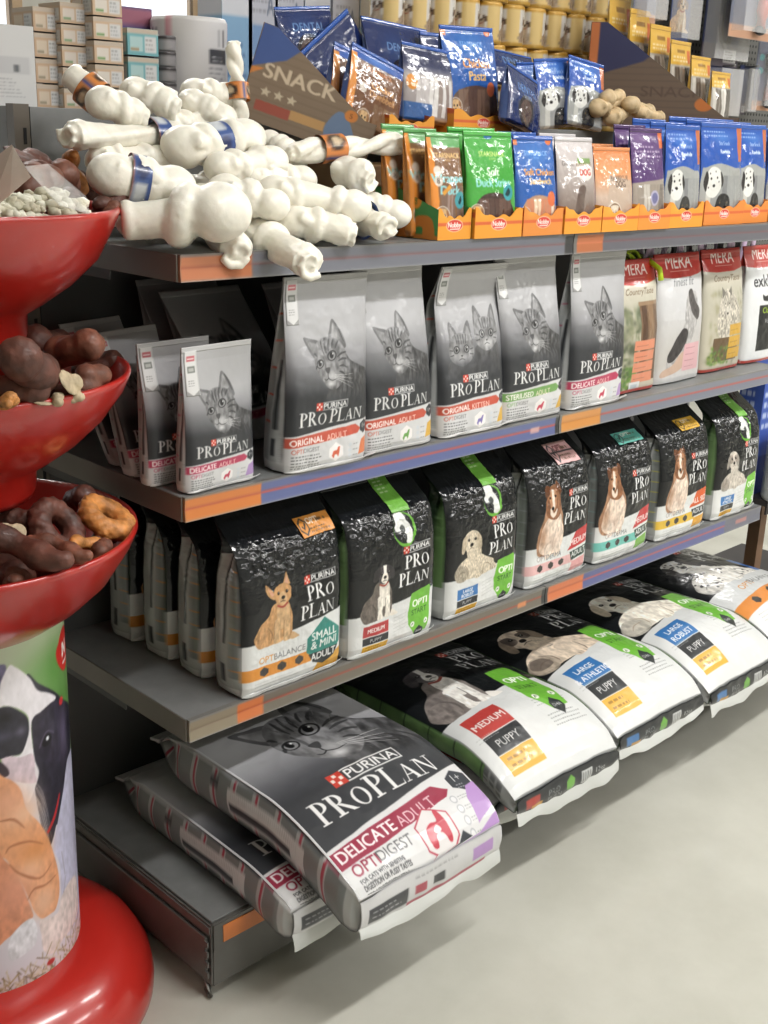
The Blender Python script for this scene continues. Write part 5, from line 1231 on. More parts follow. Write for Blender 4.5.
# display trays
TRAYM = CARD
def tray(x0, x1, y0, depth, zb, h, label, side='orange', group='orange treat trays on the top shelf', base=(226, 150, 48), seed=0, hb=.06, ry=0.0):
    W = x1-x0
    root = empty('display_tray', (x0, y0, zb)); tag(root, label, 'tray', group)
    c = Canvas(W*100, h*100, 9, base); c.rect(0, h*45, W*100, h*56, (206, 96, 50)); nobby(c, W*50, h*46, min(1.5, h*27)); c.blob(W*20, h*80, 2, 1, (236, 170, 70), .5)
    nu, nv = int(W*100*9), 40
    U_, V_ = np.meshgrid(np.linspace(0, 1, nu), np.linspace(0, 1, nv))
    e = np.abs(2*U_-1); top = h*(.74+.26*np.clip((e-.45)/.45, 0, 1)+.05*np.sin(U_*22+seed))
    P = np.stack([U_*W, 0*U_, V_*top], -1); P2 = P.copy(); P2[..., 1] += .0018
    K = c.sample(U_, V_*top/h).reshape(-1, 3); Q = grid_quads(nv, nu); N = nu*nv
    r = np.concatenate([np.arange(nu), np.arange(1, nv)*nu+nu-1, (nv-1)*nu+np.arange(nu-2, -1, -1), np.arange(nv-2, 0, -1)*nu]); r2 = np.roll(r, -1)
    link('front_panel', mesh_np('p', np.vstack([P.reshape(-1, 3), P2.reshape(-1, 3)]), np.vstack([Q, Q[:, ::-1]+N, np.stack([r2, r, r+N, r2+N], 1)]), np.vstack([K, K]), smooth=False), root, [CARD])
    # sides rise to the back
    for sx in (0, 1):
        cs = Canvas(depth*100, .16*100, 6, (70, 140, 76) if side == 'green' else base)
        if side == 'green':
            cs.ell(6, 7, 1.6, 1.6, (220, 140, 50)); cs.text('8', 6, 6.2, 1.4, (70, 120, 60), align='c')
            for k in range(2): cs.poly([(1+7*k, 0), (1.2+7*k, 3), (2.5+7*k, 4.2), (5+7*k, 4.2), (6.4+7*k, 3.2), (6.6+7*k, .5), (5.8+7*k, .5), (5.6+7*k, 2), (4+7*k, 2), (3.8+7*k, 0)], (206, 126, 50), 1, True)
            cs.rect(0, 0, depth*100, .8, (206, 126, 50))
        else: cs.rect(0, 4, depth*100, 5, (206, 96, 50))
        nu, nv = int(depth*100*5), 30
        U_, V_ = np.meshgrid(np.linspace(0, 1, nu), np.linspace(0, 1, nv)); top = h*.98+(hb-h)*np.clip(U_*1.6, 0, 1)
        P = np.stack([sx*W+0*U_, U_*depth, V_*top], -1); P[..., 0] += (-.0002 if sx == 0 else .0002); P2 = P.copy(); P2[..., 0] += .0016*(1 if sx == 0 else -1)
        K = cs.sample(U_ if sx == 0 else 1-U_, V_*top/.16).reshape(-1, 3); Q = grid_quads(nv, nu); N = nu*nv
        link('side_panel', mesh_np('p', np.vstack([P.reshape(-1, 3), P2.reshape(-1, 3)]), np.vstack([Q, Q[:, ::-1]+N]), np.vstack([K, K]), smooth=False), root, [CARD])
    m = MB(); m.box(.002, .002, 0, W-.002, depth-.001, .0015); m.build('bottom', [mat('kraft', (176, 146, 110), .8, var=.06)], root)
    m = MB(); m.box(.0, depth-.0018, 0, W, depth, hb); m.build('back_panel', [mat('kraft', (176, 146, 110))], root)
    return root
GP = 'treat pouches standing in the orange trays'
FR = [  # x0, x1, front y, kind, W, H, n pouches, tray base, label bits
 (.578, .672, -.006, 'duck', .112, .19, 3, (226, 150, 48), 'Wrapped Duck', 'brown and green duck treat pouch'),
 (.675, .818, -.012, 'soft', .132, .195, 2, (226, 150, 48), 'Soft Duck', 'bright green duck strip pouch'),
 (.821, .95, -.012, 'sandwich', .12, .19, 2, (216, 134, 58), 'blue sandwich', 'blue chicken sandwich pouch'),
 (.953, 1.083, -.014, 'bbq', .125, .19, 2, (226, 152, 50), 'grey barbecue', 'silver grey barbecue dog pouch'),
 (1.085, 1.222, -.014, 'beagle', .13, .172, 2, (226, 152, 50), 'orange barbecue', 'orange barbecue pouch with a beagle'),
 (1.224, 1.352, -.012, 'purple', .15, .215, 2, (222, 140, 54), 'purple topped', 'purple topped clear pouch'),
 (1.354, 1.5, -.008, 'dalm', .15, .225, 3, (226, 150, 48), 'first blue dalmatian', 'blue pouch with a black and white dog'),
 (1.528, 1.715, .006, 'dalm', .15, .235, 3, (218, 132, 56), 'second blue dalmatian', 'blue pouch with a black and white dog'),
 (1.717, 1.85, .012, 'dalm', .14, .235, 3, (218, 132, 56), 'third blue dalmatian', 'blue pouch with a black and white dog'),
 (1.875, 1.99, .02, 'dalm', .12, .225, 2, (218, 132, 56), 'last blue dalmatian', 'blue pouch with a black and white dog'),
]
ordw = ['frontmost', 'second', 'rearmost']
for i, (x0, x1, y0, kind, W, H, npk, base, tl, pl) in enumerate(FR):
    tray(x0, x1-.002, y0, .17, Z1+.0005, .056, 'orange printed tray holding the %s pouches' % tl, 'green' if i == 0 else 'orange', base=base, seed=i, hb=.06 if i else .09)
    for k in range(npk):
        xs = (x0+x1)/2+(0 if i else -.0+.0)+(-.012*k if i == 0 else .006*(k % 2))
        pouch(kind, xs, y0+.022+.046*k, Z1+.003, x1-x0-.005, H+.006*k, '%s, %s in its tray' % (pl if kind != 'dalm' else pl+' in the %s tray' % tl.split()[0], ordw[k if npk == 3 else (0 if k == 0 else 2)]), GP, 200+7*i+k, lean=.12 if kind != 'dalm' else .06, rz=.02*(k-1), n=7 if k == 0 else 4)
# closed boxes that raise the second row
kr = mat('kraft_carton', (150, 118, 84), .75, var=.08, vscale=12, bump=.05, bscale=300)
def carton(x0, x1, y0, y1, z0, z1, label):
    root = empty('cardboard_box', ((x0+x1)/2, (y0+y1)/2, z0)); tag(root, label, 'box', 'cardboard boxes under the second row')
    w, d, h = (x1-x0)/2, (y1-y0)/2, z1-z0
    m = MB(); m.box(-w, -d, 0, w, d, h, .002); m.build('body', [kr], root)
    m = MB(); m.box(-w, -.024, h, w, .024, h+.0006); m.build('tape', [mat('parcel_tape', (190, 160, 110), .25)], root)
carton(.60, .86, .2, .44, Z1+.001, 1.47, 'brown cardboard box under the chicken pouches'); carton(.87, 1.28, .2, .44, Z1+.001, 1.535, 'brown cardboard box under the blue pasta pouch'); carton(1.3, 2.0, .2, .45, Z1+.001, 1.52, 'brown cardboard box under the large dark display carton')
# second row pouches
G2 = 'treat pouches of the second row'
def at_pouch(kind, u0, v0, u1, v1, y, label, seed, W=None, **kw):
    """pouch whose foot is seen at (u0, v0) and top at (u1, v1)"""
    p, q = A(u0, v0, y), A(u1, v1, y); H = float(np.linalg.norm(q-p)); an = math.atan2(q[0]-p[0], q[2]-p[2])
    return pouch(kind, p[0], y, p[2], W, H, label, G2, seed, ry=an, **kw)
at_pouch('chick', 366, 132, 384, 56, .24, 'brown and blue chicken pouch, right one of the leaning pair', 301, .15, D=.03, lean=.1)
at_pouch('chick', 350, 130, 366, 54, .30, 'brown and blue chicken pouch, half hidden left one of the pair', 302, .15, D=.03, lean=.1)
at_pouch('clear', 425, 124, 432, 46, .26, 'clear pouch with a dark navy top beside the chicken pair', 303, .15, D=.03)
at_pouch('dental', 404, 100, 410, 22, .36, 'dark navy pouch lying behind the clear navy-topped pouch', 304, .2, lean=.3)
at_pouch('pasta', 470, 124, 473, 26, .27, 'tall blue Chicken Pasta pouch', 305, .17, D=.035)
at_pouch('dental', 448, 118, 452, 34, .36, 'navy pouch edge behind the tall pasta pouch', 306, .17)
at_pouch('dental', 518, 130, 530, 72, .2, 'dark blue DENTAL pouch tipped toward the right', 307, .15, rz=.2, D=.035)
at_pouch('dental', 516, 88, 520, 52, .34, 'shiny navy pouch behind the DENTAL pouch', 311, .16, lean=.4)
at_pouch('dalm', 556, 128, 558, 58, .26, 'blue treat pouch right of the DENTAL pouch', 308, .14)
at_pouch('dalm', 584, 128, 590, 60, .24, 'blue pouch with an orange corner and white chews', 309, .14, ry_=0) if False else at_pouch('dalm', 582, 128, 592, 60, .24, 'blue pouch with an orange corner beside the tan chews', 309, .14)
at_pouch('dalm', 536, 120, 538, 62, .33, 'blue pouch at the back between the DENTAL pouch and its neighbour', 310, .13)
tray(.86, 1.05, .225, .17, 1.5365, .05, 'orange tray edge under the tall blue pasta pouch', seed=5); tray(.66, .79, .215, .17, 1.5215, .045, 'orange tray under the clear navy-topped pouch', seed=6)

# large tilted display cartons
def display_carton(name_label, P, rz, rx, W, Dp, hb, hf, side_art, front_col, inner, lip=None):
    root = empty('display_carton', P, 0); root.rotation_euler = (rx, 0, rz); tag(root, name_label, 'carton', 'open display cartons of the second row')
    nu, nv = 150, 90
    for sx, nm in ((0, 'side_panel'), (1, 'side_panel')):
        U_, V_ = np.meshgrid(np.linspace(0, 1, nu), np.linspace(0, 1, nv)); top = hf+(hb-hf)*np.clip(U_*1.25-.12, 0, 1)
        P1 = np.stack([sx*W+0*U_, U_*Dp, V_*top], -1); P2 = P1.copy(); P2[..., 0] += .002*(1 if sx == 0 else -1)
        K = side_art.sample(1-U_, V_*top/hb).reshape(-1, 3); K2_ = np.ones_like(K)*lin(inner)
        if sx == 1: K, K2_ = side_art.sample(U_, V_*top/hb).reshape(-1, 3), K2_
        Q = grid_quads(nv, nu); N = nu*nv; r = np.concatenate([np.arange(nu), np.arange(1, nv)*nu+nu-1, (nv-1)*nu+np.arange(nu-2, -1, -1), np.arange(nv-2, 0, -1)*nu]); r2 = np.roll(r, -1)
        link(nm, mesh_np('p', np.vstack([P1.reshape(-1, 3), P2.reshape(-1, 3)]), np.vstack([Q, Q[:, ::-1]+N, np.stack([r2, r, r+N, r2+N], 1)]), np.vstack([K, K2_]), smooth=False), root, [CARD])
    kf = mat('kraft_inside', inner, .8, var=.05)
    m = MB(); m.box(0, Dp-.002, 0, W, Dp, hb); m.build('back_panel', [kf], root)
    m = MB(); m.box(0, 0, 0, W, .002, hf); m.build('front_panel', [mat('carton_front_'+name_label.split()[0], front_col, .6)], root)
    m = MB(); m.box(.002, .002, 0, W-.002, Dp-.002, .002); m.build('bottom', [kf], root)
    return root
c1 = Canvas(30, 24, 6, (134, 116, 98))
for k in range(12): c1.rect(0, 2*k, 30, 2*k+.5, (126, 108, 90), .7)
c1.poly([(0, 24), (0, 13), (7, 17), (12, 24)], (70, 92, 150)); c1.poly([(0, 13), (0, 11), (3, 13.5)], (206, 130, 70))
c1.text('SNACK', 3, 11.5, 3.6, (208, 190, 166), bold=.04)
for k in range(3):
    x, y = 4.5+3*k, 8
    c1.poly([(x+1.3*math.cos(PI/2+q*PI/5)*(1 if q % 2 == 0 else .45), y+1.3*math.sin(PI/2+q*PI/5)*(1 if q % 2 == 0 else .45)) for q in range(10)], (204, 190, 166))
c1.rect(3, 3, 11, 5.6, (160, 84, 70)); c1.rect(11, 3.4, 19, 5.8, (190, 150, 100)); c1.poly([(19, 4), (21, 9.5), (24, 8), (27, 1), (22, 0)], (110, 130, 160), 1, True); c1.ell(24, 9.5, 1.5, 1.5, (206, 130, 66)); c1.text('5', 24, 8.9, 1.2, (120, 70, 40), align='c')
p = A(366, 137, .19)-np.array([0, 0, .045])
display_carton('brown SNACK printed carton with white stars, tilted beside the upright twist', (p[0], p[1], p[2]), .80, .30, .12, .26, .175, .07, c1, (150, 120, 90), (164, 136, 106))
q = pouch('pasta', p[0]+.05*math.cos(.8)-.15*math.sin(.8), p[1]+.05*math.sin(.8)+.15*math.cos(.8), p[2]+.05, .085, .16, 'blue pouch standing inside the brown SNACK carton', G2, 320, rz=.8, lean=.1)
at_pouch('dental', 372, 120, 330, 30, .40, 'navy pouch leaning back behind the brown SNACK carton', 321, .16, lean=.1); at_pouch('clear', 372, 115, 362, 36, .42, 'silver fronted pouch leaning behind the brown carton', 322, .15, lean=.1)
at_pouch('dental', 310, 70, 306, 6, .44, 'darkest navy pouch sticking up behind the brown carton', 323, .15, lean=.1)
c2 = Canvas(34, 30, 5, (104, 86, 72))
for k in range(16): c2.rect(0, 1.9*k, 34, 1.9*k+.4, (94, 78, 66), .8)
c2.poly([(0, 30), (0, 14), (12, 19), (22, 30)], (44, 46, 84)); c2.rect(0, 13, 2, 30, (190, 110, 60)); c2.text('SNACK', 12, 9, 3, (84, 66, 56)); c2.ell(26, 7, 2, 2, (190, 110, 50))
_p = A(738, 130, .13); _rz = .62
display_carton('dark brown and navy display carton holding the yellow-headed packs', (_p[0], _p[1], _p[2]), _rz, .0, .15, .40, .255, .03, c2, (60, 52, 70), (150, 122, 94))
GY = 'yellow-headed packs in the dark carton'
def in_carton(x, y): return _p[0]+x*math.cos(_rz)-y*math.sin(_rz), _p[1]+x*math.sin(_rz)+y*math.cos(_rz)
for k in range(6):
    x, y = in_carton(.068, .05+.055*k)
    pouch('yellowpack', x, y, _p[2]+.004, .118, .14+.037*k, ['yellow-headed clear pack, front one in the dark carton', 'yellow-headed clear pack, second from the front in the dark carton', 'yellow-headed clear pack, third from the front in the dark carton', 'yellow-headed clear pack, third from the rear in the dark carton', 'yellow-headed clear pack, second from the rear in the dark carton', 'yellow-headed clear pack, rearmost in the dark carton'][k], GY, 330+k, D=.018, lean=.02, n=5, rz=_rz-.5)
for k in range(3):
    x, y = in_carton(.135, .08+.1*k)
    pouch('chick' if k == 0 else 'dalm', x, y, _p[2]+.004, .06, .16+.055*k, ['brown chewy pouch in front right of the dark carton', 'blue pouch in the middle right of the dark carton', 'blue pouch at the rear right of the dark carton'][k], GY, 340+k, D=.02, n=5, rz=_rz-.5)
# ------------------------------------------------------------------ red bowl stand
RBOWL = mat('red_enamel', (180, 38, 31), .28, coat=.6, spec=.5, var=.03, vscale=5)
TX, TY = -.303, .20
def atz(u, v, z):
    d = _fw*F_PX+_r2*(u-384)-_u2*(v-512); return CAM+d*((z-CAM[2])/d[2])
stand = empty('bowl_stand', (TX, TY, 0)); tag(stand, 'red three-tier bowl stand with a picture drum, left of the grey shelving', 'display stand')
m = MB(); m.lathe([(0, .0), (.285, .0), (.293, .012), (.294, .03), (.289, .06), (.27, .095), (.24, .122), (.205, .138), (.175, .142), (.1, .143), (0, .143)], 96); m.build('base', [RBOWL], stand)
m = MB(); m.lathe([(0, .143), (.046, .143), (.046, 1.36), (.0, 1.36)], 32); m.build('pole', [RBOWL], stand)
# printed drum
cd_ = Canvas(2*PI*16.5, 59, 6, (150, 160, 130))
cd_.vgrad([(0, (150, 140, 110)), (8, (196, 190, 176)), (40, (120, 150, 96)), (52, (128, 158, 104)), (59, (176, 190, 160))])
DP = {
 'coat': [(9.8, 53.6), (12.1, 51.4), (16.0, 48.4), (19.1, 45.6), (24.5, 41.4), (22.8, 35.0), (19.5, 34.0), (16.8, 30.8), (12.9, 23.4), (11.5, 24.6), (10.5, 29.6), (10.0, 34.6), (10.1, 41.8), (10.1, 46.4)],
 'coatl': [(4.0, 56.2), (5.5, 56.6), (6.4, 56.0), (5.6, 53.2), (5.1, 50.8), (3.5, 50.4)],
 'blaze': [(6.8, 56.0), (7.8, 55.6), (9.1, 54.4), (10.6, 52.6), (11.8, 50.4), (14.5, 48.8), (16.4, 47.2), (14.2, 46.8), (12.2, 46.6), (10.5, 46.2), (10.0, 44.6), (10.1, 41.8), (10.4, 39.0), (11.0, 36.8), (10.0, 34.6), (8.4, 32.6), (7.1, 35.8), (5.2, 37.4), (4.6, 41.2), (5.0, 42.0), (7.5, 41.2), (8.6, 42.4), (9.6, 45.2), (9.4, 47.2), (7.6, 49.0), (5.5, 50.0), (4.8, 49.8), (5.2, 53.4)],
 'pink': [(4.6, 41.2), (5.1, 42.0), (7.5, 40.8), (10.0, 40.4), (10.2, 37.2), (10.1, 35.4), (5.5, 37.8), (5.4, 39.2)],
 'nose': [(4.8, 49.8), (6.4, 49.6), (8.0, 48.4), (9.4, 46.8), (9.6, 44.8), (9.1, 43.2), (7.9, 41.4), (5.8, 41.6), (4.5, 41.6), (3.2, 41.6), (3.5, 49.6)],
 'patch': [(10.5, 46.2), (12.2, 46.6), (14.4, 47.0), (16.8, 46.6), (20.2, 44.0), (20.8, 40.0), (18.8, 36.4), (15.6, 36.2), (12.2, 38.6), (10.8, 40.6), (10.1, 43.6)],
 'lip': [(4.1, 41.2), (5.4, 39.8), (5.6, 38.6), (4.6, 38.4), (3.4, 39.0)],
 'chest': [(19.8, 34.8), (24.5, 34.0), (24.6, 28.0), (24.5, 20.0), (24.6, 11.6), (24.4, 5.4), (16.6, 4.8), (14.6, 12.4), (14.6, 18.4), (13.2, 22.2), (14.8, 26.2), (17.1, 30.6)],
 'chew': [(2.8, 39.2), (4.8, 38.4), (6.4, 37.0), (7.4, 35.2), (8.2, 31.6), (10.1, 28.8), (11.5, 26.2), (12.8, 22.6), (14.0, 17.8), (14.1, 13.8), (12.9, 11.2), (11.4, 11.0), (9.6, 11.2), (8.2, 13.4), (7.6, 15.6), (6.4, 19.2), (4.9, 22.8), (3.8, 24.8), (1.9, 26.2)],
 'chew2': [(2.0, 26.6), (3.9, 24.4), (5.5, 21.6), (6.6, 18.2), (7.9, 13.6), (7.8, 12.2), (5.5, 11.8), (3.4, 10.4), (0.9, 10.6)],
 'paw': [(3.4, 8.8), (4.1, 10.4), (5.9, 12.0), (7.8, 12.2), (8.6, 10.2), (8.2, 7.4), (6.2, 6.4), (4.1, 6.0), (3.4, 6.8)],
 'paw2': [(9.2, 10.8), (10.9, 10.4), (13.4, 10.2), (14.6, 12.4), (17.6, 13.4), (21.0, 12.0), (21.6, 6.4), (18.4, 4.6), (14.5, 4.4), (11.4, 3.4), (9.6, 5.2), (9.4, 7.8)],
 'logo': [(17.2, 53.8), (18.1, 55.2), (20.6, 56.2), (22.1, 54.2), (21.8, 50.0), (18.5, 51.4)],
 'collar': [(15.8, 30.8), (14.0, 27.6), (12.0, 25.6)],
 'fold1': [(3.5, 31.2), (5.8, 30.8), (7.6, 28.6)],
 'fold2': [(4.6, 23.4), (6.1, 21.2), (9.8, 18.6), (12.5, 19.8)],
 'fold3': [(4.1, 25.4), (5.1, 26.4), (8.2, 26.0), (11.0, 24.2)],
 'fold4': [(7.2, 15.8), (8.5, 17.2), (10.9, 16.8), (13.4, 17.2)],
 'pts': [(13.2, 41.4), (5.6, 48.0), (8.1, 45.0), (8.4, 61.6), (18.2, 45.8), (7.5, 31.2), (6.5, 26.8), (9.2, 23.6), (7.9, 20.8), (5.0, 34.0), (4.6, 18.0), (10.5, 14.0), (18.4, 40.4), (5.9, 43.6)],
}
def drum_paint(c, o):
    """o = where the middle of one picture sits along the wrap"""
    X = lambda x: o+x
    Pp = lambda k, col, al=1, fur=.0, seed=1, sm_=True: c.poly([(X(a), b) for a, b in DP[k]], col, al, sm_, fur, seed, .9)
    for a, b, r1, r2, col in ((16, 52, 7, 5, (84, 138, 60)), (20, 46, 6, 6, (80, 130, 58)), (2, 56, 7, 4, (190, 190, 176)), (6, 50, 6, 3, (150, 160, 130))): c.blob(X(a), b, r1, r2, col, .8)
    c.poly([(X(-14), 0), (X(-14), 42), (X(10), 40), (X(22), 30), (X(25), 0)], (206, 200, 210)); c.poly([(X(14), 26), (X(10), 38), (X(14), 46), (X(20), 40), (X(22), 28)], (44, 42, 54), 1, True)
    Pp('coat', (44, 42, 54), 1, .35, 2); Pp('coatl', (96, 90, 120), 1, .3, 3); Pp('chest', (186, 184, 208), 1, .12, 4)
    Pp('blaze', (228, 224, 230), 1, .06, 5); Pp('pink', (206, 186, 198), .9, .15, 6); Pp('nose', (42, 40, 52), 1, .2, 7); Pp('patch', (48, 44, 58), 1, .4, 8); Pp('lip', (58, 44, 54), 1)
    q = DP['pts']
    c.blob(X(q[12][0]), q[12][1], 1.6, 4, (108, 98, 128), .7); c.blob(X(q[2][0]), q[2][1], 1.0, .8, (110, 106, 126), .7); c.blob(X(q[1][0]), q[1][1], 1.2, .9, (14, 12, 18), .9); c.blob(X(4), 45, 3, .8, (92, 90, 112), .6)
    c.ell(X(q[0][0]), q[0][1], 1.3, 1.0, (20, 18, 24)); c.ell(X(q[0][0])+.2, q[0][1]+.2, .4, .35, (226, 230, 238)); c.line([(X(q[0][0])-1.8, q[0][1]-.6), (X(q[0][0]), q[0][1]+1.4), (X(q[0][0])+2, q[0][1]+.4)], .35, (96, 88, 108), .8, True)
    rr = random.Random(3)
    for k in range(9): c.line([(X(10+rr.uniform(-.4, .4)), 36-k*.7), (X(11.5), 33-k), (X(12.2+rr.uniform(0, 1)), 27-k)], [.1, .12, .04], (214, 206, 206), .8, True)
    c.line([(X(a), b) for a, b in DP['collar']], [.4, .7, .6], (178, 44, 50), 1, True)
    Pp('chew', (216, 152, 112), 1, .16, 9); Pp('chew2', (206, 136, 104), 1, .18, 10)
    for i, (r1, r2, col) in zip(range(5, 12), ((3.5, 2.4, (232, 190, 160)), (3, 2.6, (226, 160, 116)), (3.4, 2.6, (206, 132, 72)), (3, 2.4, (230, 180, 146)), (4, 3, (226, 166, 136)), (4, 4, (214, 146, 120)), (3, 3, (222, 176, 148)))): c.blob(X(q[i][0]), q[i][1], r1, r2, col, .8)
    for k in ('fold1', 'fold2', 'fold3', 'fold4'): c.line([(X(a), b) for a, b in DP[k]], [.15, .5, .15], (150, 86, 54), .65, True)
    Pp('paw', (212, 210, 218), 1, .2, 11); Pp('paw2', (214, 198, 196), 1, .2, 12)
    for k in range(260):
        x, y = rr.uniform(-12, 28), rr.uniform(-1, 4.5)*abs(rr.uniform(.1, 1)); c.line([(X(x), y), (X(x+rr.uniform(-2.4, 2.4)), y+rr.uniform(.3, 2.4))], .2, rr.choice([(132, 116, 80), (176, 160, 118), (96, 84, 60), (206, 196, 180)]), .8)
    for k in range(16): x, y = rr.uniform(14, 25), rr.uniform(2, 16); c.line([(X(x), y), (X(x+rr.uniform(-1, 2)), y+rr.uniform(2, 5))], .14, rr.choice([(110, 104, 104), (220, 214, 210)]), .7)
    c.ell(X(q[4][0]), q[4][1], .8, .7, (190, 50, 56)); c.ell(X(q[3][0]), q[3][1], 1.3, .5, (176, 66, 56)); c.ell(X(11), 2.2, .9, .5, (170, 44, 44))
    Pp('logo', (196, 44, 38)); lx = sum(a for a, b in DP['logo'])/6; ly = sum(b for a, b in DP['logo'])/6
    c.ell(X(lx+1.6), ly, 3.4, 3.6, (196, 44, 38)); c.text('N', X(lx+.2), ly-1.0, 2.4, (238, 230, 226), bold=.08, shear=.15); c.rect(X(lx+.2), ly-2.2, X(lx+3.4), ly-1.8, (238, 230, 226))
Cw = 2*PI*16.5
for o_ in (Cw*.25, Cw*.75): drum_paint(cd_, o_)
# column x of the print runs clockwise seen from the camera: middle of the first picture faces the camera
nT, nZ = 640, 300
th0 = math.atan2(CAM[1]-TY, CAM[0]-TX)
T_, Zz = np.meshgrid(np.linspace(0, 1, nT, endpoint=False), np.linspace(0, 1, nZ))
ang = th0+(T_-.25)*2*PI
V = np.stack([.165*np.cos(ang), .165*np.sin(ang), .135+Zz*.627], -1).reshape(-1, 3)
link('picture_drum', mesh_np('drum', V, grid_quads(nZ, nT, True), cd_.sample(T_, Zz).reshape(-1, 3)), stand, [mat('print_drum', attr='Print', rough=.35, coat=.2)])
def bowl(zr, R, zf):
    m = MB(); h = zr-zf
    out = [(.115, zf), (.128, zf), (.134, zf+.012), (.136, zf+.045), (.165, zf+.062), (.205, zf+.09), (.245, zf+.128), (R-.012, zr-.03), (R-.002, zr-.008), (R, zr-.003), (R-.001, zr+.002), (R-.006, zr+.003), (R-.012, zr-.006)]
    inn = [(.238, zf+.13), (.2, zf+.098), (.16, zf+.07), (.1, zf+.056), (.047, zf+.053)]
    m.lathe(out+inn, 96); return m.build('bowl', [RBOWL], stand)
bowl(1.41, .280, 1.208); bowl(1.166, .288, .965); bowl(.911, .291, .700)
def chew_mesh(kind, seed):
    rr = random.Random(seed); mb = MB()
    if kind == 'knot':
        mb.ball((0, 0, 0), .03, (1.5, .9, .8)); mb.ball((.03, .01, .0), .024); mb.ball((-.03, -.008, .004), .026)
    elif kind == 'ring':
        n = 26
        for s in range(3):
            mb.tube([((.038+.011*math.cos(q*5+s*2.1))*math.cos(q), (.038+.011*math.cos(q*5+s*2.1))*math.sin(q), .011*math.sin(q*5+s*2.1)) for q in [2*PI*i/60 for i in range(61)]], [.0115]*61, 8)
    elif kind == 'sausage':
        mb.tube([(-.06+.012*i, .012*math.sin(i*.5), .006*math.cos(i*.4)) for i in range(11)], [.012]+[.018+.003*math.sin(i*1.3) for i in range(9)]+[.012], 12)
        mb.ball((-.062, 0, .006), .013); mb.ball((.062, -.01, -.003), .013)
    elif kind == 'ear':
        mb.ball((0, 0, 0), .05, (1.1, .75, .16)); mb.ball((.03, .01, .008), .03, (1, .8, .3))
    elif kind == 'chunk':
        for k in range(5): mb.ball((rr.uniform(-.025, .025), rr.uniform(-.02, .02), rr.uniform(-.012, .012)), rr.uniform(.016, .026), (1.2, .9, .8))
    return remeshed(mb.bm, .0032, .004, seed, .03, 2)
BRN = mat('chew_dark', (84, 50, 40), .6, coat=.08, bump=.5, bscale=150, var=.3, vscale=40)
BR2 = mat('chew_brown', (108, 66, 50), .6, coat=.05, bump=.5, bscale=130, var=.25, vscale=40)
OCH = mat('chew_ochre', (180, 122, 66), .55, bump=.6, bscale=160, var=.25, vscale=40)
TAN = mat('chew_tan', (176, 160, 132), .7, bump=.3, bscale=120, var=.12, vscale=30)
_CM = {}
def chew(kind, P, rot, mt, label, group, sc=1.0, seed=1, name=None):
    k = (kind, seed % 3)
    if k not in _CM: _CM[k] = chew_mesh(kind, seed % 3+50)
    o = bpy.data.objects.new(name or {'knot': 'knotted_chew', 'ring': 'braided_ring_chew', 'sausage': 'sausage_chew', 'ear': 'dried_ear', 'chunk': 'meat_chunk'}[kind], _CM[k]); COL.objects.link(o)
    if not _CM[k].materials: _CM[k].materials.append(mt)
    o.material_slots[0].link = 'OBJECT'; o.material_slots[0].material = mt
    o.location = P; o.rotation_euler = rot; o.scale = (sc,)*3
    tag(o, label, {'knot': 'chew', 'ring': 'ring chew', 'sausage': 'sausage', 'ear': 'dried ear', 'chunk': 'chew'}[kind], group); return o
# lowest bowl: braided rings, sausages
G3 = 'chews in the lowest red bowl'
def inb(u, v, z): return atz(u, v, z)
L3 = [('ring', inb(56, 528, .93), (.9, .25, .3), BRN, 'dark brown braided ring chew in the lowest bowl, with a clear hole', 1.35, 1),
 ('ring', inb(106, 518, .925), (.55, -.1, .8), OCH, 'ochre ring chew at the right rim of the lowest bowl', 1.3, 2),
 ('sausage', inb(22, 548, .945), (.1, .1, -.85), BRN, 'thick dark sausage chew at the front of the lowest bowl', 1.35, 1),
 ('sausage', inb(60, 548, .935), (.1, .05, -.9), BR2, 'thin brown sausage chew beside the dark sausage in the lowest bowl', .9, 2),
 ('sausage', inb(88, 543, .915), (0, .2, .4), OCH, 'short light sausage chew below the ochre ring', .75, 1),
 ('chunk', inb(100, 552, .90), (.3, 0, 1), BR2, 'brown chunk at the lower right of the lowest bowl', 1.0, 1),
 ('chunk', inb(10, 578, .90), (.2, .5, 1), BR2, 'brown chunk at the front left of the lowest bowl', 1.0, 2),
 ('ring', inb(20, 528, .925), (.7, .5, 2), BRN, 'dark ring chew leaning behind the thick dark sausage', 1.2, 0),
 ('ear', inb(8, 535, .95), (1.0, .3, .2), TAN, 'pale flat chew at the left of the lowest bowl', .7, 0),
 ('knot', inb(80, 500, .93), (.2, .4, 1), BRN, 'dark knot at the rear of the lowest bowl behind the ring', 1.1, 1),
 ('knot', inb(112, 535, .895), (.2, .4, 2.2), BRN, 'dark knot under the ochre ring by the rim', .8, 2),
 ('chunk', inb(40, 545, .885), (0, 0, 0), BRN, 'dark chunk under the braided ring in the lowest bowl', 1.1, 0)]
G2b = 'chews in the middle red bowl'
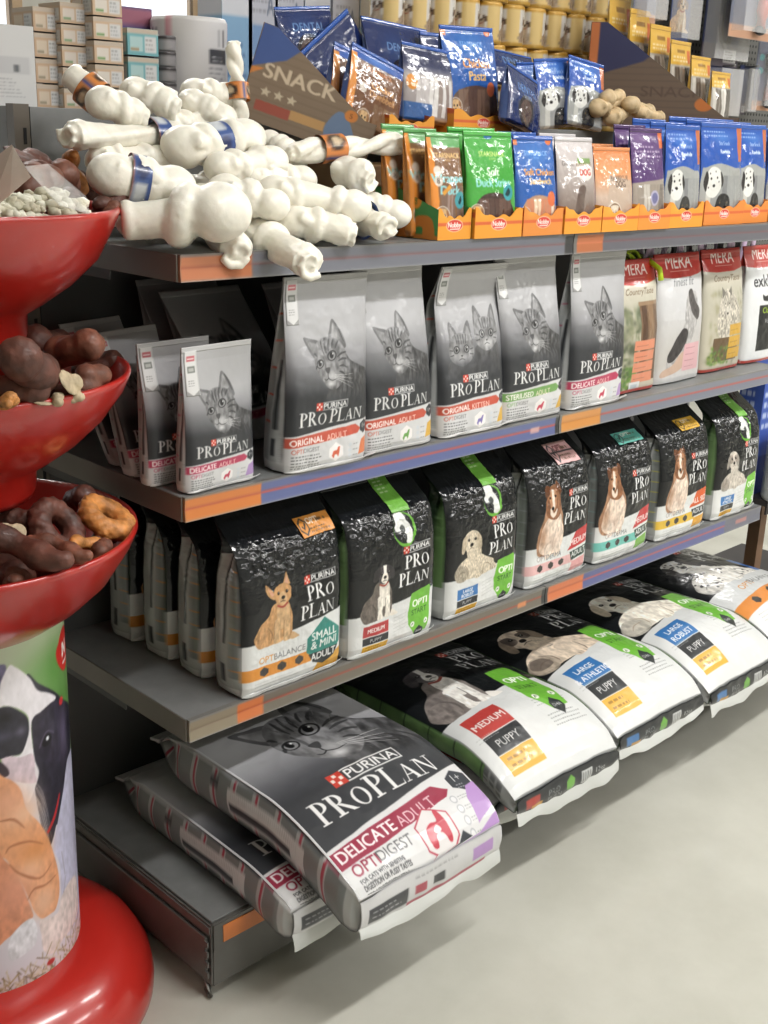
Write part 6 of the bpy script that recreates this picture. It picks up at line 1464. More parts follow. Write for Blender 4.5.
M2 = [('knot', inb(30, 368, 1.215), (.3, .5, .4), BRN, 'big dark knot at the top of the middle bowl', 1.5, 1),
 ('knot', inb(74, 350, 1.2), (.2, .3, 1.5), BR2, 'brown knot near the bowl foot in the middle bowl', 1.3, 2),
 ('chunk', inb(92, 382, 1.17), (.2, .2, .6), BR2, 'brown chunk with pale specks at the right rim of the middle bowl', 1.3, 1),
 ('ear', inb(70, 383, 1.185), (1.1, .4, .5), TAN, 'light tan slab standing upright in the middle bowl', .65, 0),
 ('ear', inb(42, 402, 1.165), (.2, .1, .8), TAN, 'pale flat chew lying at the front of the middle bowl', .5, 1),
 ('knot', inb(12, 390, 1.18), (.2, .1, 2), BRN, 'dark knot at the front left of the middle bowl', 1.2, 0),
 ('sausage', inb(52, 392, 1.17), (.1, .2, .2), BRN, 'dark sausage lying behind the pale flat chew in the middle bowl', 1.0, 1),
 ('chunk', inb(68, 396, 1.165), (.4, 0, 0), TAN, 'small pale nugget by the tan slab', .55, 2),
 ('chunk', inb(58, 400, 1.165), (0, .3, 1), TAN, 'small pale nugget left of the tan slab', .5, 1),
 ('chunk', inb(8, 399, 1.185), (0, .3, 2), OCH, 'ochre nugget at the front left of the middle bowl', .6, 0),
 ('knot', inb(48, 345, 1.19), (0, .2, .2), BRN, 'dark knot deep under the top bowl foot', 1.4, 0),
 ('knot', inb(98, 366, 1.15), (0, .2, 2.2), BRN, 'dark knot beside the right rim of the middle bowl', 1.0, 2)]
G1 = 'chews in the top red bowl'
T1 = [('ear', inb(32, 163, 1.47), (.5, .2, .6), BRN, 'large dark dried ear at the back of the top bowl', 1.4, 0),
 ('chunk', inb(40, 186, 1.44), (.2, .2, .6), BR2, 'brown chunk in the middle of the top bowl heap', 1.6, 1),
 ('knot', inb(62, 182, 1.44), (.2, .3, .8), BR2, 'reddish brown knot in the middle of the top bowl', 1.3, 2),
 ('sausage', inb(76, 172, 1.455), (.5, .6, .9), OCH, 'light brown stick leaning up in the top bowl', .9, 1),
 ('chunk', inb(84, 185, 1.43), (.2, .5, 0), BRN, 'dark chunk under the light brown stick', 1.2, 0),
 ('chunk', inb(104, 200, 1.42), (.1, .1, .4), BRN, 'dark chunk at the right rim of the top bowl', 1.15, 2),
 ('chunk', inb(68, 203, 1.418), (.1, .1, 1.4), BRN, 'dark chunk at the front right behind the white crumbs', 1.1, 1),
 ('chunk', inb(110, 208, 1.41), (.1, .1, 2.4), BR2, 'small brown chunk overhanging the right rim of the top bowl', .7, 0),
 ('knot', inb(18, 185, 1.44), (.1, .3, 2.4), BRN, 'dark knot at the left of the top bowl behind the clear bag', 1.3, 0),
 ('knot', inb(60, 196, 1.40), (.1, .3, .4), BRN, 'dark knot buried in the middle of the top bowl', 1.4, 1)]
for lst, g in ((L3, G3), (M2, G2b), (T1, G1)):
    for i, (kd, P_, rot, mt, lab, sc, sd_) in enumerate(lst): chew(kd, P_, rot, mt, lab, g, sc*(.66 if kd == 'ring' else .8), sd_)
# hidden filling under the visible chews
for zc, g, wh in ((.855, G3, 'lowest'), (1.115, G2b, 'middle'), (1.355, G1, 'top')):
    for k in range(9):
        a = 2*PI*k/9; r_ = .112+.02*(k % 2)
        chew('knot', (TX+r_*math.cos(a), TY+r_*math.sin(a), zc+.014*(k % 2)), (.3*k, .2, a), BRN, 'dark brown knot lying under the other chews of the %s bowl' % wh, g, 1.15, k)
# white crumbly bits in front of the top bowl: too many to count
rr = random.Random(12); mb = MB()
ca = math.atan2(CAM[1]-TY, CAM[0]-TX)
for k in range(620):
    a = ca+rr.uniform(-1.3, 1.0); r_ = math.sqrt(rr.uniform(.17**2, .266**2)); q = (r_-.215)/.05
    z = 1.409+.030*max(0, 1-q*q)*rr.uniform(.5, 1)+rr.uniform(-.003, .003)
    s = rr.uniform(.006, .010); M = Matrix.Rotation(rr.uniform(0, 3), 4, 'Z') @ Matrix.Rotation(rr.uniform(0, 3), 4, 'X')
    mb.ball((TX+r_*math.cos(a), TY+r_*math.sin(a), z), s, (1.35, .9, .8), M, 1)
o = mb.build('kibble_heap', [mat('kibble', (240, 228, 192), .7, var=.25, vscale=50, bump=.3, bscale=200)]); tag(o, 'cream coloured small crunchy bits heaped in front of the top bowl', 'kibble', None, 'stuff')
# clear bag corner with a printed net pattern and a clear pane standing in the heap
CLR = mat('clear_film', (240, 240, 240), .08, alpha=.22, spec=.6, bump=.2, bscale=30)
NET = mat('net_film', (206, 196, 184), .3, alpha=.8, bump=.4, bscale=250)
def sheet(name, pts, th, m, label, cat):
    P_ = [Vector(p) for p in pts]; n = (P_[1]-P_[0]).cross(P_[2]-P_[0]).normalized()*th; bm = bmesh.new()
    a = [bm.verts.new(p) for p in P_]; b = [bm.verts.new(p+n) for p in P_]
    bm.faces.new(a[::-1]); bm.faces.new(b)
    for i in range(len(a)): j = (i+1) % len(a); bm.faces.new((a[i], a[j], b[j], b[i]))
    me = bpy.data.meshes.new(name); bm.to_mesh(me); bm.free(); o = link(name, me, None, [m]); tag(o, label, cat); return o
sheet('clear_bag', [atz(-12, 214, 1.40), atz(10, 195, 1.45), atz(31, 177, 1.47), atz(13, 146, 1.52), atz(-12, 165, 1.50)], .001, NET, 'clear bag corner with a fine net pattern in the top bowl', 'plastic bag')
sheet('clear_divider', [atz(90, 214, 1.412), atz(60, 205, 1.43), atz(24, 166, 1.478), atz(48, 164, 1.475), atz(86, 196, 1.43)], .0012, CLR, 'clear plastic divider leaning in the top bowl', 'divider')

# ------------------------------------------------------------------ goods on the far side of the shelving
rear = empty('rear_shelving', (0, .4975, 0)); tag(rear, 'grey shelving on the far side carrying boxes and tubs', 'shelving unit')
m = MB(); m.box(-.01, .0, 1.53, 2.4, .5, 1.556, .001); m.build('top_shelf', [M_TOP2 := mat('shelf_grey_b', (140, 142, 142), .5, .2, var=.05, vscale=20)], rear)
m = MB(); m.box(-.01, .46, 0, 2.4, .5, 1.53); m.build('front_closure', [M_TOP2], rear)
m = MB(); m.box(-.01, .002, 0, .0, .46, 1.53); m.build('end_panel', [M_TOP2], rear)
m = MB(); m.box(2.39, .002, 0, 2.4, .46, 1.53); m.build('end_panel', [M_TOP2], rear)
ZR = 1.5565
def printed_box(name, x, y, z, w, d, h, art, label, cat, group=None, rz=0.0, mt=None, rnd=.004):
    """closed carton; the print wraps the four sides"""
    root = empty(name, (x, y, z), rz); tag(root, label, cat, group)
    n = 60; per = []
    hw, hd = w/2, d/2
    pts = []
    seg = [((-hw, -hd), (hw, -hd)), ((hw, -hd), (hw, hd)), ((hw, hd), (-hw, hd)), ((-hw, hd), (-hw, -hd))]
    us = []
    for k, (a, b) in enumerate(seg):
        for i in range(n): t = i/n; pts.append((a[0]+(b[0]-a[0])*t, a[1]+(b[1]-a[1])*t)); us.append(t if k in (0, 2) else t)
    pts = np.array(pts); us = np.array(us); nv = max(6, int(h*100*5))
    Zs = np.linspace(0, 1, nv)
    V = np.stack([np.tile(pts[:, 0], nv), np.tile(pts[:, 1], nv), np.repeat(Zs*h, len(pts))], 1); K = art.sample(np.tile(us, nv), np.repeat(Zs, len(pts)))
    link('printed_sides', mesh_np('s', V, grid_quads(nv, len(pts), True), K, smooth=False), root, [mt or CARD])
    col = tuple(art.a[-3, art.w//2]); m = MB(); m.box(-hw+.0003, -hd+.0003, .0003, hw-.0003, hd-.0003, h-.0003, 0); m.build('lid', [mat('lid_%d_%d_%d' % tuple(int(v)//8*8 for v in col), col, .5)], root)
    return root
cw = Canvas(20, 14, 7, (206, 206, 206)); cw.lines(1.5, 10.6, 8, 1, 1, (120, 120, 124), h=.35); cw.lines(.8, 8.2, 7, 5, .6, (150, 150, 154), h=.2); cw.rect(8, 5.6, 19, 8.6, (190, 190, 192)); cw.rect(8.6, 6, 9.8, 8.4, (70, 72, 76)); cw.rect(12, 6.3, 12.8, 7.6, (80, 82, 86)); cw.rect(16, 6, 17, 7.2, (100, 102, 106)); cw.lines(8, 4.6, 10, 6, .6, (160, 160, 164), h=.2); cw.lines(.8, 4.6, 6, 6, .6, (160, 160, 164), h=.2); cw.text('Sheba' if False else 'VET DIET', 10.5, 10.4, .9, (120, 120, 124)) if False else None
printed_box('white_carton', -.02, .66, ZR, .21, .2, .138, cw, 'white carton with grey small print at the far left of the top', 'box')
def tubs(u0, u1, vb, vt, n, y, cols, lab, art_fn, group):
    a, b = A(u0, vb, y), A(u1, vb, y); w = b[0]-a[0]; h = (A((u0+u1)/2, vt, y)[2]-ZR)/n
    for k in range(n): printed_box('food_tub', (a[0]+b[0])/2, y+.04, ZR+k*h, w*.95, .08, h*.93, art_fn(k), lab(k), 'tub', group)
def tub_art(c0, c1, c2):
    def f(k):
        c = Canvas(6, 3.6, 7, c0); c.rect(0, 2.9, 6, 3.6, (190, 176, 160)); c.rect(.5, .5, 3, 2.5, c1); c.rect(3.3, .4, 5.6, 2.6, (206, 206, 206)); c.lines(3.5, 2.0, 1.8, 3, .6, (140, 140, 140), h=.2); c.rect(.6, .6, 2.2, 1.0, c2); return c
    return f
nth = ['bottom', 'second', 'third', 'fourth', 'fifth', 'sixth', 'top']
for (u0, u1, vt, n, y, arts, nm) in ((36, 62, 6, 4, .62, tub_art((190, 160, 132), (206, 190, 170), (150, 140, 120)), 'leftmost beige stack'), (63, 92, 2, 5, .60, tub_art((196, 168, 140), (210, 200, 190), (120, 150, 110)), 'second beige stack'),
      (95, 125, -8, 5, .57, tub_art((198, 170, 142), (214, 206, 196), (110, 150, 90)), 'tallest beige stack'), (128, 160, 27, 3, .57, tub_art((110, 168, 176), (170, 200, 200), (160, 140, 110)), 'turquoise stack')):
    tubs(u0, u1, 85, vt, n, y, None, lambda k, nm=nm, n=n: 'small food tub, %s of the %s' % (nth[k], nm), arts, 'stacked food tubs on the far top shelf')
cp = Canvas(8, 6, 5, (78, 72, 130)); cp.rect(0, 5, 8, 6, (150, 90, 110)); p = A(142, 27, .68); printed_box('purple_box', p[0], .75, ZR+.0, .09, .08, .205, cp, 'purple box rising behind the turquoise tubs', 'box')
# the white multipack: rounded wrapped block
def can_mesh(r, h, art, n=48):
    nv = max(8, int(h*100*4)); T_, Z_ = np.meshgrid(np.linspace(0, 1, n, endpoint=False), np.linspace(0, 1, nv)); rp = r*(1-.05*np.clip((np.abs(2*Z_-1)-.92)/.08, 0, 1))
    V = np.stack([rp*np.cos(2*PI*T_), rp*np.sin(2*PI*T_), Z_*h], -1).reshape(-1, 3); K = art.sample((T_*3) % 1.0, Z_).reshape(-1, 3)
    V = np.vstack([V, [[0, 0, 0], [0, 0, h-.002]]]); K = np.vstack([K, K[:1], lin((200, 200, 202))[None]]); j = np.arange(n); j2 = (j+1) % n; b = nv*n
    return mesh_np('can', V, grid_quads(nv, n, True), K, np.vstack([np.stack([j2, j, np.full(n, b)], 1), np.stack([(nv-1)*n+j, (nv-1)*n+j2, np.full(n, b+1)], 1)]))
METP = mat('print_can', attr='Print', rough=.35, metal=.15)
cm = Canvas(18, 17, 5, (214, 212, 212)); cm.rect(11, 0, 12.2, 17, (206, 150, 160)); cm.rect(3, 9, 9, 11.5, (70, 70, 74)); cm.lines(4, 10, 4, 2, .7, (200, 200, 200), h=.3); cm.rect(6, 12, 6.4, 15, (110, 110, 114)); cm.rect(7.5, 12, 7.9, 15, (110, 110, 114)); cm.lines(3, 8, 6, 6, .9, (140, 140, 146), h=.35)
p = A(201, 90, .62); o = link('wrapped_drum', can_mesh(.08, .19, cm, 64), None, [PRINT]); tag(o, 'white round canister with a pink stripe and black print', 'canister'); o.location = (p[0], .66, ZR); o.rotation_euler.z = -2.0
cdk = Canvas(6, 3, 6, (150, 148, 150)); cdk.rect(0, 2.2, 6, 3, (62, 58, 60))
for k in range(5):
    p = A(166, 90, .6); o = link('dark_tin', can_mesh(.022, .029, cdk, 32), None, [METP]); tag(o, 'small dark-rimmed tin, %s of the thin pile beside the white canister' % nth[k], 'tin', 'thin pile of tins'); o.location = (p[0], .6, ZR+.0295*k)
# pale boxes and blue tins behind
cl = Canvas(8, 14, 5, (186, 188, 198)); cl.rect(0, 0, 8, 5, (206, 206, 210)); cl.rect(1, 6, 4, 9, (120, 150, 190)); cl.lines(1, 12, 6, 3, .9, (140, 140, 150), h=.3); cl.text('A', 5, 10, 2, (90, 100, 120))
cb = Canvas(8, 14, 5, (130, 168, 200)); cb.rect(0, 10, 8, 14, (206, 208, 214)); cb.rect(0, 0, 8, 2, (190, 196, 206)); cb.lines(1, 7, 6, 4, 1, (90, 120, 160), h=.4)
for k, (u, art, w, nm) in enumerate(((236, cb, .085, 'pale blue box at the left behind the upright twist'), (262, cl, .085, 'white box behind the top corner of the brown carton'), (288, cl, .085, 'white box behind the darkest navy pouch'), (316, cb, .08, 'pale blue box in the middle of the rear row'), (344, cl, .085, 'white box behind the chicken pouches'), (370, cb, .08, 'pale blue box behind the chicken pouches'), (396, cl, .085, 'white box left of the yellow tins'))):
    p = A(u, 40, .74); printed_box('food_box', p[0], .78, ZR, w, .09, .30+.012*(k % 2), art, nm, 'box', 'pale boxes on the far top shelf')
cy = Canvas(8, 10, 6, (214, 186, 124)); cy.rect(0, 9, 8, 10, (196, 150, 60)); cy.poly([(2.2, 0), (2, 9), (6.6, 9), (6.6, 0)], (214, 210, 204)); dog_sit(cy, 4.6, 1.2, 6.2, (150, 130, 110), (190, 172, 150), (90, 70, 60), 'flop'); cy.text('Adult' if False else '13', 2.6, 6, 1.2, (120, 110, 90)); cy.rect(0, 0, 8, 1, (190, 150, 70))
cmesh = can_mesh(.041, .099, cy, 40)
GC = 'yellow dog food tins on the far top shelf'
row = 0
for tier in range(4):
    for k in range(11):
        x = 1.02+.088*k+.02*(tier % 2)
        if tier == 3 and (k % 2) : pass
        o = bpy.data.objects.new('dog_food_tin', cmesh); COL.objects.link(o); 
        if not cmesh.materials: cmesh.materials.append(METP)
        o.location = (x, .60+.0*k, ZR+.0995*tier); o.rotation_euler.z = -2.1+.25*((k*7+tier*3) % 5-2)*.3
        tag(o, 'yellow dog food tin with a dog picture in the wall of tins', 'tin', GC)
# ------------------------------------------------------------------ peg wall with hanging tools
pw = empty('peg_wall', (2.0, .47, 0)); tag(pw, 'dark perforated peg wall at the right behind the dark carton', 'peg wall')
PEG = mat('peg_grey', (104, 104, 102), .5, .3)
nt = PEG.node_tree; N = nt.nodes; L = nt.links; b_ = N['Principled BSDF']; tc_ = N.new('ShaderNodeTexCoord'); vm = N.new('ShaderNodeVectorMath'); vm.operation = 'MULTIPLY'; vm.inputs[1].default_value = (55, 0, 55); L.new(tc_.outputs['Object'], vm.inputs[0])
fr = N.new('ShaderNodeVectorMath'); fr.operation = 'FRACTION'; L.new(vm.outputs[0], fr.inputs[0]); sb = N.new('ShaderNodeVectorMath'); sb.operation = 'SUBTRACT'; sb.inputs[1].default_value = (.5, 0, .5); L.new(fr.outputs[0], sb.inputs[0]); ln = N.new('ShaderNodeVectorMath'); ln.operation = 'LENGTH'; L.new(sb.outputs[0], ln.inputs[0])
cmp_ = N.new('ShaderNodeMath'); cmp_.operation = 'LESS_THAN'; cmp_.inputs[1].default_value = .24; L.new(ln.outputs['Value'], cmp_.inputs[0]); mx = N.new('ShaderNodeMix'); mx.data_type = 'RGBA'; mx.inputs[6].default_value = rgba((104, 104, 102)); mx.inputs[7].default_value = rgba((26, 26, 26)); L.new(cmp_.outputs[0], mx.inputs[0]); L.new(mx.outputs[2], b_.inputs['Base Color'])
m = MB(); m.box(-.05, .02, 1.2, 1.3, .035, 2.3); m.build('peg_panel', [PEG], pw)
m = MB(); m.box(.045, .036, 0, .085, .075, 2.3); m.build('post', [PEG], pw); m = MB(); m.box(1.26, .036, 0, 1.3, .075, 2.3); m.build('post', [PEG], pw)
def card_art(kind):
    c = Canvas(10, 22, 6, (44, 52, 88))
    if kind == 'navy': c.blob(5, 16, 4, 4, (62, 74, 116), .7); c.rect(0, 0, 10, 5, (84, 76, 84)); c.rect(6, 1, 9.4, 4, (200, 200, 200)); c.lines(6.3, 3.2, 2.6, 4, .6, (60, 60, 60), h=.25)
    elif kind == 'dog': c.a[:] = (74, 84, 120); c.rect(2, 2, 8, 20, (60, 72, 110)); dog_sit(c, 5, 4, 12, (206, 170, 130), (226, 206, 176), (120, 84, 60), 'flop')
    elif kind == 'tan': c.vgrad([(0, (176, 146, 116)), (9, (170, 140, 112)), (9.5, (44, 52, 88)), (22, (48, 56, 92))]); dog_lie(c, 6.5, 2, 5, (170, 120, 80)); c.rect(2.5, 8, 4.5, 18, (206, 196, 180))
    elif kind == 'red': c.a[:] = (120, 124, 140); c.rect(0, 0, 10, 3, (206, 160, 130)); c.blob(5, 12, 4, 7, (70, 84, 130), .7); c.ell(2, 16, 1, 1, (90, 190, 190)); c.ell(2, 12, 1, 1, (90, 190, 190))
    return c
M_STEEL0 = mat('hook_steel', (150, 150, 150), .3, .9)
GH = 'hanging tool packs on the peg wall'
def blister(u0, v0, u1, v1, y, kind, tool, label, seed):
    a, b = A(u0, v1, y), A(u1, v0, y); w, h = b[0]-a[0], b[2]-a[2]
    root = empty('hanging_pack', ((a[0]+b[0])/2, y, a[2])); tag(root, label, 'pack', GH)
    art = card_art(kind); U_, V_ = np.meshgrid(np.linspace(0, 1, 60), np.linspace(0, 1, 90)); P = np.stack([(U_-.5)*w, 0*U_, V_*h], -1); P2 = P.copy(); P2[..., 1] += .0015; K = art.sample(U_, V_).reshape(-1, 3); Q = grid_quads(90, 60)
    link('card', mesh_np('c', np.vstack([P.reshape(-1, 3), P2.reshape(-1, 3)]), np.vstack([Q, Q[:, ::-1]+5400]), np.vstack([K, K]), smooth=False), root, [CARD])
    HB = mat('tool_black', (34, 34, 38), .4); HR = mat('tool_red', (204, 74, 50), .35)
    m = MB(); m.tube([(0, -.012, .12*h), (.0, -.016, .3*h), (.0, -.016, .5*h)], [.016*1, .019, .014], 12)
    if tool == 'brush': m.build('tool_handle', [HR], root); m = MB(); m.box(-.03, -.03, .52*h, .03, -.004, .8*h, .006); m.build('tool_head', [HB], root); m = MB(); m.ball((.0, -.014, .1*h), .02, (1.3, .7, .7)); m.build('tool_tip', [HB], root)
    elif tool == 'shoe':
        m.bm.free(); m = MB(); m.tube([(-.03, -.012, .7*h), (-.034, -.012, .4*h), (-.02, -.012, .24*h), (0, -.012, .2*h), (.02, -.012, .24*h), (.034, -.012, .4*h), (.03, -.012, .7*h)], .008, 10); m.build('tool_loop', [HB], root)
    elif tool == 'tube': m.bm.free(); m = MB(); m.tube([(-.01, -.014, .35*h), (-.01, -.014, .8*h)], .012, 14); m.build('white_tube', [mat('tube_white', (214, 206, 190), .4)], root)
    else: m.bm.free()
    m = MB(); m.box(-w*.46, -.04, .06*h, w*.46, -.038, .92*h, .0); m.box(-w*.46, -.038, .06*h, -w*.46+.0012, -.0005, .92*h); m.box(w*.46-.0012, -.038, .06*h, w*.46, -.0005, .92*h); m.build('clear_cover', [CLR], root)
    m = MB(); m.tube([(0, .02, h*.97), (0, -.03, h*.97), (0, -.045, h*.99)], .003, 8); m.build('hook', [M_STEEL0], root)
blister(700, -30, 748, 64, .425, 'navy', 'shoe', 'dark navy hanging pack with a black loop tool, centre of the peg wall', 1)
blister(751, 40, 784, 110, .40, 'red', 'brush', 'clear hanging pack with a red and black handle, lower right on the peg wall', 2)
blister(728, -50, 792, 36, .34, 'red', 'brush', 'clear hanging pack with a red handle at the top right corner', 3)
blister(704, 66, 734, 118, .43, 'tan', 'tube', 'hanging pack with a tan picture and a white tube under the navy pack', 4)
blister(668, -20, 694, 42, .435, 'dog', 'none', 'hanging card with a standing dog picture behind the yellow-headed packs', 5)
blister(632, -50, 662, 22, .40, 'red', 'none', 'clear hanging pack above the yellow-headed packs', 6)
blister(735, 66, 750, 114, .43, 'navy', 'none', 'narrow dark hanging pack beside the pack with the white tube', 7)
# ------------------------------------------------------------------ leads hanging behind the red-topped bags
LIL = mat('lilac_webbing', (222, 198, 228), .5, var=.05); NEO = mat('neon_webbing', (190, 216, 40), .5, var=.08); PKB = mat('black_strap', (40, 36, 42), .5)
def ribbon(pts, w, m, parent, name):
    P = np.array(pts, float); n = len(P); d = np.gradient(P, axis=0); nr = np.cross(d, np.array([.3, 1, .2])); nr /= np.linalg.norm(nr, axis=1)[:, None]+1e-9
    up = nr*w/2; fw = np.array([0, -.0012, 0]); V = np.vstack([P+up, P-up, P+up+fw, P-up+fw]); i = np.arange(n-1)
    Q = np.vstack([np.stack([i, i+1, n+i+1, n+i], 1), np.stack([2*n+i, 3*n+i, 3*n+i+1, 2*n+i+1], 1), np.stack([i, 2*n+i, 2*n+i+1, i+1], 1), np.stack([n+i, n+i+1, 3*n+i+1, 3*n+i], 1)])
    me = mesh_np(name, V, Q); return link(name, me, parent, [m])
for k, (x, nm) in enumerate(((1.36, 'lilac lead loops hanging above the first two red-topped bags'), (1.56, 'lilac lead loops hanging above the middle red-topped bags'), (1.76, 'lilac lead loops hanging above the last red-topped bags'), (1.93, 'lilac lead loops hanging at the far right above the white and black bag'))):
    r = empty('pet_lead', (x, .16, Z1-.05)); tag(r, nm, 'lead', 'lilac leads hanging under the top shelf')
    for j in range(3):
        rr = random.Random(k*9+j); a = rr.uniform(-.04, .04); w_ = rr.uniform(.04, .09); h_ = rr.uniform(.06, .12)
        t = np.linspace(0, PI, 20); ribbon(np.stack([a+w_*np.cos(t), -.02*j+.0*t, -h_*np.sin(t)], 1), +.018, LIL if j != 1 else PKB, r, 'loop')
    m = MB(); m.tube([(-.09, 0, .0), (.09, 0, .0)], .005, 8); m.build('hanger_bar', [M_STEEL0], r)
r = empty('neon_cord', (1.385, .115, Z2+.308)); tag(r, 'neon yellow cord tangle resting on the first red-topped bag', 'cord')
for j in range(4):
    t = np.linspace(0, 2*PI, 30); m = MB(); m.tube([(.05*math.cos(q)+.01*j, .02*math.sin(q+j), .018*math.sin(2*q+j)-.004*j) for q in t], .0045, 8, cap=False); m.build('cord_loop', [NEO if j % 2 == 0 else mat('olive_webbing', (96, 110, 40), .5)], r)
m = MB(); m.tube([(.04, -.03, 0), (.05, -.06, -.02), (.045, -.07, -.045)], .007, 8); m.build('cord_end', [NEO], r)
# ------------------------------------------------------------------ next fixture past the end of the third shelf
nx = empty('end_fixture', (2.32, .1, 0)); tag(nx, 'dark end fixture with a brown post past the far end of the shelves', 'fixture')
m = MB(); m.box(-.12, -.02, 0, .5, .36, .12); m.build('plinth', [mat('fixture_dark', (58, 54, 54), .5, var=.08)], nx)
m = MB(); m.box(.02, .06, .12, .06, .1, 1.3); m.build('post', [mat('post_brown', (118, 88, 66), .6, var=.1)], nx)
m = MB(); m.box(-.12, -.02, .48, .5, .3, .5); m.box(-.12, -.024, .455, .5, -.018, .5); m.build('dark_shelf', [mat('fixture_dark', (58, 54, 54), .5)], nx)
cb2 = Canvas(12, 20, 5, (60, 88, 170)); cb2.rect(0, 0, 12, 6, (40, 60, 130)); cb2.lines(1, 15, 9, 4, 1.6, (200, 210, 230), h=.8)
printed_box('blue_pack', 2.27, .18, .5005, .12, .08, .41, cb2, 'blue pack past the end of the third shelf', 'pack')
o = link('white_tub', can_mesh(.07, .2, Canvas(8, 10, 5, (226, 228, 230)), 48), None, [PRINT]); tag(o, 'white round tub past the end of the third shelf', 'tub'); o.location = (2.26, .055, .5005)
# ------------------------------------------------------------------ shelving
M_TOP = mat('shelf_grey', (128, 130, 130), .5, .2, var=.05, vscale=20, bump=.03, bscale=600)
M_SIDE = mat('shelf_side_bronze', (112, 106, 98), .45, .4, var=.06, vscale=6)
M_DARK = mat('panel_grey_shaded', (88, 89, 90), .6, .1, var=.06, vscale=4)  # panel grey darkened: shade inside the shelves put into the colour
M_PLINTH = mat('plinth_grey', (104, 103, 100), .45, .35, var=.1, vscale=7)
M_SEAM = mat('rail_gap', (24, 24, 26), .7)
M_STEEL = mat('foot_steel', (140, 138, 134), .35, .8, var=.1)
M_RAIL = mat('price_rail', attr='Print', rough=.28, coat=.4, spec=.5)

def rail_mesh(L, segs, h=.0425, base=(112, 110, 107), line=(150, 74, 72), n=3):
    """price rail face: coloured paper strips behind clear plastic; segs = [(x0, x1, paper, line)]"""
    nu, nv = int(L*100*n), 15
    c = Canvas(L*100, h*100, 6, base)
    for x0, x1, p, l in segs:
        if l == 'spot': c.rect(x0*100, h*34, x1*100, h*64, p); continue
        c.rect(x0*100, 0, x1*100, h*100, p)
        if l: c.rect(x0*100, h*46, x1*100, h*58, l)
    c.rect(0, 0, L*100, .25, (150, 150, 152)); c.rect(0, h*100-.3, L*100, h*100, (120, 121, 124))
    U, V = np.meshgrid(np.linspace(0, 1, nu), np.linspace(0, 1, nv))
    P = np.stack([U*L, -.004-.004*np.cos((V-.5)*PI)*0-.002*np.abs(V-.5)*2, V*h], -1)
    Bk = P.copy(); Bk[..., 1] = .004
    K = c.sample(U, V).reshape(-1, 3)
    V1 = np.vstack([P.reshape(-1, 3), Bk.reshape(-1, 3)]); Q = grid_quads(nv, nu); N = nu*nv
    r = np.concatenate([np.arange(nu), np.arange(1, nv)*nu+nu-1, (nv-1)*nu+np.arange(nu-2, -1, -1), np.arange(nv-2, 0, -1)*nu]); r2 = np.roll(r, -1)
    return mesh_np('rail', V1, np.vstack([Q, Q[:, ::-1]+N, np.stack([r2, r, r+N, r2+N], 1)]), np.vstack([K, K]), smooth=False)

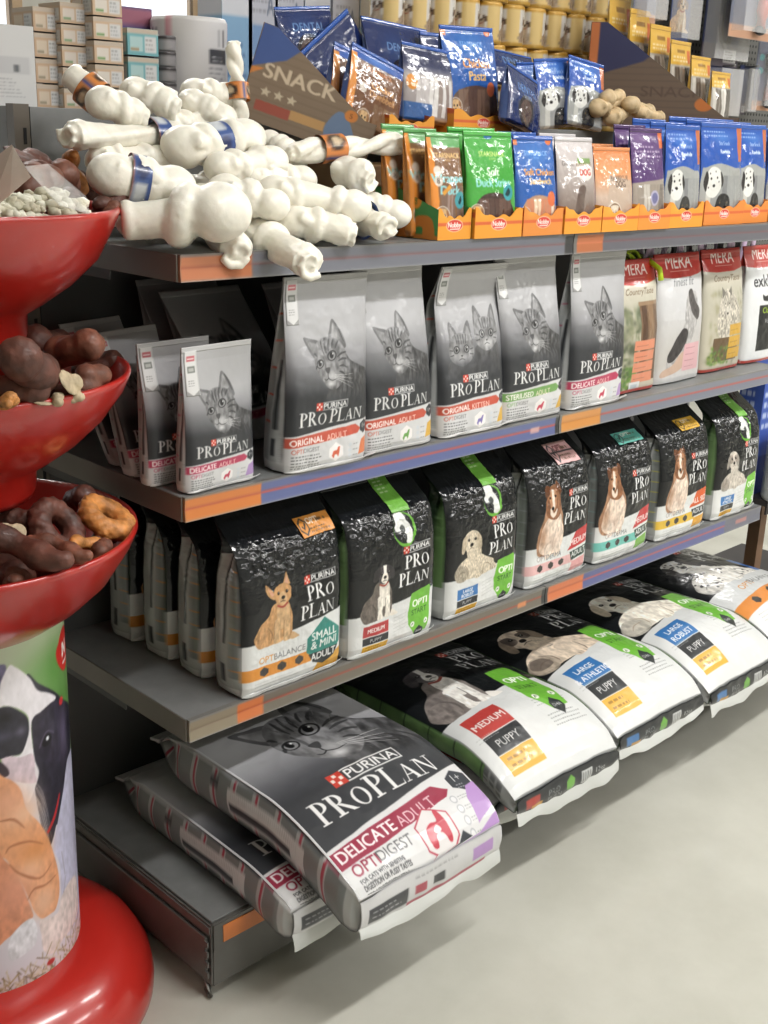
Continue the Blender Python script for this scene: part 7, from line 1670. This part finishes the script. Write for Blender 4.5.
ORANGE = (208, 122, 58)
BL, GB, BRZ, VIO = (92, 102, 150), (120, 124, 138), (112, 104, 92), (98, 100, 116)
RL = (176, 82, 76)
bays = []
for bi, x0 in enumerate((0.0, 1.0)):
    root = empty('shelving_bay', (x0, 0, 0))
    tag(root, 'grey metal shelving bay at the near end beside the red bowl stand' if bi == 0 else 'grey metal shelving bay farther along with the red-topped bags', 'shelving unit', 'grey gondola bays')
    for lev, z in ((0, Z1), (1, Z2), (2, Z3)):
        m = MB(); m.box(.002, .003, -.03, .998, .468, -.0008, .0015); m.box(.001, .002, -.0425, .004, .468, -.0005); m.box(.996, .002, -.0425, .999, .468, -.0005)
        sh = m.build('shelf', [M_TOP], root, (0, 0, z))
        if lev == 0: segs = [(0, .14, (190, 118, 82), (170, 96, 70)), (.14, .97, (112, 114, 124), (124, 96, 100)), (.97, .999, (60, 60, 62), None)] if bi == 0 else [(.012, .105, (176, 106, 70), (196, 116, 82)), (.105, .999, (98, 98, 106), (116, 88, 94))]
        elif lev == 1: segs = [(0, .16, ORANGE, (186, 92, 62)), (.16, .985, BL, RL), (.9, .93, (196, 156, 156), 'spot'), (.985, .999, (50, 50, 52), None)] if bi == 0 else [(.008, .155, (206, 140, 72), (190, 124, 60)), (.155, .999, GB, RL)]
        else: segs = [(0, .105, (138, 126, 106), (128, 112, 94)), (.105, .165, (204, 112, 56), (186, 92, 50)), (.165, .985, (108, 101, 90), (150, 72, 56)), (.9, .93, (204, 130, 84), 'spot'), (.985, .999, (40, 40, 40), None)] if bi == 0 else [(0, .008, (40, 40, 42), None), (.01, .145, (206, 112, 66), (184, 92, 54)), (.145, .8, (86, 92, 142), (170, 80, 84)), (.8, .999, VIO, None), (.86, .92, (170, 120, 120), 'spot')]
        r = link('price_rail', rail_mesh(.997, segs), sh, [M_RAIL]); r.location = (.0015, -.0005, -.0425)
        m = MB()
        if bi == 0:  # end flange of the shelf
            m.box(-.0025, .0, -.0425, .0005, .468, -.0004, .0008); m.build('side_flange', [M_SIDE], sh)
        for bx in (.003, .981):
            m = MB(); m.box(bx, .2, -.06, bx+.003, .466, -.0435); m.build('bracket', [M_DARK], sh)
    # base deck + plinth
    m = MB(); m.box(.002, -.062, ZB-.02, .998, .468, ZB, .002); dk = m.build('base_deck', [M_TOP], root)
    m = MB(); m.box(.0, -.07, .028, 1.0, -.062, ZB-.002, .0015); m.box(.0, -.0685, ZB-.06, 1.0, -.072, ZB-.004, .0); pl = m.build('kick_plate', [M_PLINTH], root)
    m = MB(); m.box(.02, -.0738, ZB-.047, .155 if bi == 0 else .14, -.0715, ZB-.012, .0005); m.build('price_label', [mat('orange_label', (206, 118, 54), .35, coat=.4, var=.08, vscale=14)], dk)
    if bi == 0:
        m = MB(); m.box(-.004, -.068, .03, .0, .468, ZB-.004, .001); m.box(-.011, -.06, .045, -.004, .46, ZB-.03, .003); m.box(-.007, -.066, ZB-.024, -.003, .46, ZB-.008, .0015)
        for k in range(4): m.box(-.0125, -.0675, .05+.022*k, -.009, -.058, .062+.022*k)
        m.build('end_plate', [M_PLINTH], root)
        m = MB(); m.tube([(-.0, -.045, .03), (-.004, -.06, .02), (-.006, -.066, .008), (-.002, -.058, .004), (.004, -.04, .004)], .005, 8); m.build('foot', [M_STEEL], root)
    m = MB(); m.box(.02, .469, .03, .985, .485, Z1-.02, .001); m.build('back_panel', [M_DARK], root)  # darker than top_panel: the shade between the shelves is painted in
    m = MB(); m.box(.02, .469, Z1-.019, .985, .485, 1.556, .001); m.build('top_panel', [M_TOP], root)
    m = MB(); m.box(-.012 if bi == 0 else .0, .4685, .0, .018, .495, 1.56)
    up = m.build('upright', [M_SIDE], root)
    m = MB()
    for k in range(30): m.box(.005, .4678, .1+.048*k, .011, .469, .128+.048*k)
    m.build('slot_strip', [M_SEAM], up)
    bays.append(root)
# rust and dirt at the foot: a thin stain on the floor around the base
# ------------------------------------------------------------------ room
M_FLOOR = bpy.data.materials.new('floor_vinyl'); M_FLOOR.use_nodes = True
nt = M_FLOOR.node_tree; N = nt.nodes; L = nt.links; bs = N['Principled BSDF']
tc = N.new('ShaderNodeTexCoord'); n1 = N.new('ShaderNodeTexNoise'); n1.inputs['Scale'].default_value = 2.2; n1.inputs['Detail'].default_value = 8; n1.inputs['Roughness'].default_value = .65
L.new(tc.outputs['Object'], n1.inputs['Vector']); cr = N.new('ShaderNodeValToRGB'); cr.color_ramp.elements[0].color = rgba((184, 183, 172)); cr.color_ramp.elements[0].position = .3; cr.color_ramp.elements[1].color = rgba((204, 203, 193)); cr.color_ramp.elements[1].position = .7
L.new(n1.outputs['Fac'], cr.inputs['Fac']); L.new(cr.outputs['Color'], bs.inputs['Base Color']); bs.inputs['Roughness'].default_value = .3; bs.inputs['Coat Weight'].default_value = .15
n2 = N.new('ShaderNodeTexNoise'); n2.inputs['Scale'].default_value = 160; bp = N.new('ShaderNodeBump'); bp.inputs['Strength'].default_value = .06; bp.inputs['Distance'].default_value = .002; L.new(tc.outputs['Object'], n2.inputs['Vector']); L.new(n2.outputs['Fac'], bp.inputs['Height']); L.new(bp.outputs['Normal'], bs.inputs['Normal'])
def struct(name, x0, y0, z0, x1, y1, z1, m):
    b = MB(); b.box(x0, y0, z0, x1, y1, z1); o = b.build(name, [m]); o['kind'] = 'structure'; return o
struct('floor', -4, -5, -.06, 8, 5.0, 0, M_FLOOR)
M_CEIL = mat('ceiling_white', (226, 226, 222), .8, var=.02); M_WALL = mat('wall_paint', (214, 212, 204), .7, var=.03, vscale=2)
struct('ceiling', -4, -5, 3.0, 8, 5.0, 3.08, M_CEIL)
# rear wall with shop windows
for nm, a in (('wall_rear_low', (-4, 4.9, 0, 8, 5.0, .9)), ('wall_rear_high', (-4, 4.9, 2.75, 8, 5.0, 3.0)), ('wall_rear_pier', (2.4, 4.9, .9, 2.9, 5.0, 2.75)), ('wall_rear_end', (5.6, 4.9, .9, 8, 5.0, 2.75)), ('wall_rear_start', (-4, 4.9, .9, -2.6, 5.0, 2.75))):
    struct(nm, *a, M_WALL)
struct('wall_front', -4, -5.1, 0, 8, -5.0, 3.0, M_WALL)
struct('wall_right', 7.9, -5, 0, 8, 4.9, 3.0, M_WALL); struct('wall_left', -4.1, -5, 0, -4.0, 5.0, 3.0, M_WALL)
M_FRM = mat('window_frame_wood', (196, 168, 136), .5, var=.08)
M_SKYP = mat('window_glass', (250, 252, 255), .05, trans=1.0, spec=.3)
for i, (a, b_) in enumerate(((-2.6, 2.4), (2.9, 5.6))):
    m = MB(); m.box(a, 4.88, .9, a+.06, 4.96, 2.75); m.box(b_-.06, 4.88, .9, b_, 4.96, 2.75); m.box(a, 4.88, .9, b_, 4.96, .96); m.box(a, 4.88, 2.69, b_, 4.96, 2.75)
    for k in range(1, 4): x = a+(b_-a)*k/4; m.box(x-.03, 4.885, .96, x+.03, 4.955, 2.69)
    o = m.build('window_%d' % (i+1), [M_FRM]); o['kind'] = 'structure'
    m = MB(); m.box(a+.06, 4.915, .96, b_-.06, 4.921, 2.69); g = m.build('window_pane', [M_SKYP], o)
# ------------------------------------------------------------------ light: ceiling lamps of the shop
M_LAMP = mat('lamp_diffuser', (255, 252, 245), .4, emit=(255, 252, 247), estr=9.0)
M_LBODY = mat('lamp_body', (230, 230, 230), .5)
lamp_pts = [(x, y) for y in (-3.1, -1.25, 1.9) for x in (.6, 2.6, 4.6)]
for i, (x, y) in enumerate(lamp_pts):
    r = empty('ceiling_lamp', (x, y, 2.93)); 
    tag(r, 'white ceiling tube lamp fitting overhead in the shop', 'lamp', 'ceiling lamps')
    m = MB(); m.box(-.62, -.09, .02, .62, .09, .068, .004); m.build('housing', [M_LBODY], r)
    m = MB(); m.box(-.6, -.075, 0, .6, .075, .02, .004); m.build('diffuser', [M_LAMP], r)
    ld = bpy.data.lights.new('lamp_light', 'AREA'); ld.shape = 'RECTANGLE'; ld.size = 1.2; ld.size_y = .15; ld.energy = 42; ld.color = (1.0, .985, .965)
    lo = bpy.data.objects.new('lamp_light', ld); COL.objects.link(lo); lo.parent = r; lo.location = (0, 0, -.004)
# world
w = bpy.data.worlds.new('World'); SC.world = w; w.use_nodes = True
nt = w.node_tree; bg = nt.nodes['Background']; bg.inputs['Color'].default_value = (.93, .97, 1.0, 1); bg.inputs['Strength'].default_value = 2.2
# camera
cd = bpy.data.cameras.new('Camera'); cam = bpy.data.objects.new('Camera', cd); COL.objects.link(cam)
cd.sensor_fit = 'VERTICAL'; cd.sensor_height = 24.0; cd.lens = F_PX/1024*24.0; cd.clip_start = .05
R = Matrix(((_r2[0], _u2[0], -_fw[0]), (_r2[1], _u2[1], -_fw[1]), (_r2[2], _u2[2], -_fw[2])))
cam.matrix_world = Matrix.Translation(Vector(CAM)) @ R.to_4x4()
SC.camera = cam
SC.view_settings.view_transform = 'Standard'; SC.view_settings.look = 'None'; SC.view_settings.gamma = 1.0; SC.view_settings.use_curve_mapping = False
SC.view_settings.exposure = -0.32
SC.cycles.max_bounces = 8; SC.cycles.use_denoising = True
try: SC.cycles.caustics_reflective = False; SC.cycles.caustics_refractive = False
except Exception: pass
